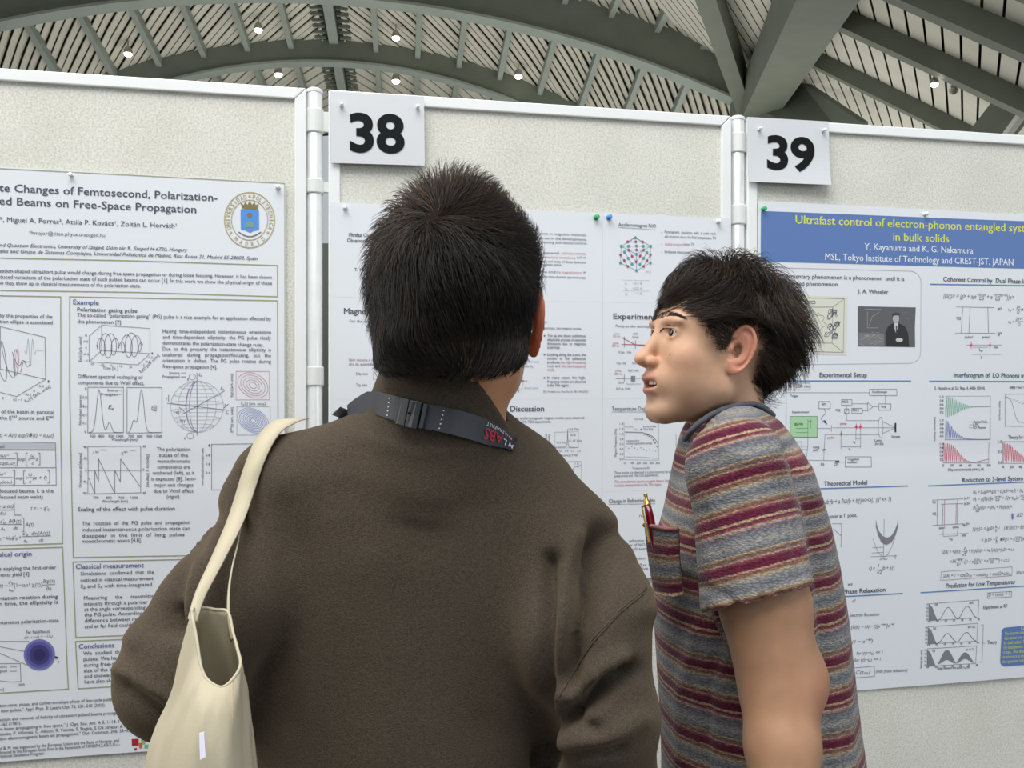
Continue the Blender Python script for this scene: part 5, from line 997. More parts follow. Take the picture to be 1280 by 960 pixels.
# ---- hair
hair_m = mat('dark_hair', (.017, .012, .010, 1), .50, spec=.38); hair_b = mat('brown_and_lit_hair', (.075, .040, .020, 1), .5, spec=.4)
def grow_hair(n, seed, zroot, zcut, crown, length, lift, droop, clump, step=.006, rad=.00028, whorl=0., tipout=0., front=0., c=HC, r=HR+np.array((.001, .001, .001))):
    """strands that follow the skull: root direction on the ellipsoid, flow away from the crown, lifted off the scalp"""
    g = np.random.default_rng(seed); D_ = g.normal(size=(n*3, 3)); D_ /= np.linalg.norm(D_, axis=1)[:, None]; p = c+D_*r
    ph = np.abs(np.degrees(np.arctan2(p[:, 1], p[:, 0]))); ok = p[:, 2] > zroot(ph)+g.normal(0, .002, len(p)); p = p[ok][:n]; n = len(p); ph = ph[ok][:n]
    cd = (np.asarray(crown)-c)/r; cd /= np.linalg.norm(cd)
    fr = g.normal(size=(6, 3))*1.0; fr2 = g.normal(size=(6, 3)); pha = g.uniform(0, 6.28, (6, 2))
    def cn(q):   # smooth clump noise, two tangential components
        a = sum(np.sin(q@(fr[k]*clump[1])+pha[k, 0]) for k in range(6))/2.4; b = sum(np.sin(q@(fr2[k]*clump[1])+pha[k, 1]) for k in range(6))/2.4; return a, b
    L = length(p, ph)*g.uniform(.72, 1.12, n); ns = 8; pts = [p.copy()]; lf = lift(p, ph)*g.uniform(.6, 1.25, n); jit = g.normal(0, 1, (n, 3))
    a0, b0 = cn(p); alive = np.ones(n); zc = zcut(ph)+g.normal(0, .004, n)
    for i in range(1, ns):
        q = pts[-1]; u = (q-c)/r; rho = np.linalg.norm(u, axis=1); u = u/rho[:, None]; nrm = u/r; nrm /= np.linalg.norm(nrm, axis=1)[:, None]
        away = u-cd*(u@cd)[:, None]; away = away*r; away -= nrm*(away*nrm).sum(1)[:, None]; al = np.linalg.norm(away, axis=1)[:, None]+1e-6; away /= al
        sw = np.cross(nrm, away); dn = np.array((0, 0, -1.))-nrm*(-nrm[:, 2])[:, None]
        t = away+sw*(whorl*np.exp(-(al/.03)**2))+dn*droop(q)[:, None]+sw*(a0*clump[0])[:, None]+away*(b0*clump[0]*.4)[:, None]+jit*.10
        t -= nrm*(t*nrm).sum(1)[:, None]; t /= np.linalg.norm(t, axis=1)[:, None]+1e-9
        st = L/(ns-1); s_ = i/(ns-1)
        nx = q+t*(st*alive)[:, None]; uu = (nx-c)/r; ro = np.linalg.norm(uu, axis=1)
        target = 1+(1-front*np.clip((q[:, 0]-.03)/.045, 0, 1))*(lf*(math.sin(min(1, s_*1.25)*math.pi*.5)*(1-tipout)+tipout*s_)+b0*clump[2]*s_)/r.mean()
        nx = c+uu*r*(target/ro)[:, None]
        stop = nx[:, 2] < zcut(np.abs(np.degrees(np.arctan2(nx[:, 1], nx[:, 0]))))+zc*0+g.normal(0, .006, n)
        alive = np.where(stop, .12, alive); nx = np.where(stop[:, None], q+(nx-q)*.15, nx); pts.append(nx)
    S_ = np.stack(pts, 1)     # n, ns, 3
    T_ = np.gradient(S_, axis=1); T_ /= np.linalg.norm(T_, axis=2)[..., None]+1e-9
    A_ = np.cross(T_, np.array((.3, .5, .8))); A_ /= np.linalg.norm(A_, axis=2)[..., None]+1e-9; B_ = np.cross(T_, A_)
    rr_ = rad*np.array([1, 1, 1, .95, .85, .7, .5, .15])[None, :, None]*g.uniform(.7, 1.3, (n, 1, 1))
    ring = [S_+rr_*(math.cos(q)*A_+math.sin(q)*B_) for q in (0, 2.094, 4.189)]; V = np.stack(ring, 2).reshape(-1, 3)
    base = (np.arange(n)*ns*3)[:, None, None]; i = np.arange(ns-1)[None, :, None]; k = np.arange(3)[None, None, :]
    k2 = (k+1) % 3; a = base+i*3+k; b = base+i*3+k2; Q = np.stack([a, b, b+3, a+3], -1).reshape(-1, 4)
    return V, Q
# ------------------------------------------------------------ younger man in a striped shirt, seen from his left side
YM = empty('person', P(930, 480, 1.17)*np.array((1, 1, 0)), PHI, 'man in striped knit t-shirt, dark tousled hair, seen in profile facing left', 'person', 'visitors at the posters')
HO = np.array((.2865, 1.180, EH+.036)); HM = frame((-.966, -.259), R(6), R(0)); HS = np.array((.95, .95, 1.0))
toW = lambda V: HO+(np.asarray(V)*HS)@HM
toL = lambda W_: ((np.asarray(W_)-HO)@HM.T)/HS
F = head_field(.0018, True, ((-.022, 0, -.03), (-.050, 0, -.18), .053, .056))
Vh, Qh = F.mesh(); Vh = relax(Vh, Qh, 2, .35)
Th = head_tone(Vh, lin(206, 164, 135), lin(180, 118, 108), lin(214, 140, 116), lin(150, 128, 108))
Wh = toW(Vh)
# arms and upper body under the clothes, 5 mm field, joined into the same figure
A_S = P(930, 612, .995); A_E = P(974, 858, .945); A_W = P(985, 1085, .86)
G = Field((.10, .78, EH-.72), (.52, 1.42, EH+.02), .0055)
G.add(G.cap(A_S, A_E*.6+A_S*.4, .050, .0510)); G.add(G.cap(A_E*.6+A_S*.4, A_E, .0510, .045), .01); G.add(G.ell(A_E+np.array((.022, .010, .004)), (.036, .036, .040)), .02)
A_M = A_E+(A_W-A_E)*.35; G.add(G.cap(A_E, A_M, .042, .040), .012); G.add(G.cap(A_M, A_W, .0395, .028), .01)
T0 = np.array((.335, 1.19, 0.))
G.add(G.ell(T0+np.array((-.02, 0, EH-.22)), (.075, .125, .11)), .02); G.add(G.ell(T0+np.array((0.0, 0, EH-.50)), (.085, .11, .24)), .03)
B_S = np.array((.32, 1.38, EH-.14)); B_E = np.array((.30, 1.40, EH-.42)); G.add(G.cap(B_S, B_E, .05, .04), .02)
Vb, Qb = G.mesh(); Vb = relax(Vb, Qb, 1)
# hands: palm, four fingers, thumb
def hand(Fd, w, d, across, k=1.0, curl=.5):
    d = np.asarray(d, float); d /= np.linalg.norm(d); a = np.asarray(across, float); a -= d*(a@d); a /= np.linalg.norm(a); n_ = np.cross(d, a)
    Fd.add(Fd.cap(w, w+d*.025*k, .024*k, .024*k), .01); 
    for q in (-.024, -.008, .008, .024): Fd.add(Fd.cap(w+d*.02+a*q*.6, w+d*.085*k+a*q, .0145*k, .0115*k), .006)
    for q, L in ((-.027, .072), (-.009, .082), (.009, .078), (.026, .060)):
        p0 = w+d*.085*k+a*q; p1 = p0+(d*math.cos(curl*.5)+n_*math.sin(curl*.5))*L*.5*k; p2 = p1+(d*math.cos(curl)+n_*math.sin(curl))*L*.28*k; p3 = p2+(d*math.cos(curl*1.6)+n_*math.sin(curl*1.6))*L*.22*k
        Fd.add(Fd.cap(p0, p1, .0092*k, .0086*k), .002); Fd.add(Fd.cap(p1, p2, .0086*k, .0078*k), .001); Fd.add(Fd.cap(p2, p3, .0078*k, .0066*k), .001)
    t0 = w+d*.025*k-a*.020*k; t1 = t0+(d*.6-a*.75+n_*.3)*.042*k; t2 = t1+(d*.9-a*.25+n_*.35)*.030*k
    Fd.add(Fd.cap(t0, t1, .0135*k, .0105*k), .006); Fd.add(Fd.cap(t1, t2, .0100*k, .0080*k), .001)
lo_ = A_W-np.array((.09, .12, .24)); H2 = Field(lo_, A_W+np.array((.09, .09, .05)), .003)
dW = (A_W-A_M)/np.linalg.norm(A_W-A_M); H2.add(H2.cap(A_W-dW*.04, A_W+dW*.03, .030, .025)); hand(H2, A_W+dW*.02, dW+np.array((0, 0, -.6)), (-1, -.2, 0))
Vn, Qn = H2.mesh()
def join(parts):
    V = []; Q = []; n = 0
    for v, q in parts: V.append(v); Q.append(q+n); n += len(v)
    return np.concatenate(V), np.concatenate(Q)
V, Q = join([(Wh, Qh), (Vb, Qb), (Vn, Qn)]); sk = np.concatenate([np.tile(np.append(lin(176, 134, 104), 1), (len(Vb)+len(Vn), 1))])
elb = np.exp(-(np.linalg.norm(np.concatenate([Vb, Vn])-(A_E+np.array((.03, -.01, -.005))), axis=1)/.035)**2)[:, None]
sk[:, :3] = sk[:, :3]*(1-.45*elb)+lin(190, 120, 100)*.45*elb
body = mk('body', V, Q, skin, YM, True); set_attr(body, 'tone', np.concatenate([Th, sk]), 'FLOAT_COLOR')
hc = caster(Wh, Qh)
# eyes, teeth, mole, brows, lashes
eye_w = mat('eye_white', srgb(226, 220, 212), .15, spec=.6); eye_i = mat('eye_iris', srgb(44, 28, 22), .12, spec=.8)
for sd in (1, -1):
    c = np.array((.0785, .0300*sd, .0260)); ax = np.array((.95, .18, .02)); ax /= np.linalg.norm(ax)      # he looks past the viewer towards the poster
    mb = MB(); mb.lathe(c, [(.0121*math.sin(a), -.0121*math.cos(a)) for a in np.linspace(.02, 2.66, 16)]+[(.0053, .0110)], 22, ax); V_ = toW(np.concatenate(mb.V)); e = mk('eye', V_, mb.F, eye_w, YM, True)
    mb = MB(); mb.lathe(c, [(.0060, .0100), (.0058, .0112), (.0035, .0122), (.0, .0126)], 18, ax); mk('iris', toW(np.concatenate(mb.V)), mb.F, eye_i, e, True)
tooth = mat('tooth_enamel', srgb(222, 208, 184), .25)
for k in range(-4, 5):
    th = k*.17; c = np.array((.078+.0185*math.cos(th*1.4), .0235*math.sin(th*1.15)*1.05, -.0428)); mb = MB()
    ca, sa = math.cos(th*1.4), math.sin(th*1.4); mb.box(c, ((ca, sa, 0), (-sa, ca, 0), (0, 0, 1)), (.0018, .00215, .0040)); bevel(mk('tooth', toW(np.concatenate(mb.V)), mb.F, tooth, YM), .0009, 2)
mb = MB(); mb.lathe((.062, 0, -.055), [(.0, -.006), (.014, -.005), (.018, 0), (.014, .005), (0, .006)], 16, (.2, 0, 1)); mk('tongue', toW(np.concatenate(mb.V)), mb.F, mat('tongue', srgb(150, 80, 78), .4), YM, True)
mb = MB(); mb.lathe((.052, 0, -.047), [(.0, -.016), (.018, -.012), (.022, 0), (.018, .012), (0, .016)], 16, (0, 0, 1)); mk('mouth_cavity', toW(np.concatenate(mb.V)), mb.F, mat('mouth_dark', srgb(60, 24, 24), .6), YM, True)
q = hc(837.5, 443.5, 0)
if q: mb = MB(); mb.lathe(q[0]-q[1]*.0006, [(.0016, 0), (.0013, .0009), (0, .0013)], 10, q[1]); mk('mole', np.concatenate(mb.V), mb.F, mat('mole', srgb(60, 38, 32), .5), YM, True)
def hairs(name, rows, n, ln, seed, wd=.00035, side=0.03):
    """short hairs between two photo polylines projected on the face"""
    g = np.random.default_rng(seed); mb = MB()
    for _ in range(n):
        t = g.random(); k = t*(len(rows)-1); i = min(int(k), len(rows)-2); f = k-i
        x = rows[i][0]*(1-f)+rows[i+1][0]*f; y = rows[i][1]*(1-f)+rows[i+1][1]*f; w = rows[i][2]*(1-f)+rows[i+1][2]*f
        h_ = hc(x+g.normal(0, .4), y+g.uniform(-w, w), .0004)
        if h_ is None: continue
        dx, dz = rows[i+1][0]-rows[i][0], -(rows[i+1][1]-rows[i][1]); d = np.array((dx, 0, dz+g.normal(0, 1.2))); d /= np.linalg.norm(d); d = d*ln*g.uniform(.6, 1.2)
        p0, nn = h_; p1 = p0+d*.5+nn*.0008; p2 = p0+d+nn*.0006; mb.tube([p0, p1, p2], [wd, wd*.9, wd*.3], 3, False)
    return tag(mb.build(name, hair_m, YM, True), kind='stuff')
hairs('eyebrow', [(815, 400.5, 1.8), (820, 397, 2.6), (829, 393.8, 3.2), (838, 392.4, 2.8), (846, 393.4, 2.0), (854, 397, 1.0)], 800, .0060, 1, .00028)
hairs('eyelash', [(824.5, 415.5, .2), (829, 410.8, .3), (835, 410, .3), (841, 412.6, .2), (845, 414.5, .2)], 90, .0030, 2, .00028)
hair_y = mat('tousled_hair', (.021, .015, .012, 1), .36, spec=.55)
YC = np.array((-.010, 0, .034)); YR = np.array((.098, .077, .095))
def zr_y(ph): return np.interp(ph, (0, 25, 45, 58, 66, 76, 84, 104, 115, 130, 155, 180), (.084, .084, .074, .050, .014, .010, .036, .040, -.015, -.050, -.064, -.066))
def zc_y(ph): return np.interp(ph, (0, 22, 38, 52, 62, 72, 80, 90, 102, 112, 122, 150, 180), (.040, .047, .053, .042, .014, -.010, .022, .034, .034, -.030, -.085, -.110, -.115))
def len_y(p, ph): return .070+.018*np.clip(p[:, 2]/.12, 0, 1)-.022*np.clip((-p[:, 2])/.05, 0, 1)
def lift_y(p, ph): return .010+.013*np.clip((p[:, 2]+.02)/.12, 0, 1)+.008*np.clip(-p[:, 0]/.08, 0, 1)*np.clip((p[:, 2]+.03)/.06, 0, 1)
Vc, Qc = grow_hair(13500, 11, zr_y, zc_y, (-.045, -.01, .12), len_y, lift_y, lambda q: .20+1.1*np.clip((.09-q[:, 2])/.09, 0, 1), (.85, 60, .017), rad=.00036, front=.62, c=YC, r=YR)
m_ = np.random.default_rng(2).random(len(Vc)//24)
hr = mk('hair', toW(Vc), Qc, [hair_y, hair_b], YM, True); mi = np.repeat((m_ < .24).astype(np.int32), 21); hr.data.polygons.foreach_set('material_index', mi[:len(hr.data.polygons)]); tag(hr, kind='stuff')
Vc, Qc = grow_hair(1500, 12, zr_y, zc_y, (-.045, -.01, .12), lambda p, ph: .045+0*ph, lambda p, ph: .026+.006*np.clip(p[:, 2]/.1, 0, 1), lambda q: .2+.8*np.clip((.09-q[:, 2])/.09, 0, 1), (1.1, 60, .014), rad=.00026, tipout=.5, front=.6, c=YC, r=YR)
tag(mk('flyaway_hair', toW(Vc), Qc, hair_m, YM, True), kind='stuff')
def zr_s(ph): return np.where((ph > 56) & (ph < 82), np.interp(ph, (56, 66, 76, 82), (.040, .004, -.006, .014)), 9.)
Vc, Qc = grow_hair(26000, 13, zr_s, lambda ph: np.interp(ph, (50, 62, 70, 84), (.03, -.002, -.018, .000)), (-.045, -.01, .12), lambda p, ph: np.where(p[:, 2] < .055, .030, .001)+0*ph, lambda p, ph: .006+0*ph, lambda q: 1.6+0*q[:, 2], (.25, 50, .004), rad=.00034) if False else grow_hair(1500, 13, zr_s, lambda ph: np.interp(ph, (50, 62, 70, 84), (.03, -.002, -.018, .000)), (-.045, -.01, .12), lambda p, ph: .034+0*ph, lambda p, ph: .007+0*ph, lambda q: 1.6+0*q[:, 2], (.25, 50, .004), rad=.00034)
tag(mk('sideburn_hair', toW(Vc), Qc, hair_m, YM, True), kind='stuff')
# scalp cap that keeps skin from showing through
def cap_mesh(zr, c, r, grow, toW_, name, root, n=44):
    V = []; Q = []; bad = []
    for i in range(n+1):
        for j in range(2*n):
            th = math.pi*i/n*.86; ph = math.pi*j/n; d = np.array((math.sin(th)*math.cos(ph), math.sin(th)*math.sin(ph), math.cos(th)))
            p = c+d*(r+grow); a = abs(math.degrees(math.atan2(p[1], p[0]))); zl = float(zr(np.array(a)))
            bad.append(p[2] < zl); V.append(p)
    for i in range(n):
        for j in range(2*n):
            a = i*2*n+j; b = i*2*n+(j+1) % (2*n)
            if not (bad[a] or bad[b] or bad[a+2*n] or bad[b+2*n]): Q.append((a, a+2*n, b+2*n, b))
    return mk(name, toW_(np.array(V)), Q, hair_m, root, True)
cap_mesh(lambda a: zr_y(a)+.016+.016*(60 < a < 112)+.045*(a > 98), YC, YR, .0055, toW, 'hair_underlayer', YM)

# ---- striped knit shirt
def knit():
    m = mat('striped_knit', (1, 1, 1, 1), .95, spec=.1, sheen=.15); nt = m.node_tree; b = nt.nodes['Principled BSDF']; N = nt.nodes.new; L = nt.links.new
    a = N('ShaderNodeAttribute'); a.attribute_name = 'stripe'; tc = N('ShaderNodeTexCoord')
    n0 = N('ShaderNodeTexNoise'); n0.inputs['Scale'].default_value = 260; n0.inputs['Detail'].default_value = 2; L(tc.outputs['Object'], n0.inputs['Vector'])
    j = N('ShaderNodeMath'); j.operation = 'MULTIPLY_ADD'; j.inputs[1].default_value = .034; L(n0.outputs['Fac'], j.inputs[0]); L(a.outputs['Fac'], j.inputs[2])
    fr = N('ShaderNodeMath'); fr.operation = 'FRACT'; L(j.outputs[0], fr.inputs[0])
    cr = N('ShaderNodeValToRGB'); L(fr.outputs[0], cr.inputs[0]); e = cr.color_ramp.elements; cr.color_ramp.interpolation = 'LINEAR'
    wine, rose, tan_, grey, lgrey, rust, mauve = srgb(98, 34, 58), srgb(140, 78, 88), srgb(176, 154, 122), srgb(112, 114, 122), srgb(150, 147, 144), srgb(124, 98, 82), srgb(126, 100, 108)
    stops = [(0, wine), (.075, wine), (.085, tan_), (.105, tan_), (.115, wine), (.15, rose), (.165, tan_), (.18, lgrey), (.20, mauve), (.235, grey), (.34, lgrey), (.42, grey), (.435, tan_), (.455, rust), (.49, mauve), (.50, tan_), (.515, rose), (.55, wine), (.615, wine), (.63, tan_), (.65, rose), (.67, rust), (.70, tan_), (.715, lgrey), (.80, grey), (.875, lgrey), (.89, tan_), (.92, rust), (.945, rose), (.955, tan_), (.975, rose), (1, wine)]
    e[0].position = stops[0][0]; e[0].color = stops[0][1]; e[1].position = 1; e[1].color = wine
    for p_, c_ in stops[1:-1]: k = e.new(p_); k.color = c_
    # small zigzag stitches
    vo = N('ShaderNodeTexVoronoi'); vo.inputs['Scale'].default_value = 1; mp = N('ShaderNodeMapping'); mp.inputs['Scale'].default_value = (230, 230, 520); L(tc.outputs['Object'], mp.inputs[0]); L(mp.outputs[0], vo.inputs['Vector'])
    mr = N('ShaderNodeMapRange'); mr.inputs[1].default_value = .1; mr.inputs[2].default_value = .75; mr.inputs[3].default_value = 1.22; mr.inputs[4].default_value = .60; L(vo.outputs['Distance'], mr.inputs[0])
    vm = N('ShaderNodeVectorMath'); vm.operation = 'SCALE'; L(cr.outputs[0], vm.inputs[0]); L(mr.outputs[0], vm.inputs['Scale']); L(vm.outputs[0], b.inputs['Base Color'])
    bp = N('ShaderNodeBump'); bp.inputs['Strength'].default_value = .5; bp.inputs['Distance'].default_value = .0015; bp.invert = True; L(vo.outputs['Distance'], bp.inputs['Height']); L(bp.outputs[0], b.inputs['Normal'])
    return m
knit_m = knit()
S = Field((.08, .84, EH-1.0), (.56, 1.50, EH+.02), .0050)
# torso: level ellipses read from the silhouette (y px: left px, right px, half depth m)
prof = [(500, 892, 960, .050), (508, 884, 968, .062), (522, 872, 980, .085), (545, 862, 992, .135), (570, 856, 1003, .168), (600, 850, 1010, .182), (650, 838, 1026, .180), (700, 822, 1040, .176), (760, 822, 1052, .170), (830, 826, 1062, .165), (900, 830, 1070, .165), (960, 832, 1078, .170), (1050, 832, 1084, .175), (1400, 832, 1084, .175)]
zz = S.Z.ravel(); yy = 480-(zz-EH)*FPX/1.15; pl, pr_, hd = lerp_px(prof, yy)
cxp = (pl+pr_)/2; cyd = np.interp(yy, (500, 560, 1000), (1.20, 1.185, 1.165)); cX = ((cxp-640)/FPX*1.15+.0).astype(np.float32); rX = ((pr_-pl)/2/FPX*1.15).astype(np.float32); hd = hd.astype(np.float32); cyd = cyd.astype(np.float32)
u = (S.X-cX)/rX; v = (S.Y-cyd)/hd; k0 = np.sqrt(u*u+v*v); tor = ((k0-1)*np.minimum(rX, hd)*.95).astype(np.float32)
topz = EH+(480-512)/FPX*1.17; tor = np.maximum(tor, S.Z-np.float32(topz-.0)-.35*np.float32(0)*u)
botz = EH-.66; tor = np.maximum(tor, np.float32(botz)-S.Z)
# slope the top like shoulders: neck opening plane
S.add(tor)
sl_a = P(922, 592, 1.005); sl_b = P(950, 748, .965); dS = (sl_b-sl_a)/np.linalg.norm(sl_b-sl_a)
nS = dS+np.array((.15, 0, 0)); nS /= np.linalg.norm(nS); sleeve = S.cap(sl_a, sl_b+dS*.1, .056, .078); cut = ((S.X-sl_b[0])*nS[0]+(S.Y-sl_b[1])*nS[1]+(S.Z-sl_b[2])*nS[2]).astype(np.float32); sleeve = np.maximum(sleeve, cut+.0*cut)
s2_a, s2_b = np.array((.33, 1.37, EH-.13)), np.array((.31, 1.40, EH-.30)); sleeve2 = np.maximum(S.cap(s2_a, s2_b, .062, .072), np.float32(s2_b[2]-.0)-S.Z)
which = (sleeve < tor)
S.f = Field.smin(tor, sleeve, .022); S.add(sleeve2, .02)
# shoulder bridge from the collar to the sleeve head
S.add(S.cap(P(925, 545, 1.12), P(922, 583, 1.01), .040, .056), .03)
# hollow cuffs and neck
S.sub(np.maximum(S.cap(sl_a+dS*.03, sl_b+dS*.12, .046, .0725), -(cut+.06)), .003)
na = toW((-.050, 0, -.10)); nb = toW((-.016, 0, -.015)); S.sub(S.cap(na, nb+(nb-na)*.5, .0600, .0640), .006)
cp = np.array((.20, 0, .98)); cp /= np.linalg.norm(cp); c0 = P(905, 512, 1.16)
S.f = np.maximum(S.f, ((S.X-c0[0])*(-.50)+(S.Z-c0[2])*.866).astype(np.float32)*.9+((S.Y-1.18)*0).astype(np.float32)) if False else S.f
Vs, Qs = S.mesh(); Vs = relax(Vs, Qs, 2)
def fold(V, Q, polys, dmax, dmin=0.):
    """push cloth along its normal near lines given as photo points: (points, half width px, height m)"""
    N_ = vnormals(V, Q); px = 640+V[:, 0]/V[:, 1]*FPX; py = 480-(V[:, 2]-EH)/V[:, 1]*FPX; ok = (N_[:, 1] < .25) & (V[:, 1] < dmax) & (V[:, 1] > dmin); D_ = np.zeros(len(V))
    for pts, w, a in polys:
        best = np.full(len(V), 1e9)
        for i in range(len(pts)-1):
            ax_, ay_ = pts[i]; bx_, by_ = pts[i+1]; dx, dy = bx_-ax_, by_-ay_; L2 = dx*dx+dy*dy; t = np.clip(((px-ax_)*dx+(py-ay_)*dy)/L2, 0, 1)
            best = np.minimum(best, np.hypot(px-ax_-t*dx, py-ay_-t*dy))
        D_ += a*np.exp(-(best/w)**2)*ok
    return V+N_*D_[:, None]
Vs = fold(Vs, Qs, [([(985, 560), (1012, 640), (1024, 720), (1030, 800), (1036, 960)], 7, -.007), ([(1008, 590), (1034, 660), (1052, 780), (1062, 960)], 9, .006), ([(905, 780), (885, 860), (880, 960)], 9, -.005), ([(870, 790), (850, 870), (850, 950)], 9, .004),
                  ([(880, 640), (900, 700), (905, 740)], 8, -.003), ([(940, 620), (955, 690), (960, 735)], 9, .0035), ([(975, 600), (990, 660), (1000, 720)], 7, -.003), ([(850, 720), (905, 745), (930, 770)], 6, -.004), ([(900, 560), (930, 575), (960, 570)], 8, .003)], 1.25)
# stripe coordinate: along the sleeve or down the body
dsl = ((Vs-sl_a)@dS); rad_ = np.linalg.norm((Vs-sl_a)-dsl[:, None]*dS, axis=1); seam = (Vs[:, 1] < 1.058) & (rad_ < .056+.022*np.clip(dsl/.16, 0, 1.2)+.012) & (dsl < .20)
PER = .098
st_b = -(Vs[:, 2]-EH)/PER-.10*np.sin(Vs[:, 0]*9)+.35*np.clip((Vs[:, 0]-.40)/.1, 0, 1.5)*np.clip((Vs[:, 2]-EH+.35)/.3, 0, 1); st_s = ((Vs-sl_a)@nS+.012)/PER+.35
so = mk('shirt', Vs, Qs, knit_m, YM, True); set_attr(so, 'stripe', np.where(seam, st_s, st_b)+2)
sc = caster(Vs, Qs)
# ribbed neckline
ring = []
for x, y in ((862, 541), (872, 530), (888, 519), (905, 511), (925, 506), (942, 505), (956, 510), (966, 519)):
    ring.append(P(x, y, 1.118 if x < 940 else 1.135))
mb = MB(); mb.tube([P(856, 549, 1.16)]+ring+[P(962, 530, 1.17)], .0042, 8); nk = mb.build('neckband', mat('neckband_blue_grey', srgb(84, 88, 100), .9, noise=(500, .35)), YM, True)
# breast pocket with a pen
pk = [P(806, 657, 1.10), P(820, 659, 1.075), P(834, 662, 1.058), P(848, 662, 1.050)]; pb = [P(818, 742, 1.095), P(828, 745, 1.072), P(840, 746, 1.055), P(853, 744, 1.046)]
V = []; 
for lay in (0, 1):
    for r_ in range(9):
        for k in range(4): p_ = pk[k]*(1-r_/8)+pb[k]*(r_/8); V.append(p_+np.array((.004, .010, 0))*lay+np.array((-.004, -.006, 0))*math.sin(math.pi*(r_/8)*.9+.3)*.6)
Fq = []
for r_ in range(8):
    for k in range(3): a = r_*4+k; Fq.append((a, a+4, a+5, a+1)); Fq.append((36+a, 36+a+1, 36+a+5, 36+a+4))
    Fq.append((r_*4, 36+r_*4, 36+r_*4+4, r_*4+4)); Fq.append((r_*4+3, r_*4+7, 36+r_*4+7, 36+r_*4+3))
Fq.append((32, 33, 34, 35, 71, 70, 69, 68))
po = mk('pocket', V, Fq, knit_m, YM, True); set_attr(po, 'stripe', [2.30+.80*((i % 36)//4)/8 for i in range(72)])
mb = MB(); mb.tube([p_+np.array((-.001, -.002, .001)) for p_ in pk], .0030, 6); mb.build('pocket_hem', mat('hem_rose', srgb(158, 104, 104), .9, noise=(500, .2)), po, True)
# trousers and shoes (below the frame)
trouser = mat('dark_trousers', srgb(46, 50, 66), .85, bump=(300, .3, .001)); shoe = mat('shoe_leather', srgb(44, 36, 32), .4)
def lower_body(root, c, zt, fwd, hw, hdp, col):
    c = np.asarray(c, float); f = np.array((fwd[0], fwd[1], 0.), float); f /= np.linalg.norm(f); s_ = np.array((-f[1], f[0], 0))
    L_ = Field((c[0]-.30, c[1]-.30, .05), (c[0]+.30, c[1]+.30, zt+.06), .012); top = c+np.array((0, 0, zt))
    M = np.array((f, s_, (0, 0, 1.))); L_.add(L_.ell(top-np.array((0, 0, .06)), (hdp, hw, .13), M))
    for k in (-1, 1):
        hp = top+s_*k*.085-np.array((0, 0, .12)); kn = c+s_*k*.10+f*.015+np.array((0, 0, .50)); an = c+s_*k*.11-f*.01+np.array((0, 0, .09)); L_.add(L_.cap(hp, kn, .092, .066), .03); L_.add(L_.cap(kn, an, .066, .056), .02)
    v_, q_ = L_.mesh(); mk('trousers', v_, q_, col, root, True)
    for k in (-1, 1):
        an = c+s_*k*.11; E_ = Field((an[0]-.17, an[1]-.17, 0.), (an[0]+.17, an[1]+.17, .13), .007); E_.add(E_.cap(an-f*.05+np.array((0, 0, .04)), an+f*.10+np.array((0, 0, .034)), .038, .034)); E_.add(E_.cap(an-f*.02+np.array((0, 0, .05)), an-f*.02+np.array((0, 0, .10)), .040, .038), .02); E_.add(E_.ell(an+f*.14+np.array((0, 0, .026)), (.045, .045, .026)), .02); E_.f = np.maximum(E_.f, np.float32(.006)-E_.Z)
        v_, q_ = E_.mesh(); sh_ = mk('shoe', v_, q_, shoe, root, True)
        mb = MB(); mb.box(an+f*.03+np.array((0, 0, .005)), (f, s_, (0, 0, 1)), (.135, .040, .0052)); bevel(mb.build('sole', mat('shoe_sole', srgb(30, 30, 30), .8), sh_), .004)
lower_body(YM, (.37, 1.18, 0), .92, (-1, 0), .17, .12, trouser)
# pen in the pocket: a thing of its own
pa, pb_ = P(816, 665, 1.085), P(807.5, 623, 1.092); pd = (pb_-pa)/np.linalg.norm(pb_-pa)
pen = empty('ballpoint_pen', pa-pd*.07, PHI, 'dark red ballpoint pen with gold clip in the breast pocket of the striped shirt', 'pen')
gold = mat('pen_gold', srgb(206, 176, 84), .25, metal=.9); pr2 = mat('pen_red', srgb(112, 14, 30), .2, spec=.7)
mb = MB(); mb.lathe(pa, [(.0015, -.075), (.0042, -.06), (.0052, -.02), (.0056, .020), (.0046, .036)], 16, pd); mb.build('barrel', pr2, pen, True)
mb = MB(); mb.lathe(pa, [(.0048, .036), (.0044, .040), (.0026, .042), (.0026, .050), (.0022, .051), (0, .0512)], 14, pd); mb.build('push_button', gold, pen, True)
cl = pa+np.array((-.0078, -.002, 0)); mb = MB(); mb.beam(cl-pd*.012, cl+pd*.034, .0022, .0014, (0, 1, 0)); mb.beam(cl+pd*.033, pa+pd*.037, .0022, .002, (0, 1, 0)); mb.build('clip', gold, pen)
# ------------------------------------------------------------ man in the fleece jacket, seen from behind
OM = empty('person', P(520, 480, 1.0)*np.array((1, 1, 0)), PHI, 'man seen from behind with short black hair, brown fleece jacket and camera strap', 'person', 'visitors at the posters')
HO2 = P(573, 416, .930); HM2 = frame((.10, .995), R(2), R(0)); HS2 = np.array((1.02, 1.07, 1.11))
toW2 = lambda V: HO2+(np.asarray(V)*HS2)@HM2
F = head_field(.0024, False, ((-.016, 0, -.03), (.016, 0, -.125), .050, .048), jw=.80)
Vh, Qh = F.mesh(); Vh = relax(Vh, Qh, 2, .35)
Th = head_tone(Vh, lin(190, 138, 104), lin(180, 110, 104), lin(206, 104, 72), lin(150, 128, 108)); Wh = toW2(Vh)
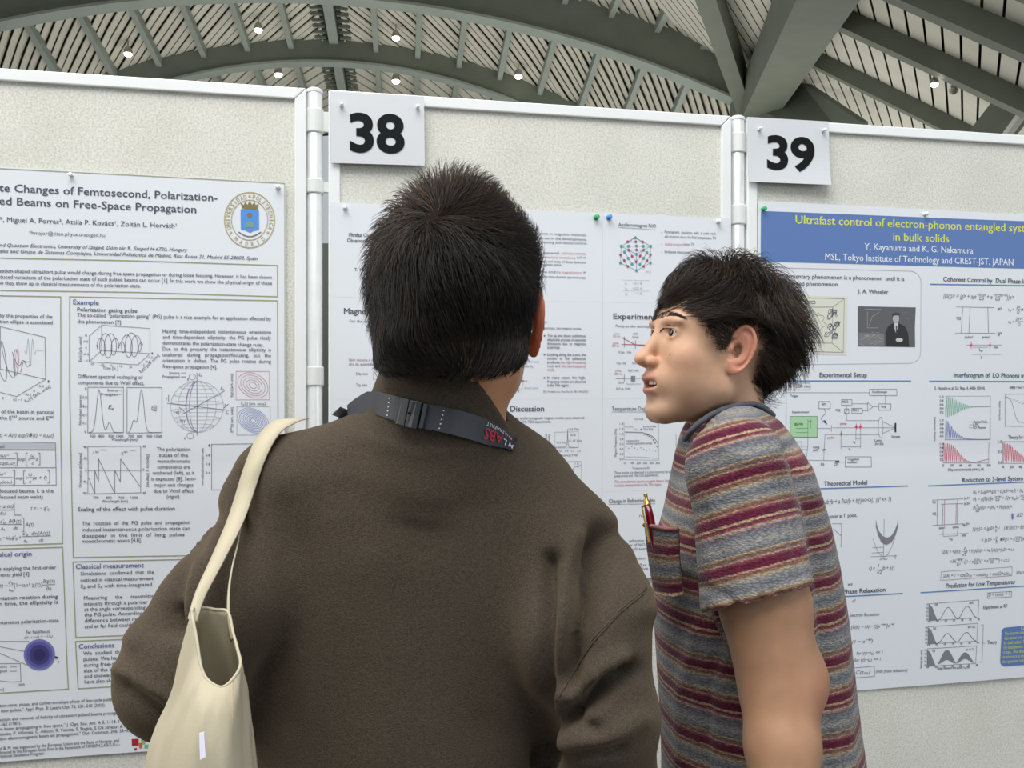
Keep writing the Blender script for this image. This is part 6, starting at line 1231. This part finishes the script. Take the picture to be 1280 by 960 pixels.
# body under the jacket with both forearms and hands in front of the chest
G = Field((-.46, .80, EH-.62), (.24, 1.42, EH-.06), .0065)
TC = np.array((-.115, 1.0, 0.))
G.add(G.ell(TC+np.array((0, 0, EH-.20)), (.15, .085, .10))); G.add(G.ell(TC+np.array((0, 0, EH-.42)), (.14, .09, .24)), .04)
LS, LE, LW = P(350, 655, .985), P(228, 850, .885), P(372, 850, 1.22); RS_, RE, RW = P(685, 715, .985), P(752, 880, .895), P(640, 850, 1.20)
for a, b, c in ((LS, LE, LW), (RS_, RE, RW)): G.add(G.cap(a, b, .046, .038), .03); G.add(G.cap(b, c, .038, .026), .01)
Vb, Qb = G.mesh(); parts = [(Wh, Qh), (Vb, Qb)]
for w_, d_, a_ in ((LW, LW-LE, (0, .2, 1)), (RW, RW-RE, (0, .2, 1))):
    H2 = Field(w_-np.array((.16, .10, .12)), w_+np.array((.16, .22, .12)), .0034); d_ = d_/np.linalg.norm(d_); H2.add(H2.cap(w_-d_*.03, w_+d_*.02, .027, .025)); hand(H2, w_+d_*.02, d_, a_, .95, .9); parts.append(H2.mesh())
V, Q = join(parts); sk = np.tile(np.append(lin(196, 150, 120), 1), (len(V)-len(Wh), 1))
body2 = mk('body', V, Q, skin, OM, True); set_attr(body2, 'tone', np.concatenate([Th, sk]), 'FLOAT_COLOR')
for sd in (1, -1):
    c = np.array((.0785, .0300*sd, .0260)); mb = MB(); mb.lathe(c, [(.0121*math.sin(a), -.0121*math.cos(a)) for a in np.linspace(.02, 2.66, 10)]+[(.0053, .0110)], 14, (1, 0, .2)); e = mk('eye', toW2(np.concatenate(mb.V)), mb.F, eye_w, OM, True)
    mb = MB(); mb.lathe(c, [(.0060, .0100), (.0058, .0112), (.0035, .0122), (.0, .0126)], 12, (1, 0, .2)); mk('iris', toW2(np.concatenate(mb.V)), mb.F, eye_i, e, True)
def zr_o(ph): return np.interp(ph, (0, 30, 50, 65, 74, 82, 90, 102, 112, 124, 150, 180), (.085, .085, .074, .05, .010, .012, .036, .034, -.002, -.022, -.034, -.036))
def zc_o(ph): return zr_o(ph)-np.interp(ph, (0, 100, 125, 180), (.03, .012, .014, .012))+.007*np.sin(ph*1.7)*(ph > 115)
OC = np.array((-.010, 0, .030)); OR_ = np.array((.101, .0772, .1005))
def flare(V):
    V = np.array(V); f = np.clip((.015-V[:, 2])/.065, 0, 1.1); w = np.clip((-.012-V[:, 0])/.04, 0, 1); V[:, 1] *= 1+.42*f*w; V[:, 0] = -.016+(V[:, 0]+.016)*(1+.14*f*w); return V
wh = np.array((-.078, .012, .104))
def len_o(p, ph): return .034+.012*np.clip((p[:, 2]-.02)/.10, 0, 1)-.008*np.clip(-p[:, 2]/.04, 0, 1)
def lift_o(p, ph):
    near = np.exp(-(np.linalg.norm(p-wh, axis=1)/.022)**2)
    return (.0035+.0195*np.clip((p[:, 2]-.012)/.065, 0, 1)+.006*np.clip((p[:, 2]-.07)/.05, 0, 1))*(1-.5*near)
Vc, Qc = grow_hair(20000, 21, zr_o, zc_o, wh, len_o, lift_o, lambda q: .08+.9*np.clip((.075-q[:, 2])/.06, 0, 1), (.28, 46, .005), rad=.00027, whorl=.8, tipout=.35, c=OC, r=OR_)
hr2 = mk('hair', toW2(flare(Vc)), Qc, [hair_m, hair_b], OM, True)
rootz = Vc.reshape(-1, 24, 3)[:, 0]; g_ = np.random.default_rng(5); pb2 = .06+.50*np.clip((rootz[:, 2]-.085)/.03, 0, 1); mi = np.repeat((g_.random(len(rootz)) < pb2).astype(np.int32), 21); hr2.data.polygons.foreach_set('material_index', mi); tag(hr2, kind='stuff')  # more brown strands towards the top: overhead light put into the hair colour
cap_mesh(lambda a: zr_o(a)+.010+.010*(70 < a < 112), OC, OR_, .0020, lambda v: toW2(flare(v)), 'hair_underlayer', OM).data.materials[0] = mat('scalp_shade', (.016, .011, .009, 1), .95, spec=.05)
# ---- fleece jacket
def fleece_mat():
    m = mat('brown_fleece', (1, 1, 1, 1), .96, spec=.08, sheen=.35); nt = m.node_tree; b = nt.nodes['Principled BSDF']; N = nt.nodes.new; L = nt.links.new; tc = N('ShaderNodeTexCoord')
    b.inputs['Sheen Tint'].default_value = srgb(180, 160, 130)
    n1 = N('ShaderNodeTexNoise'); n1.inputs['Scale'].default_value = 620; n1.inputs['Detail'].default_value = 3; n2 = N('ShaderNodeTexNoise'); n2.inputs['Scale'].default_value = 9; n2.inputs['Detail'].default_value = 5
    for n in (n1, n2): L(tc.outputs['Object'], n.inputs['Vector'])
    cr = N('ShaderNodeValToRGB'); e = cr.color_ramp.elements; e[0].position = .32; e[0].color = srgb(66, 58, 50); e[1].position = .68; e[1].color = srgb(89, 79, 69); L(n1.outputs['Fac'], cr.inputs[0])
    mr = N('ShaderNodeMapRange'); mr.inputs[1].default_value = .3; mr.inputs[2].default_value = .7; mr.inputs[3].default_value = .90; mr.inputs[4].default_value = 1.08; L(n2.outputs['Fac'], mr.inputs[0])
    vm = N('ShaderNodeVectorMath'); vm.operation = 'SCALE'; L(cr.outputs[0], vm.inputs[0]); L(mr.outputs[0], vm.inputs['Scale']); L(vm.outputs[0], b.inputs['Base Color'])
    bp = N('ShaderNodeBump'); bp.inputs['Strength'].default_value = .55; bp.inputs['Distance'].default_value = .0018; L(n1.outputs['Fac'], bp.inputs['Height']); L(bp.outputs[0], b.inputs['Normal'])
    return m
fleece = fleece_mat()
J = Field((-.50, .76, EH-.62), (.26, 1.34, EH+.05), .0048)
prof = [(500, 470, 615, .085), (530, 425, 650, .095), (545, 395, 672, .10), (560, 362, 692, .105), (590, 322, 716, .115), (640, 305, 742, .125), (700, 302, 745, .130), (800, 304, 735, .132), (900, 306, 705, .132), (980, 306, 695, .132), (1200, 306, 700, .13)]
zz = J.Z.ravel(); yy = 480-(zz-EH)*FPX/.93; pl, pr_, hd = lerp_px(prof, yy); cX = (((pl+pr_)/2-640)/FPX*.96).astype(np.float32); rX = ((pr_-pl)/2/FPX*.96).astype(np.float32); hd = hd.astype(np.float32)
ua = np.abs((J.X-cX)/rX); va = np.abs((J.Y-1.0)/hd); k0 = (ua**2.4+va**2.4)**(1/2.4); tor = ((k0-1)*np.minimum(rX, hd)*.9).astype(np.float32)
tor = np.maximum(tor, J.Z-np.float32(EH+(480-506)/FPX*.93)); tor = np.maximum(tor, np.float32(EH-.60)-J.Z); J.add(tor)
# shoulders run down from the collar
J.add(J.cap(P(470, 572, .965), P(356, 612, .955), .048, .064), .03); J.add(J.cap(P(600, 600, .965), P(690, 690, .955), .050, .068), .03)
aL = Field.smin(J.cap(P(342, 640, .95), P(290, 740, .90), .060, .062), J.cap(P(290, 740, .90), P(224, 848, .872), .062, .060), .03)
aL = Field.smin(aL, J.cap(P(224, 848, .872), P(372, 850, 1.20), .060, .050), .02)
J.add(J.cap(P(690, 690, .955), P(726, 770, .92), .072, .070), .03)
aR = Field.smin(J.cap(P(698, 702, .95), P(724, 790, .90), .073, .070), J.cap(P(724, 790, .90), P(752, 895, .875), .069, .058), .03)
aR = Field.smin(aR, J.cap(P(752, 895, .875), P(650, 850, 1.18), .056, .048), .02)
J.add(aL, .020); J.add(aR, .018)
J.add(J.cap(P(752, 930, .90), P(770, 1100, .93), .058, .055), .02)
# stand-up collar: a leaning flared tube, hollow inside
cb, ct = P(546, 556, .955), P(557, 478, .936); axc = (ct-cb)/np.linalg.norm(ct-cb)
tc_ = ((J.X-cb[0])*axc[0]+(J.Y-cb[1])*axc[1]+(J.Z-cb[2])*axc[2])
rr_c = np.sqrt(np.maximum((J.X-cb[0])**2+(J.Y-cb[1])**2+(J.Z-cb[2])**2-tc_**2, 0)); Rc = .094-.020*np.clip(tc_/.08, -.3, 1.2)
lx = (J.X-ct[0]); top_pl = (J.Z-(ct[2]+.016)+.30*lx+1.4*np.maximum(lx-.040, 0)).astype(np.float32)*.8
col = np.maximum(np.maximum(rr_c-Rc, top_pl), -tc_-.05).astype(np.float32); J.add(col, .010)
J.sub(np.maximum(rr_c-(Rc-.0125), -(tc_-.004)).astype(np.float32), .004)
# hollow sleeve ends
Vj, Qj = J.mesh(); Vj = relax(Vj, Qj, 2)
Vj = fold(Vj, Qj, [
    ([(758, 672), (740, 715), (730, 775), (712, 850)], 19, -.040), ([(722, 672), (708, 720), (700, 790), (690, 850)], 13, .008), ([(700, 880), (716, 905), (745, 912)], 9, -.010), ([(775, 655), (800, 700), (806, 760)], 18, .010), ([(745, 700), (752, 760), (745, 800)], 8, .004),
    ([(700, 905), (735, 880), (765, 850), (790, 838)], 10, -.026), ([(700, 876), (738, 850), (775, 822)], 12, .010), ([(712, 935), (760, 925), (800, 900)], 14, .008), ([(690, 950), (730, 940), (775, 935)], 9, -.008),
    ([(690, 700), (684, 780), (680, 860), (678, 960)], 11, -.020), ([(715, 790), (700, 850), (690, 900)], 8, .004),
    ([(302, 600), (288, 680), (278, 760), (268, 850)], 16, -.018), ([(255, 640), (222, 720), (212, 780)], 15, -.013), ([(205, 690), (180, 760), (166, 800)], 14, .008), ([(240, 700), (230, 770), (250, 830)], 12, .006), ([(215, 765), (225, 790), (260, 800)], 10, -.014),
    ([(150, 838), (185, 858), (225, 880)], 8, .007), ([(160, 860), (190, 885), (215, 905)], 12, -.007), ([(355, 640), (360, 760), (352, 900)], 22, -.004), ([(470, 700), (480, 830), (474, 950)], 30, .003), ([(600, 640), (620, 760), (612, 900)], 30, -.003),
    ([(440, 545), (520, 565), (600, 560)], 10, .002)], 1.02)
ja = mk('fleece_jacket', Vj, Qj, fleece, OM, True)
jc = caster(Vj, Qj)
def surf(x, y, off, dflt):
    h_ = jc(x, y, off); return h_[0] if h_ is not None and h_[0][1] < dflt+.14 else P(x, y, dflt)
# armhole seam on the right sleeve and the yoke seam under the collar
for line in ([(808, 735), (775, 762), (742, 798), (718, 838), (690, 885)], [(804, 742), (772, 768), (740, 805), (714, 846)]):
    pts = []
    for i in range(len(line)-1):
        for t in range(6): x = line[i][0]+(line[i+1][0]-line[i][0])*t/6; y = line[i][1]+(line[i+1][1]-line[i][1])*t/6; h_ = jc(x, y, .0001); pts += [h_[0]] if h_ else []
    if len(pts) > 2: mb = MB(); mb.tube(pts, .0013, 6); mb.build('seam', fleece, OM, True)
lower_body(OM, (-.11, 1.0, 0), .95, (0, 1), .17, .125, trouser)
# ---- camera strap round the collar (a thing he wears)
strap_m = mat('strap_webbing', srgb(46, 48, 56), .5, bump=(700, .25, .0006)); buckle_m = mat('buckle_plastic', srgb(38, 42, 46), .35)
cl_px = [(436, 514), (447, 508), (460, 503), (474, 504), (491, 509), (505, 513), (520, 517.5), (535, 521), (550, 523.5), (565, 527), (580, 531), (595, 535.5), (610, 541), (624, 546.5), (634, 552), (642, 559)]
ctr = []
for i, (x, y) in enumerate(cl_px): 
    h_ = jc(x, y, .0055); ctr.append(h_[0] if h_ else None)
fb = {0: .985, len(cl_px)-1: 1.0}
for i in range(len(ctr)):
    if ctr[i] is None or (0 < i < len(ctr)-1 and ctr[i][1] > 1.02): ctr[i] = P(*cl_px[i], .96)
ctr = np.array(ctr); yk = ctr[:, 1].copy()
xsn = np.array([c[0] for c in cl_px], float); cf = np.polyfit(xsn, yk, 4); ctr[:, 1] = np.minimum(np.polyval(cf, xsn), yk+.002)
ctr = np.array([P(cl_px[i][0], cl_px[i][1], ctr[i, 1]) for i in range(len(ctr))])
halfw = [8, 11, 14, 15, 15.5, 16, 16, 16, 16, 16, 16, 16, 15.5, 13, 9, 6]
st = empty('camera_strap', ctr[7]-np.array((0, 0, .02)), PHI, 'black camera strap with a buckle and red print, worn around the fleece collar', 'strap')
def strap_surf(t, v, off=0.):
    """t along 0..15, v across -1..1"""
    i = min(int(t), len(ctr)-2); f = t-i; c = ctr[i]*(1-f)+ctr[i+1]*f; w = (halfw[i]*(1-f)+halfw[i+1]*f)/FPX*c[1]; d = ctr[i+1]-ctr[i]; d /= np.linalg.norm(d)
    n_ = np.cross(d, (0, 0, 1.)); n_ /= np.linalg.norm(n_); n_ = n_ if n_[1] < 0 else -n_; up = np.cross(n_, d); up = up if up[2] > 0 else -up; up = up*.97-n_*.22*0+np.array((0, .14, 0)); return c+up*w*v+n_*off
V = []; Fq = []; NT = 60
for lay in (0, .0016):
    for i in range(NT+1):
        for v in (-1, -.5, 0, .5, 1): V.append(strap_surf(i/NT*15, v, lay))
h_ = (NT+1)*5
for i in range(NT):
    for k in range(4): a = i*5+k; Fq.append((a, a+5, a+6, a+1)); Fq.append((h_+a, h_+a+1, h_+a+6, h_+a+5))
    Fq.append((i*5, h_+i*5, h_+i*5+5, i*5+5)); Fq.append((i*5+4, i*5+9, h_+i*5+9, h_+i*5+4))
mk('webbing', V, Fq, strap_m, st, True).modifiers.new('es', 'EDGE_SPLIT')
# the strap goes on over both collar sides to the chest
for tail in ([ctr[0], P(426, 522, 1.02), P(430, 545, 1.08), P(455, 640, 1.16), P(480, 760, 1.17)], [ctr[-1], P(646, 570, 1.03), P(640, 590, 1.09), P(605, 680, 1.16), P(560, 770, 1.17)]):
    mb = MB(); 
    for a, b in zip(tail[:-1], tail[1:]): mb.beam(a, b, .002, .022, (0, -1, .3))
    mb.build('webbing', strap_m, st)
def on_strap(name, m, t0, t1, v0, v1, off, th, n=4, parent=st):
    V = []; Fq = []
    for lay in (off, off+th):
        for i in range(n+1):
            for v in (v0, v1): V.append(strap_surf(t0+(t1-t0)*i/n, v, lay))
    k = (n+1)*2
    for i in range(n): a = i*2; Fq += [(k+a, k+a+1, k+a+3, k+a+2), (a, a+2, a+3, a+1), (a, k+a, k+a+2, a+2), (a+1, a+3, k+a+3, k+a+1)]
    Fq += [(0, 1, k+1, k), (2*n, k+2*n, k+2*n+1, 2*n+1)]
    return bevel(mk(name, V, Fq, m, parent), .0008)
on_strap('buckle_half', buckle_m, 4.90, 5.62, -1.12, 1.10, .002, .0065); on_strap('buckle_half', buckle_m, 5.66, 6.5, -1.12, 1.10, .002, .0062)
on_strap('buckle_bar', strap_m, 4.62, 4.86, -1.0, 1.0, .002, .0050); on_strap('buckle_bar', strap_m, 6.62, 6.95, -1.0, 1.0, .002, .0050)
c_ = strap_surf(5.85, .05, .0088); mb = MB(); mb.lathe(c_, [(.0014, -.002), (.0014, .0008), (.0006, .001)], 10, (0, -1, 0)); mb.build('rivet', ink, st)
thread = mat('white_thread', srgb(216, 218, 222), .6)
for t in (3.75, 8.05):
    mb = MB()
    for k in range(5): mb.add([strap_surf(t+a, -.8+.36*k+b, .0024) for a, b in ((0, 0), (.10, .02), (.10, .11), (0, .09))], [(0, 1, 2, 3)])
    tag(mb.build('stitches', thread, st), kind='stuff')
def strap_text(body, m, t0, t1, v0, v1, name):
    o = text_mesh(body, .012); dg = bpy.context.evaluated_depsgraph_get(); dg.update(); me = bpy.data.meshes.new_from_object(o.evaluated_get(dg)); n = len(me.vertices); co = np.zeros(n*3); me.vertices.foreach_get('co', co); co = co.reshape(-1, 3)
    x0, x1 = co[:, 0].min(), co[:, 0].max(); V = [strap_surf(t0+(t1-t0)*(x-x0)/(x1-x0), v0+(v1-v0)*y/.7, .0026) for x, y, _ in co]
    tag(mk(name, V, [tuple(f.vertices) for f in me.polygons], m, st), kind='stuff'); bpy.data.meshes.remove(me); cu = o.data; bpy.data.objects.remove(o); bpy.data.curves.remove(cu)
strap_text('ABS', mat('strap_red', srgb(196, 30, 52), .5), 13.2, 11.6, .30, -.62, 'strap_print')      # upside down: the wearer reads it from the front
strap_text('M L', thread, 14.7, 13.35, .05, -.65, 'strap_print'); strap_text('IN ULTRAFAST', thread, 14.2, 11.6, .78, .50, 'strap_print')


# ---- cotton tote bag on his left shoulder
cotton = mat('natural_cotton', srgb(194, 184, 160), .9, spec=.1, bump=(900, .35, .0006), noise=(12, .05))
bag = empty('tote_bag', P(240, 1040, .72), PHI, 'natural cotton tote bag hanging from the shoulder of the man in the fleece', 'bag')
def ribbon(name, pts, ws, nrm, m, parent, th=.0016, snap=None):
    """strap through points (px x, px y, depth), half widths in px, width direction in the picture plane across the run"""
    Pn = [P(*p) for p in pts]; n = len(Pn); K = 5; cs = []; wd = []
    for i in range(n-1):
        p0, p1, p2, p3 = Pn[max(i-1, 0)], Pn[i], Pn[i+1], Pn[min(i+2, n-1)]
        for k in range(K):
            t = k/K; cs.append(.5*((2*p1)+(-p0+p2)*t+(2*p0-5*p1+4*p2-p3)*t*t+(-p0+3*p1-3*p2+p3)*t**3)); wd.append(ws[i]*(1-t)+ws[i+1]*t)
    cs.append(Pn[-1]); wd.append(ws[-1]); cs = np.array(cs); V = []
    T_ = np.gradient(cs, axis=0); T_ /= np.linalg.norm(T_, axis=1)[:, None]
    for lay in (0, 1):
        for i, c in enumerate(cs):
            s_ = np.cross(T_[i], nrm); s_ /= np.linalg.norm(s_); w = wd[i]/FPX*c[1]
            for v in (-1, 0, 1): V.append(c+s_*w*v+np.asarray(nrm)*lay*th)
    h_ = len(cs)*3; Fq = []
    for i in range(len(cs)-1):
        for k in range(2): a = i*3+k; Fq += [(a, a+3, a+4, a+1), (h_+a, h_+a+1, h_+a+4, h_+a+3)]
        a = i*3; Fq += [(a, h_+a, h_+a+3, a+3), (a+2, a+5, h_+a+5, h_+a+2)]
    Fq += [(0, 1, 2, h_+2, h_+1, h_), (h_-3, 2*h_-3, 2*h_-2, 2*h_-1, h_-1, h_-2)]
    return mk(name, V, Fq, m, parent, True)
NV = np.array((0, -1., 0))
eL = [(346, 525), (331, 536), (317, 556), (304, 590), (293, 626), (282, 658), (262, 704), (245, 742), (236, 774)]
eR = [(388, 523), (372, 528), (351, 541), (333, 572), (319, 612), (305, 652), (280, 702), (257, 746), (247, 778)]
dd = [.995, .962, .925, .905, .885, .855, .800, .755, .720]
for i in range(1, 7):
    for t in (.15, .5, .85):
        q = jc(eL[i][0]*(1-t)+eR[i][0]*t, eL[i][1]*(1-t)+eR[i][1]*t, 0)
        if q is not None and dd[i]-.10 < q[0][1]: dd[i] = min(dd[i], q[0][1]-.005)
def cr_(A, K=5):
    A = np.array(A, float); out = []
    for i in range(len(A)-1):
        p0, p1, p2, p3 = A[max(i-1, 0)], A[i], A[i+1], A[min(i+2, len(A)-1)]
        for k in range(K): t = k/K; out.append(.5*((2*p1)+(-p0+p2)*t+(2*p0-5*p1+4*p2-p3)*t*t+(-p0+3*p1-3*p2+p3)*t**3))
    return np.array(out+[A[-1]])
L3 = cr_([P(x, y, d) for (x, y), d in zip(eL, dd)]); R3 = cr_([P(x, y, d) for (x, y), d in zip(eR, dd)]); V = []; Fq = []; nL = len(L3)
for lay in (0, 1):
    for i in range(nL):
        for t in (0, .5, 1): V.append(L3[i]*(1-t)+R3[i]*t+np.array((-.0004, -.0014, .0010))*lay+np.array((0, -.0015, 0))*(t == .5))
h_ = nL*3
for i in range(nL-1):
    for k in range(2): a = i*3+k; Fq += [(a, a+3, a+4, a+1), (h_+a, h_+a+1, h_+a+4, h_+a+3)]
    a = i*3; Fq += [(a, h_+a, h_+a+3, a+3), (a+2, a+5, h_+a+5, h_+a+2)]
Fq += [(0, 1, 2, h_+2, h_+1, h_), (h_-3, 2*h_-3, 2*h_-2, 2*h_-1, h_-1, h_-2)]
mk('handle', V, Fq, cotton, bag, True)
o = ribbon('handle', [(330, 545, .955), (318, 590, .935), (306, 640, .90), (297, 685, .84), (290, 715, .80), (286.5, 745, .775), (287, 775, .755), (291, 800, .745)], [8, 6, 5, 4, 3.4, 3.2, 3.6, 4.5], (-.75, -.65, 0), cotton, bag)
# bag body: rim loop and lower loops (px, px, depth)
rim = [(240, 764, .715), (246, 800, .695), (252, 836, .680), (263, 853, .672), (281, 858, .670), (300, 834, .690), (297, 812, .705), (291, 790, .735), (285, 765, .80), (270, 762, .84), (256, 760, .84), (247, 762, .79)]
mid = [(218, 860, .730), (225, 868, .690), (236, 880, .665), (252, 892, .652), (276, 896, .650), (300, 880, .680), (306, 872, .72), (308, 870, .77), (300, 860, .82), (270, 850, .85), (240, 850, .85), (224, 855, .80)]
lw1 = [(186, 950, .745), (196, 958, .690), (212, 965, .655), (246, 975, .640), (276, 975, .640), (305, 960, .675), (314, 950, .72), (318, 950, .77), (312, 950, .83), (270, 950, .86), (225, 950, .86), (196, 950, .81)]
low = [(168, 1120, .75), (180, 1130, .690), (200, 1140, .650), (246, 1150, .635), (290, 1150, .640), (320, 1140, .675), (332, 1120, .72), (335, 1120, .78), (325, 1100, .84), (270, 1100, .87), (205, 1100, .87), (180, 1100, .81)]
bot = [(220, 1220, .75)]*12
def loopP(l): return np.array([P(x, y, d if d < .74 else .74+(d-.74)*.35) for x, y, d in l])
rings = [loopP(rim), loopP(mid), loopP(lw1), loopP(low)]
def dense(Rg, m=48):   # closed catmull-rom
    n = len(Rg); out = []
    for j in range(m):
        t = j*n/m; i = int(t); f = t-i; p0, p1, p2, p3 = Rg[(i-1) % n], Rg[i % n], Rg[(i+1) % n], Rg[(i+2) % n]
        out.append(.5*((2*p1)+(-p0+p2)*f+(2*p0-5*p1+4*p2-p3)*f*f+(-p0+3*p1-3*p2+p3)*f**3))
    return np.array(out)
DR = [dense(r) for r in rings]; rows = []
for i in range(3):
    for k in range(8):
        t = k/8; a0, a1, a2_, a3 = DR[max(i-1, 0)], DR[i], DR[i+1], DR[min(i+2, 3)]; rows.append(.5*((2*a1)+(-a0+a2_)*t+(2*a0-5*a1+4*a2_-a3)*t*t+(-a0+3*a1-3*a2_+a3)*t**3))
rows.append(DR[3]); rows.append(DR[3]*.6+DR[3].mean(0)*.4-np.array((0, 0, .006))); rows.append(DR[3]*.05+DR[3].mean(0)*.95-np.array((0, 0, .008)))
rows = np.array(rows); nr, m_ = rows.shape[:2]
for i in range(nr):   # soft hanging creases
    for j in range(m_): c = rows[i].mean(0); d = rows[i, j]-c; d /= np.linalg.norm(d)+1e-9; rows[i, j] += d*(.0022*math.sin(j*1.05+i*.16)+.0014*math.sin(j*2.3+i*.5))*min(1, i/6)
V = rows.reshape(-1, 3); Fq = [(i*m_+j, (i+1)*m_+j, (i+1)*m_+(j+1) % m_, i*m_+(j+1) % m_) for i in range(nr-1) for j in range(m_)]; Fq.append(tuple((nr-1)*m_+j for j in range(m_)))
bb = mk('bag_body', V, Fq, cotton, bag, True); so_ = bb.modifiers.new('cloth', 'SOLIDIFY'); so_.thickness = .0014; so_.offset = 0
mb = MB(); mb.tube(list(DR[0])+[DR[0][0]], .0014, 6); mb.build('rim_hem', cotton, bag, True)
mb = MB(); mb.tube([rows[i, 18]+np.array((0, -.0008, 0)) for i in range(1, nr-3)], .0007, 5); mb.build('side_seam', mat('cotton_seam', srgb(186, 168, 134), .9), bag, True)
mb = MB(); lb = [P(249, 917, .630), P(255, 915, .628), P(257, 946, .622), P(250, 950, .624)]; mb.add(lb+[p_+np.array((0, .0012, 0)) for p_ in lb], [(0, 1, 2, 3), (7, 6, 5, 4)]+[(i, i+4, (i+1) % 4+4, (i+1) % 4) for i in range(4)]); mb.build('care_label', mat('white_label', srgb(226, 226, 240), .6), bag)
finish_prints()
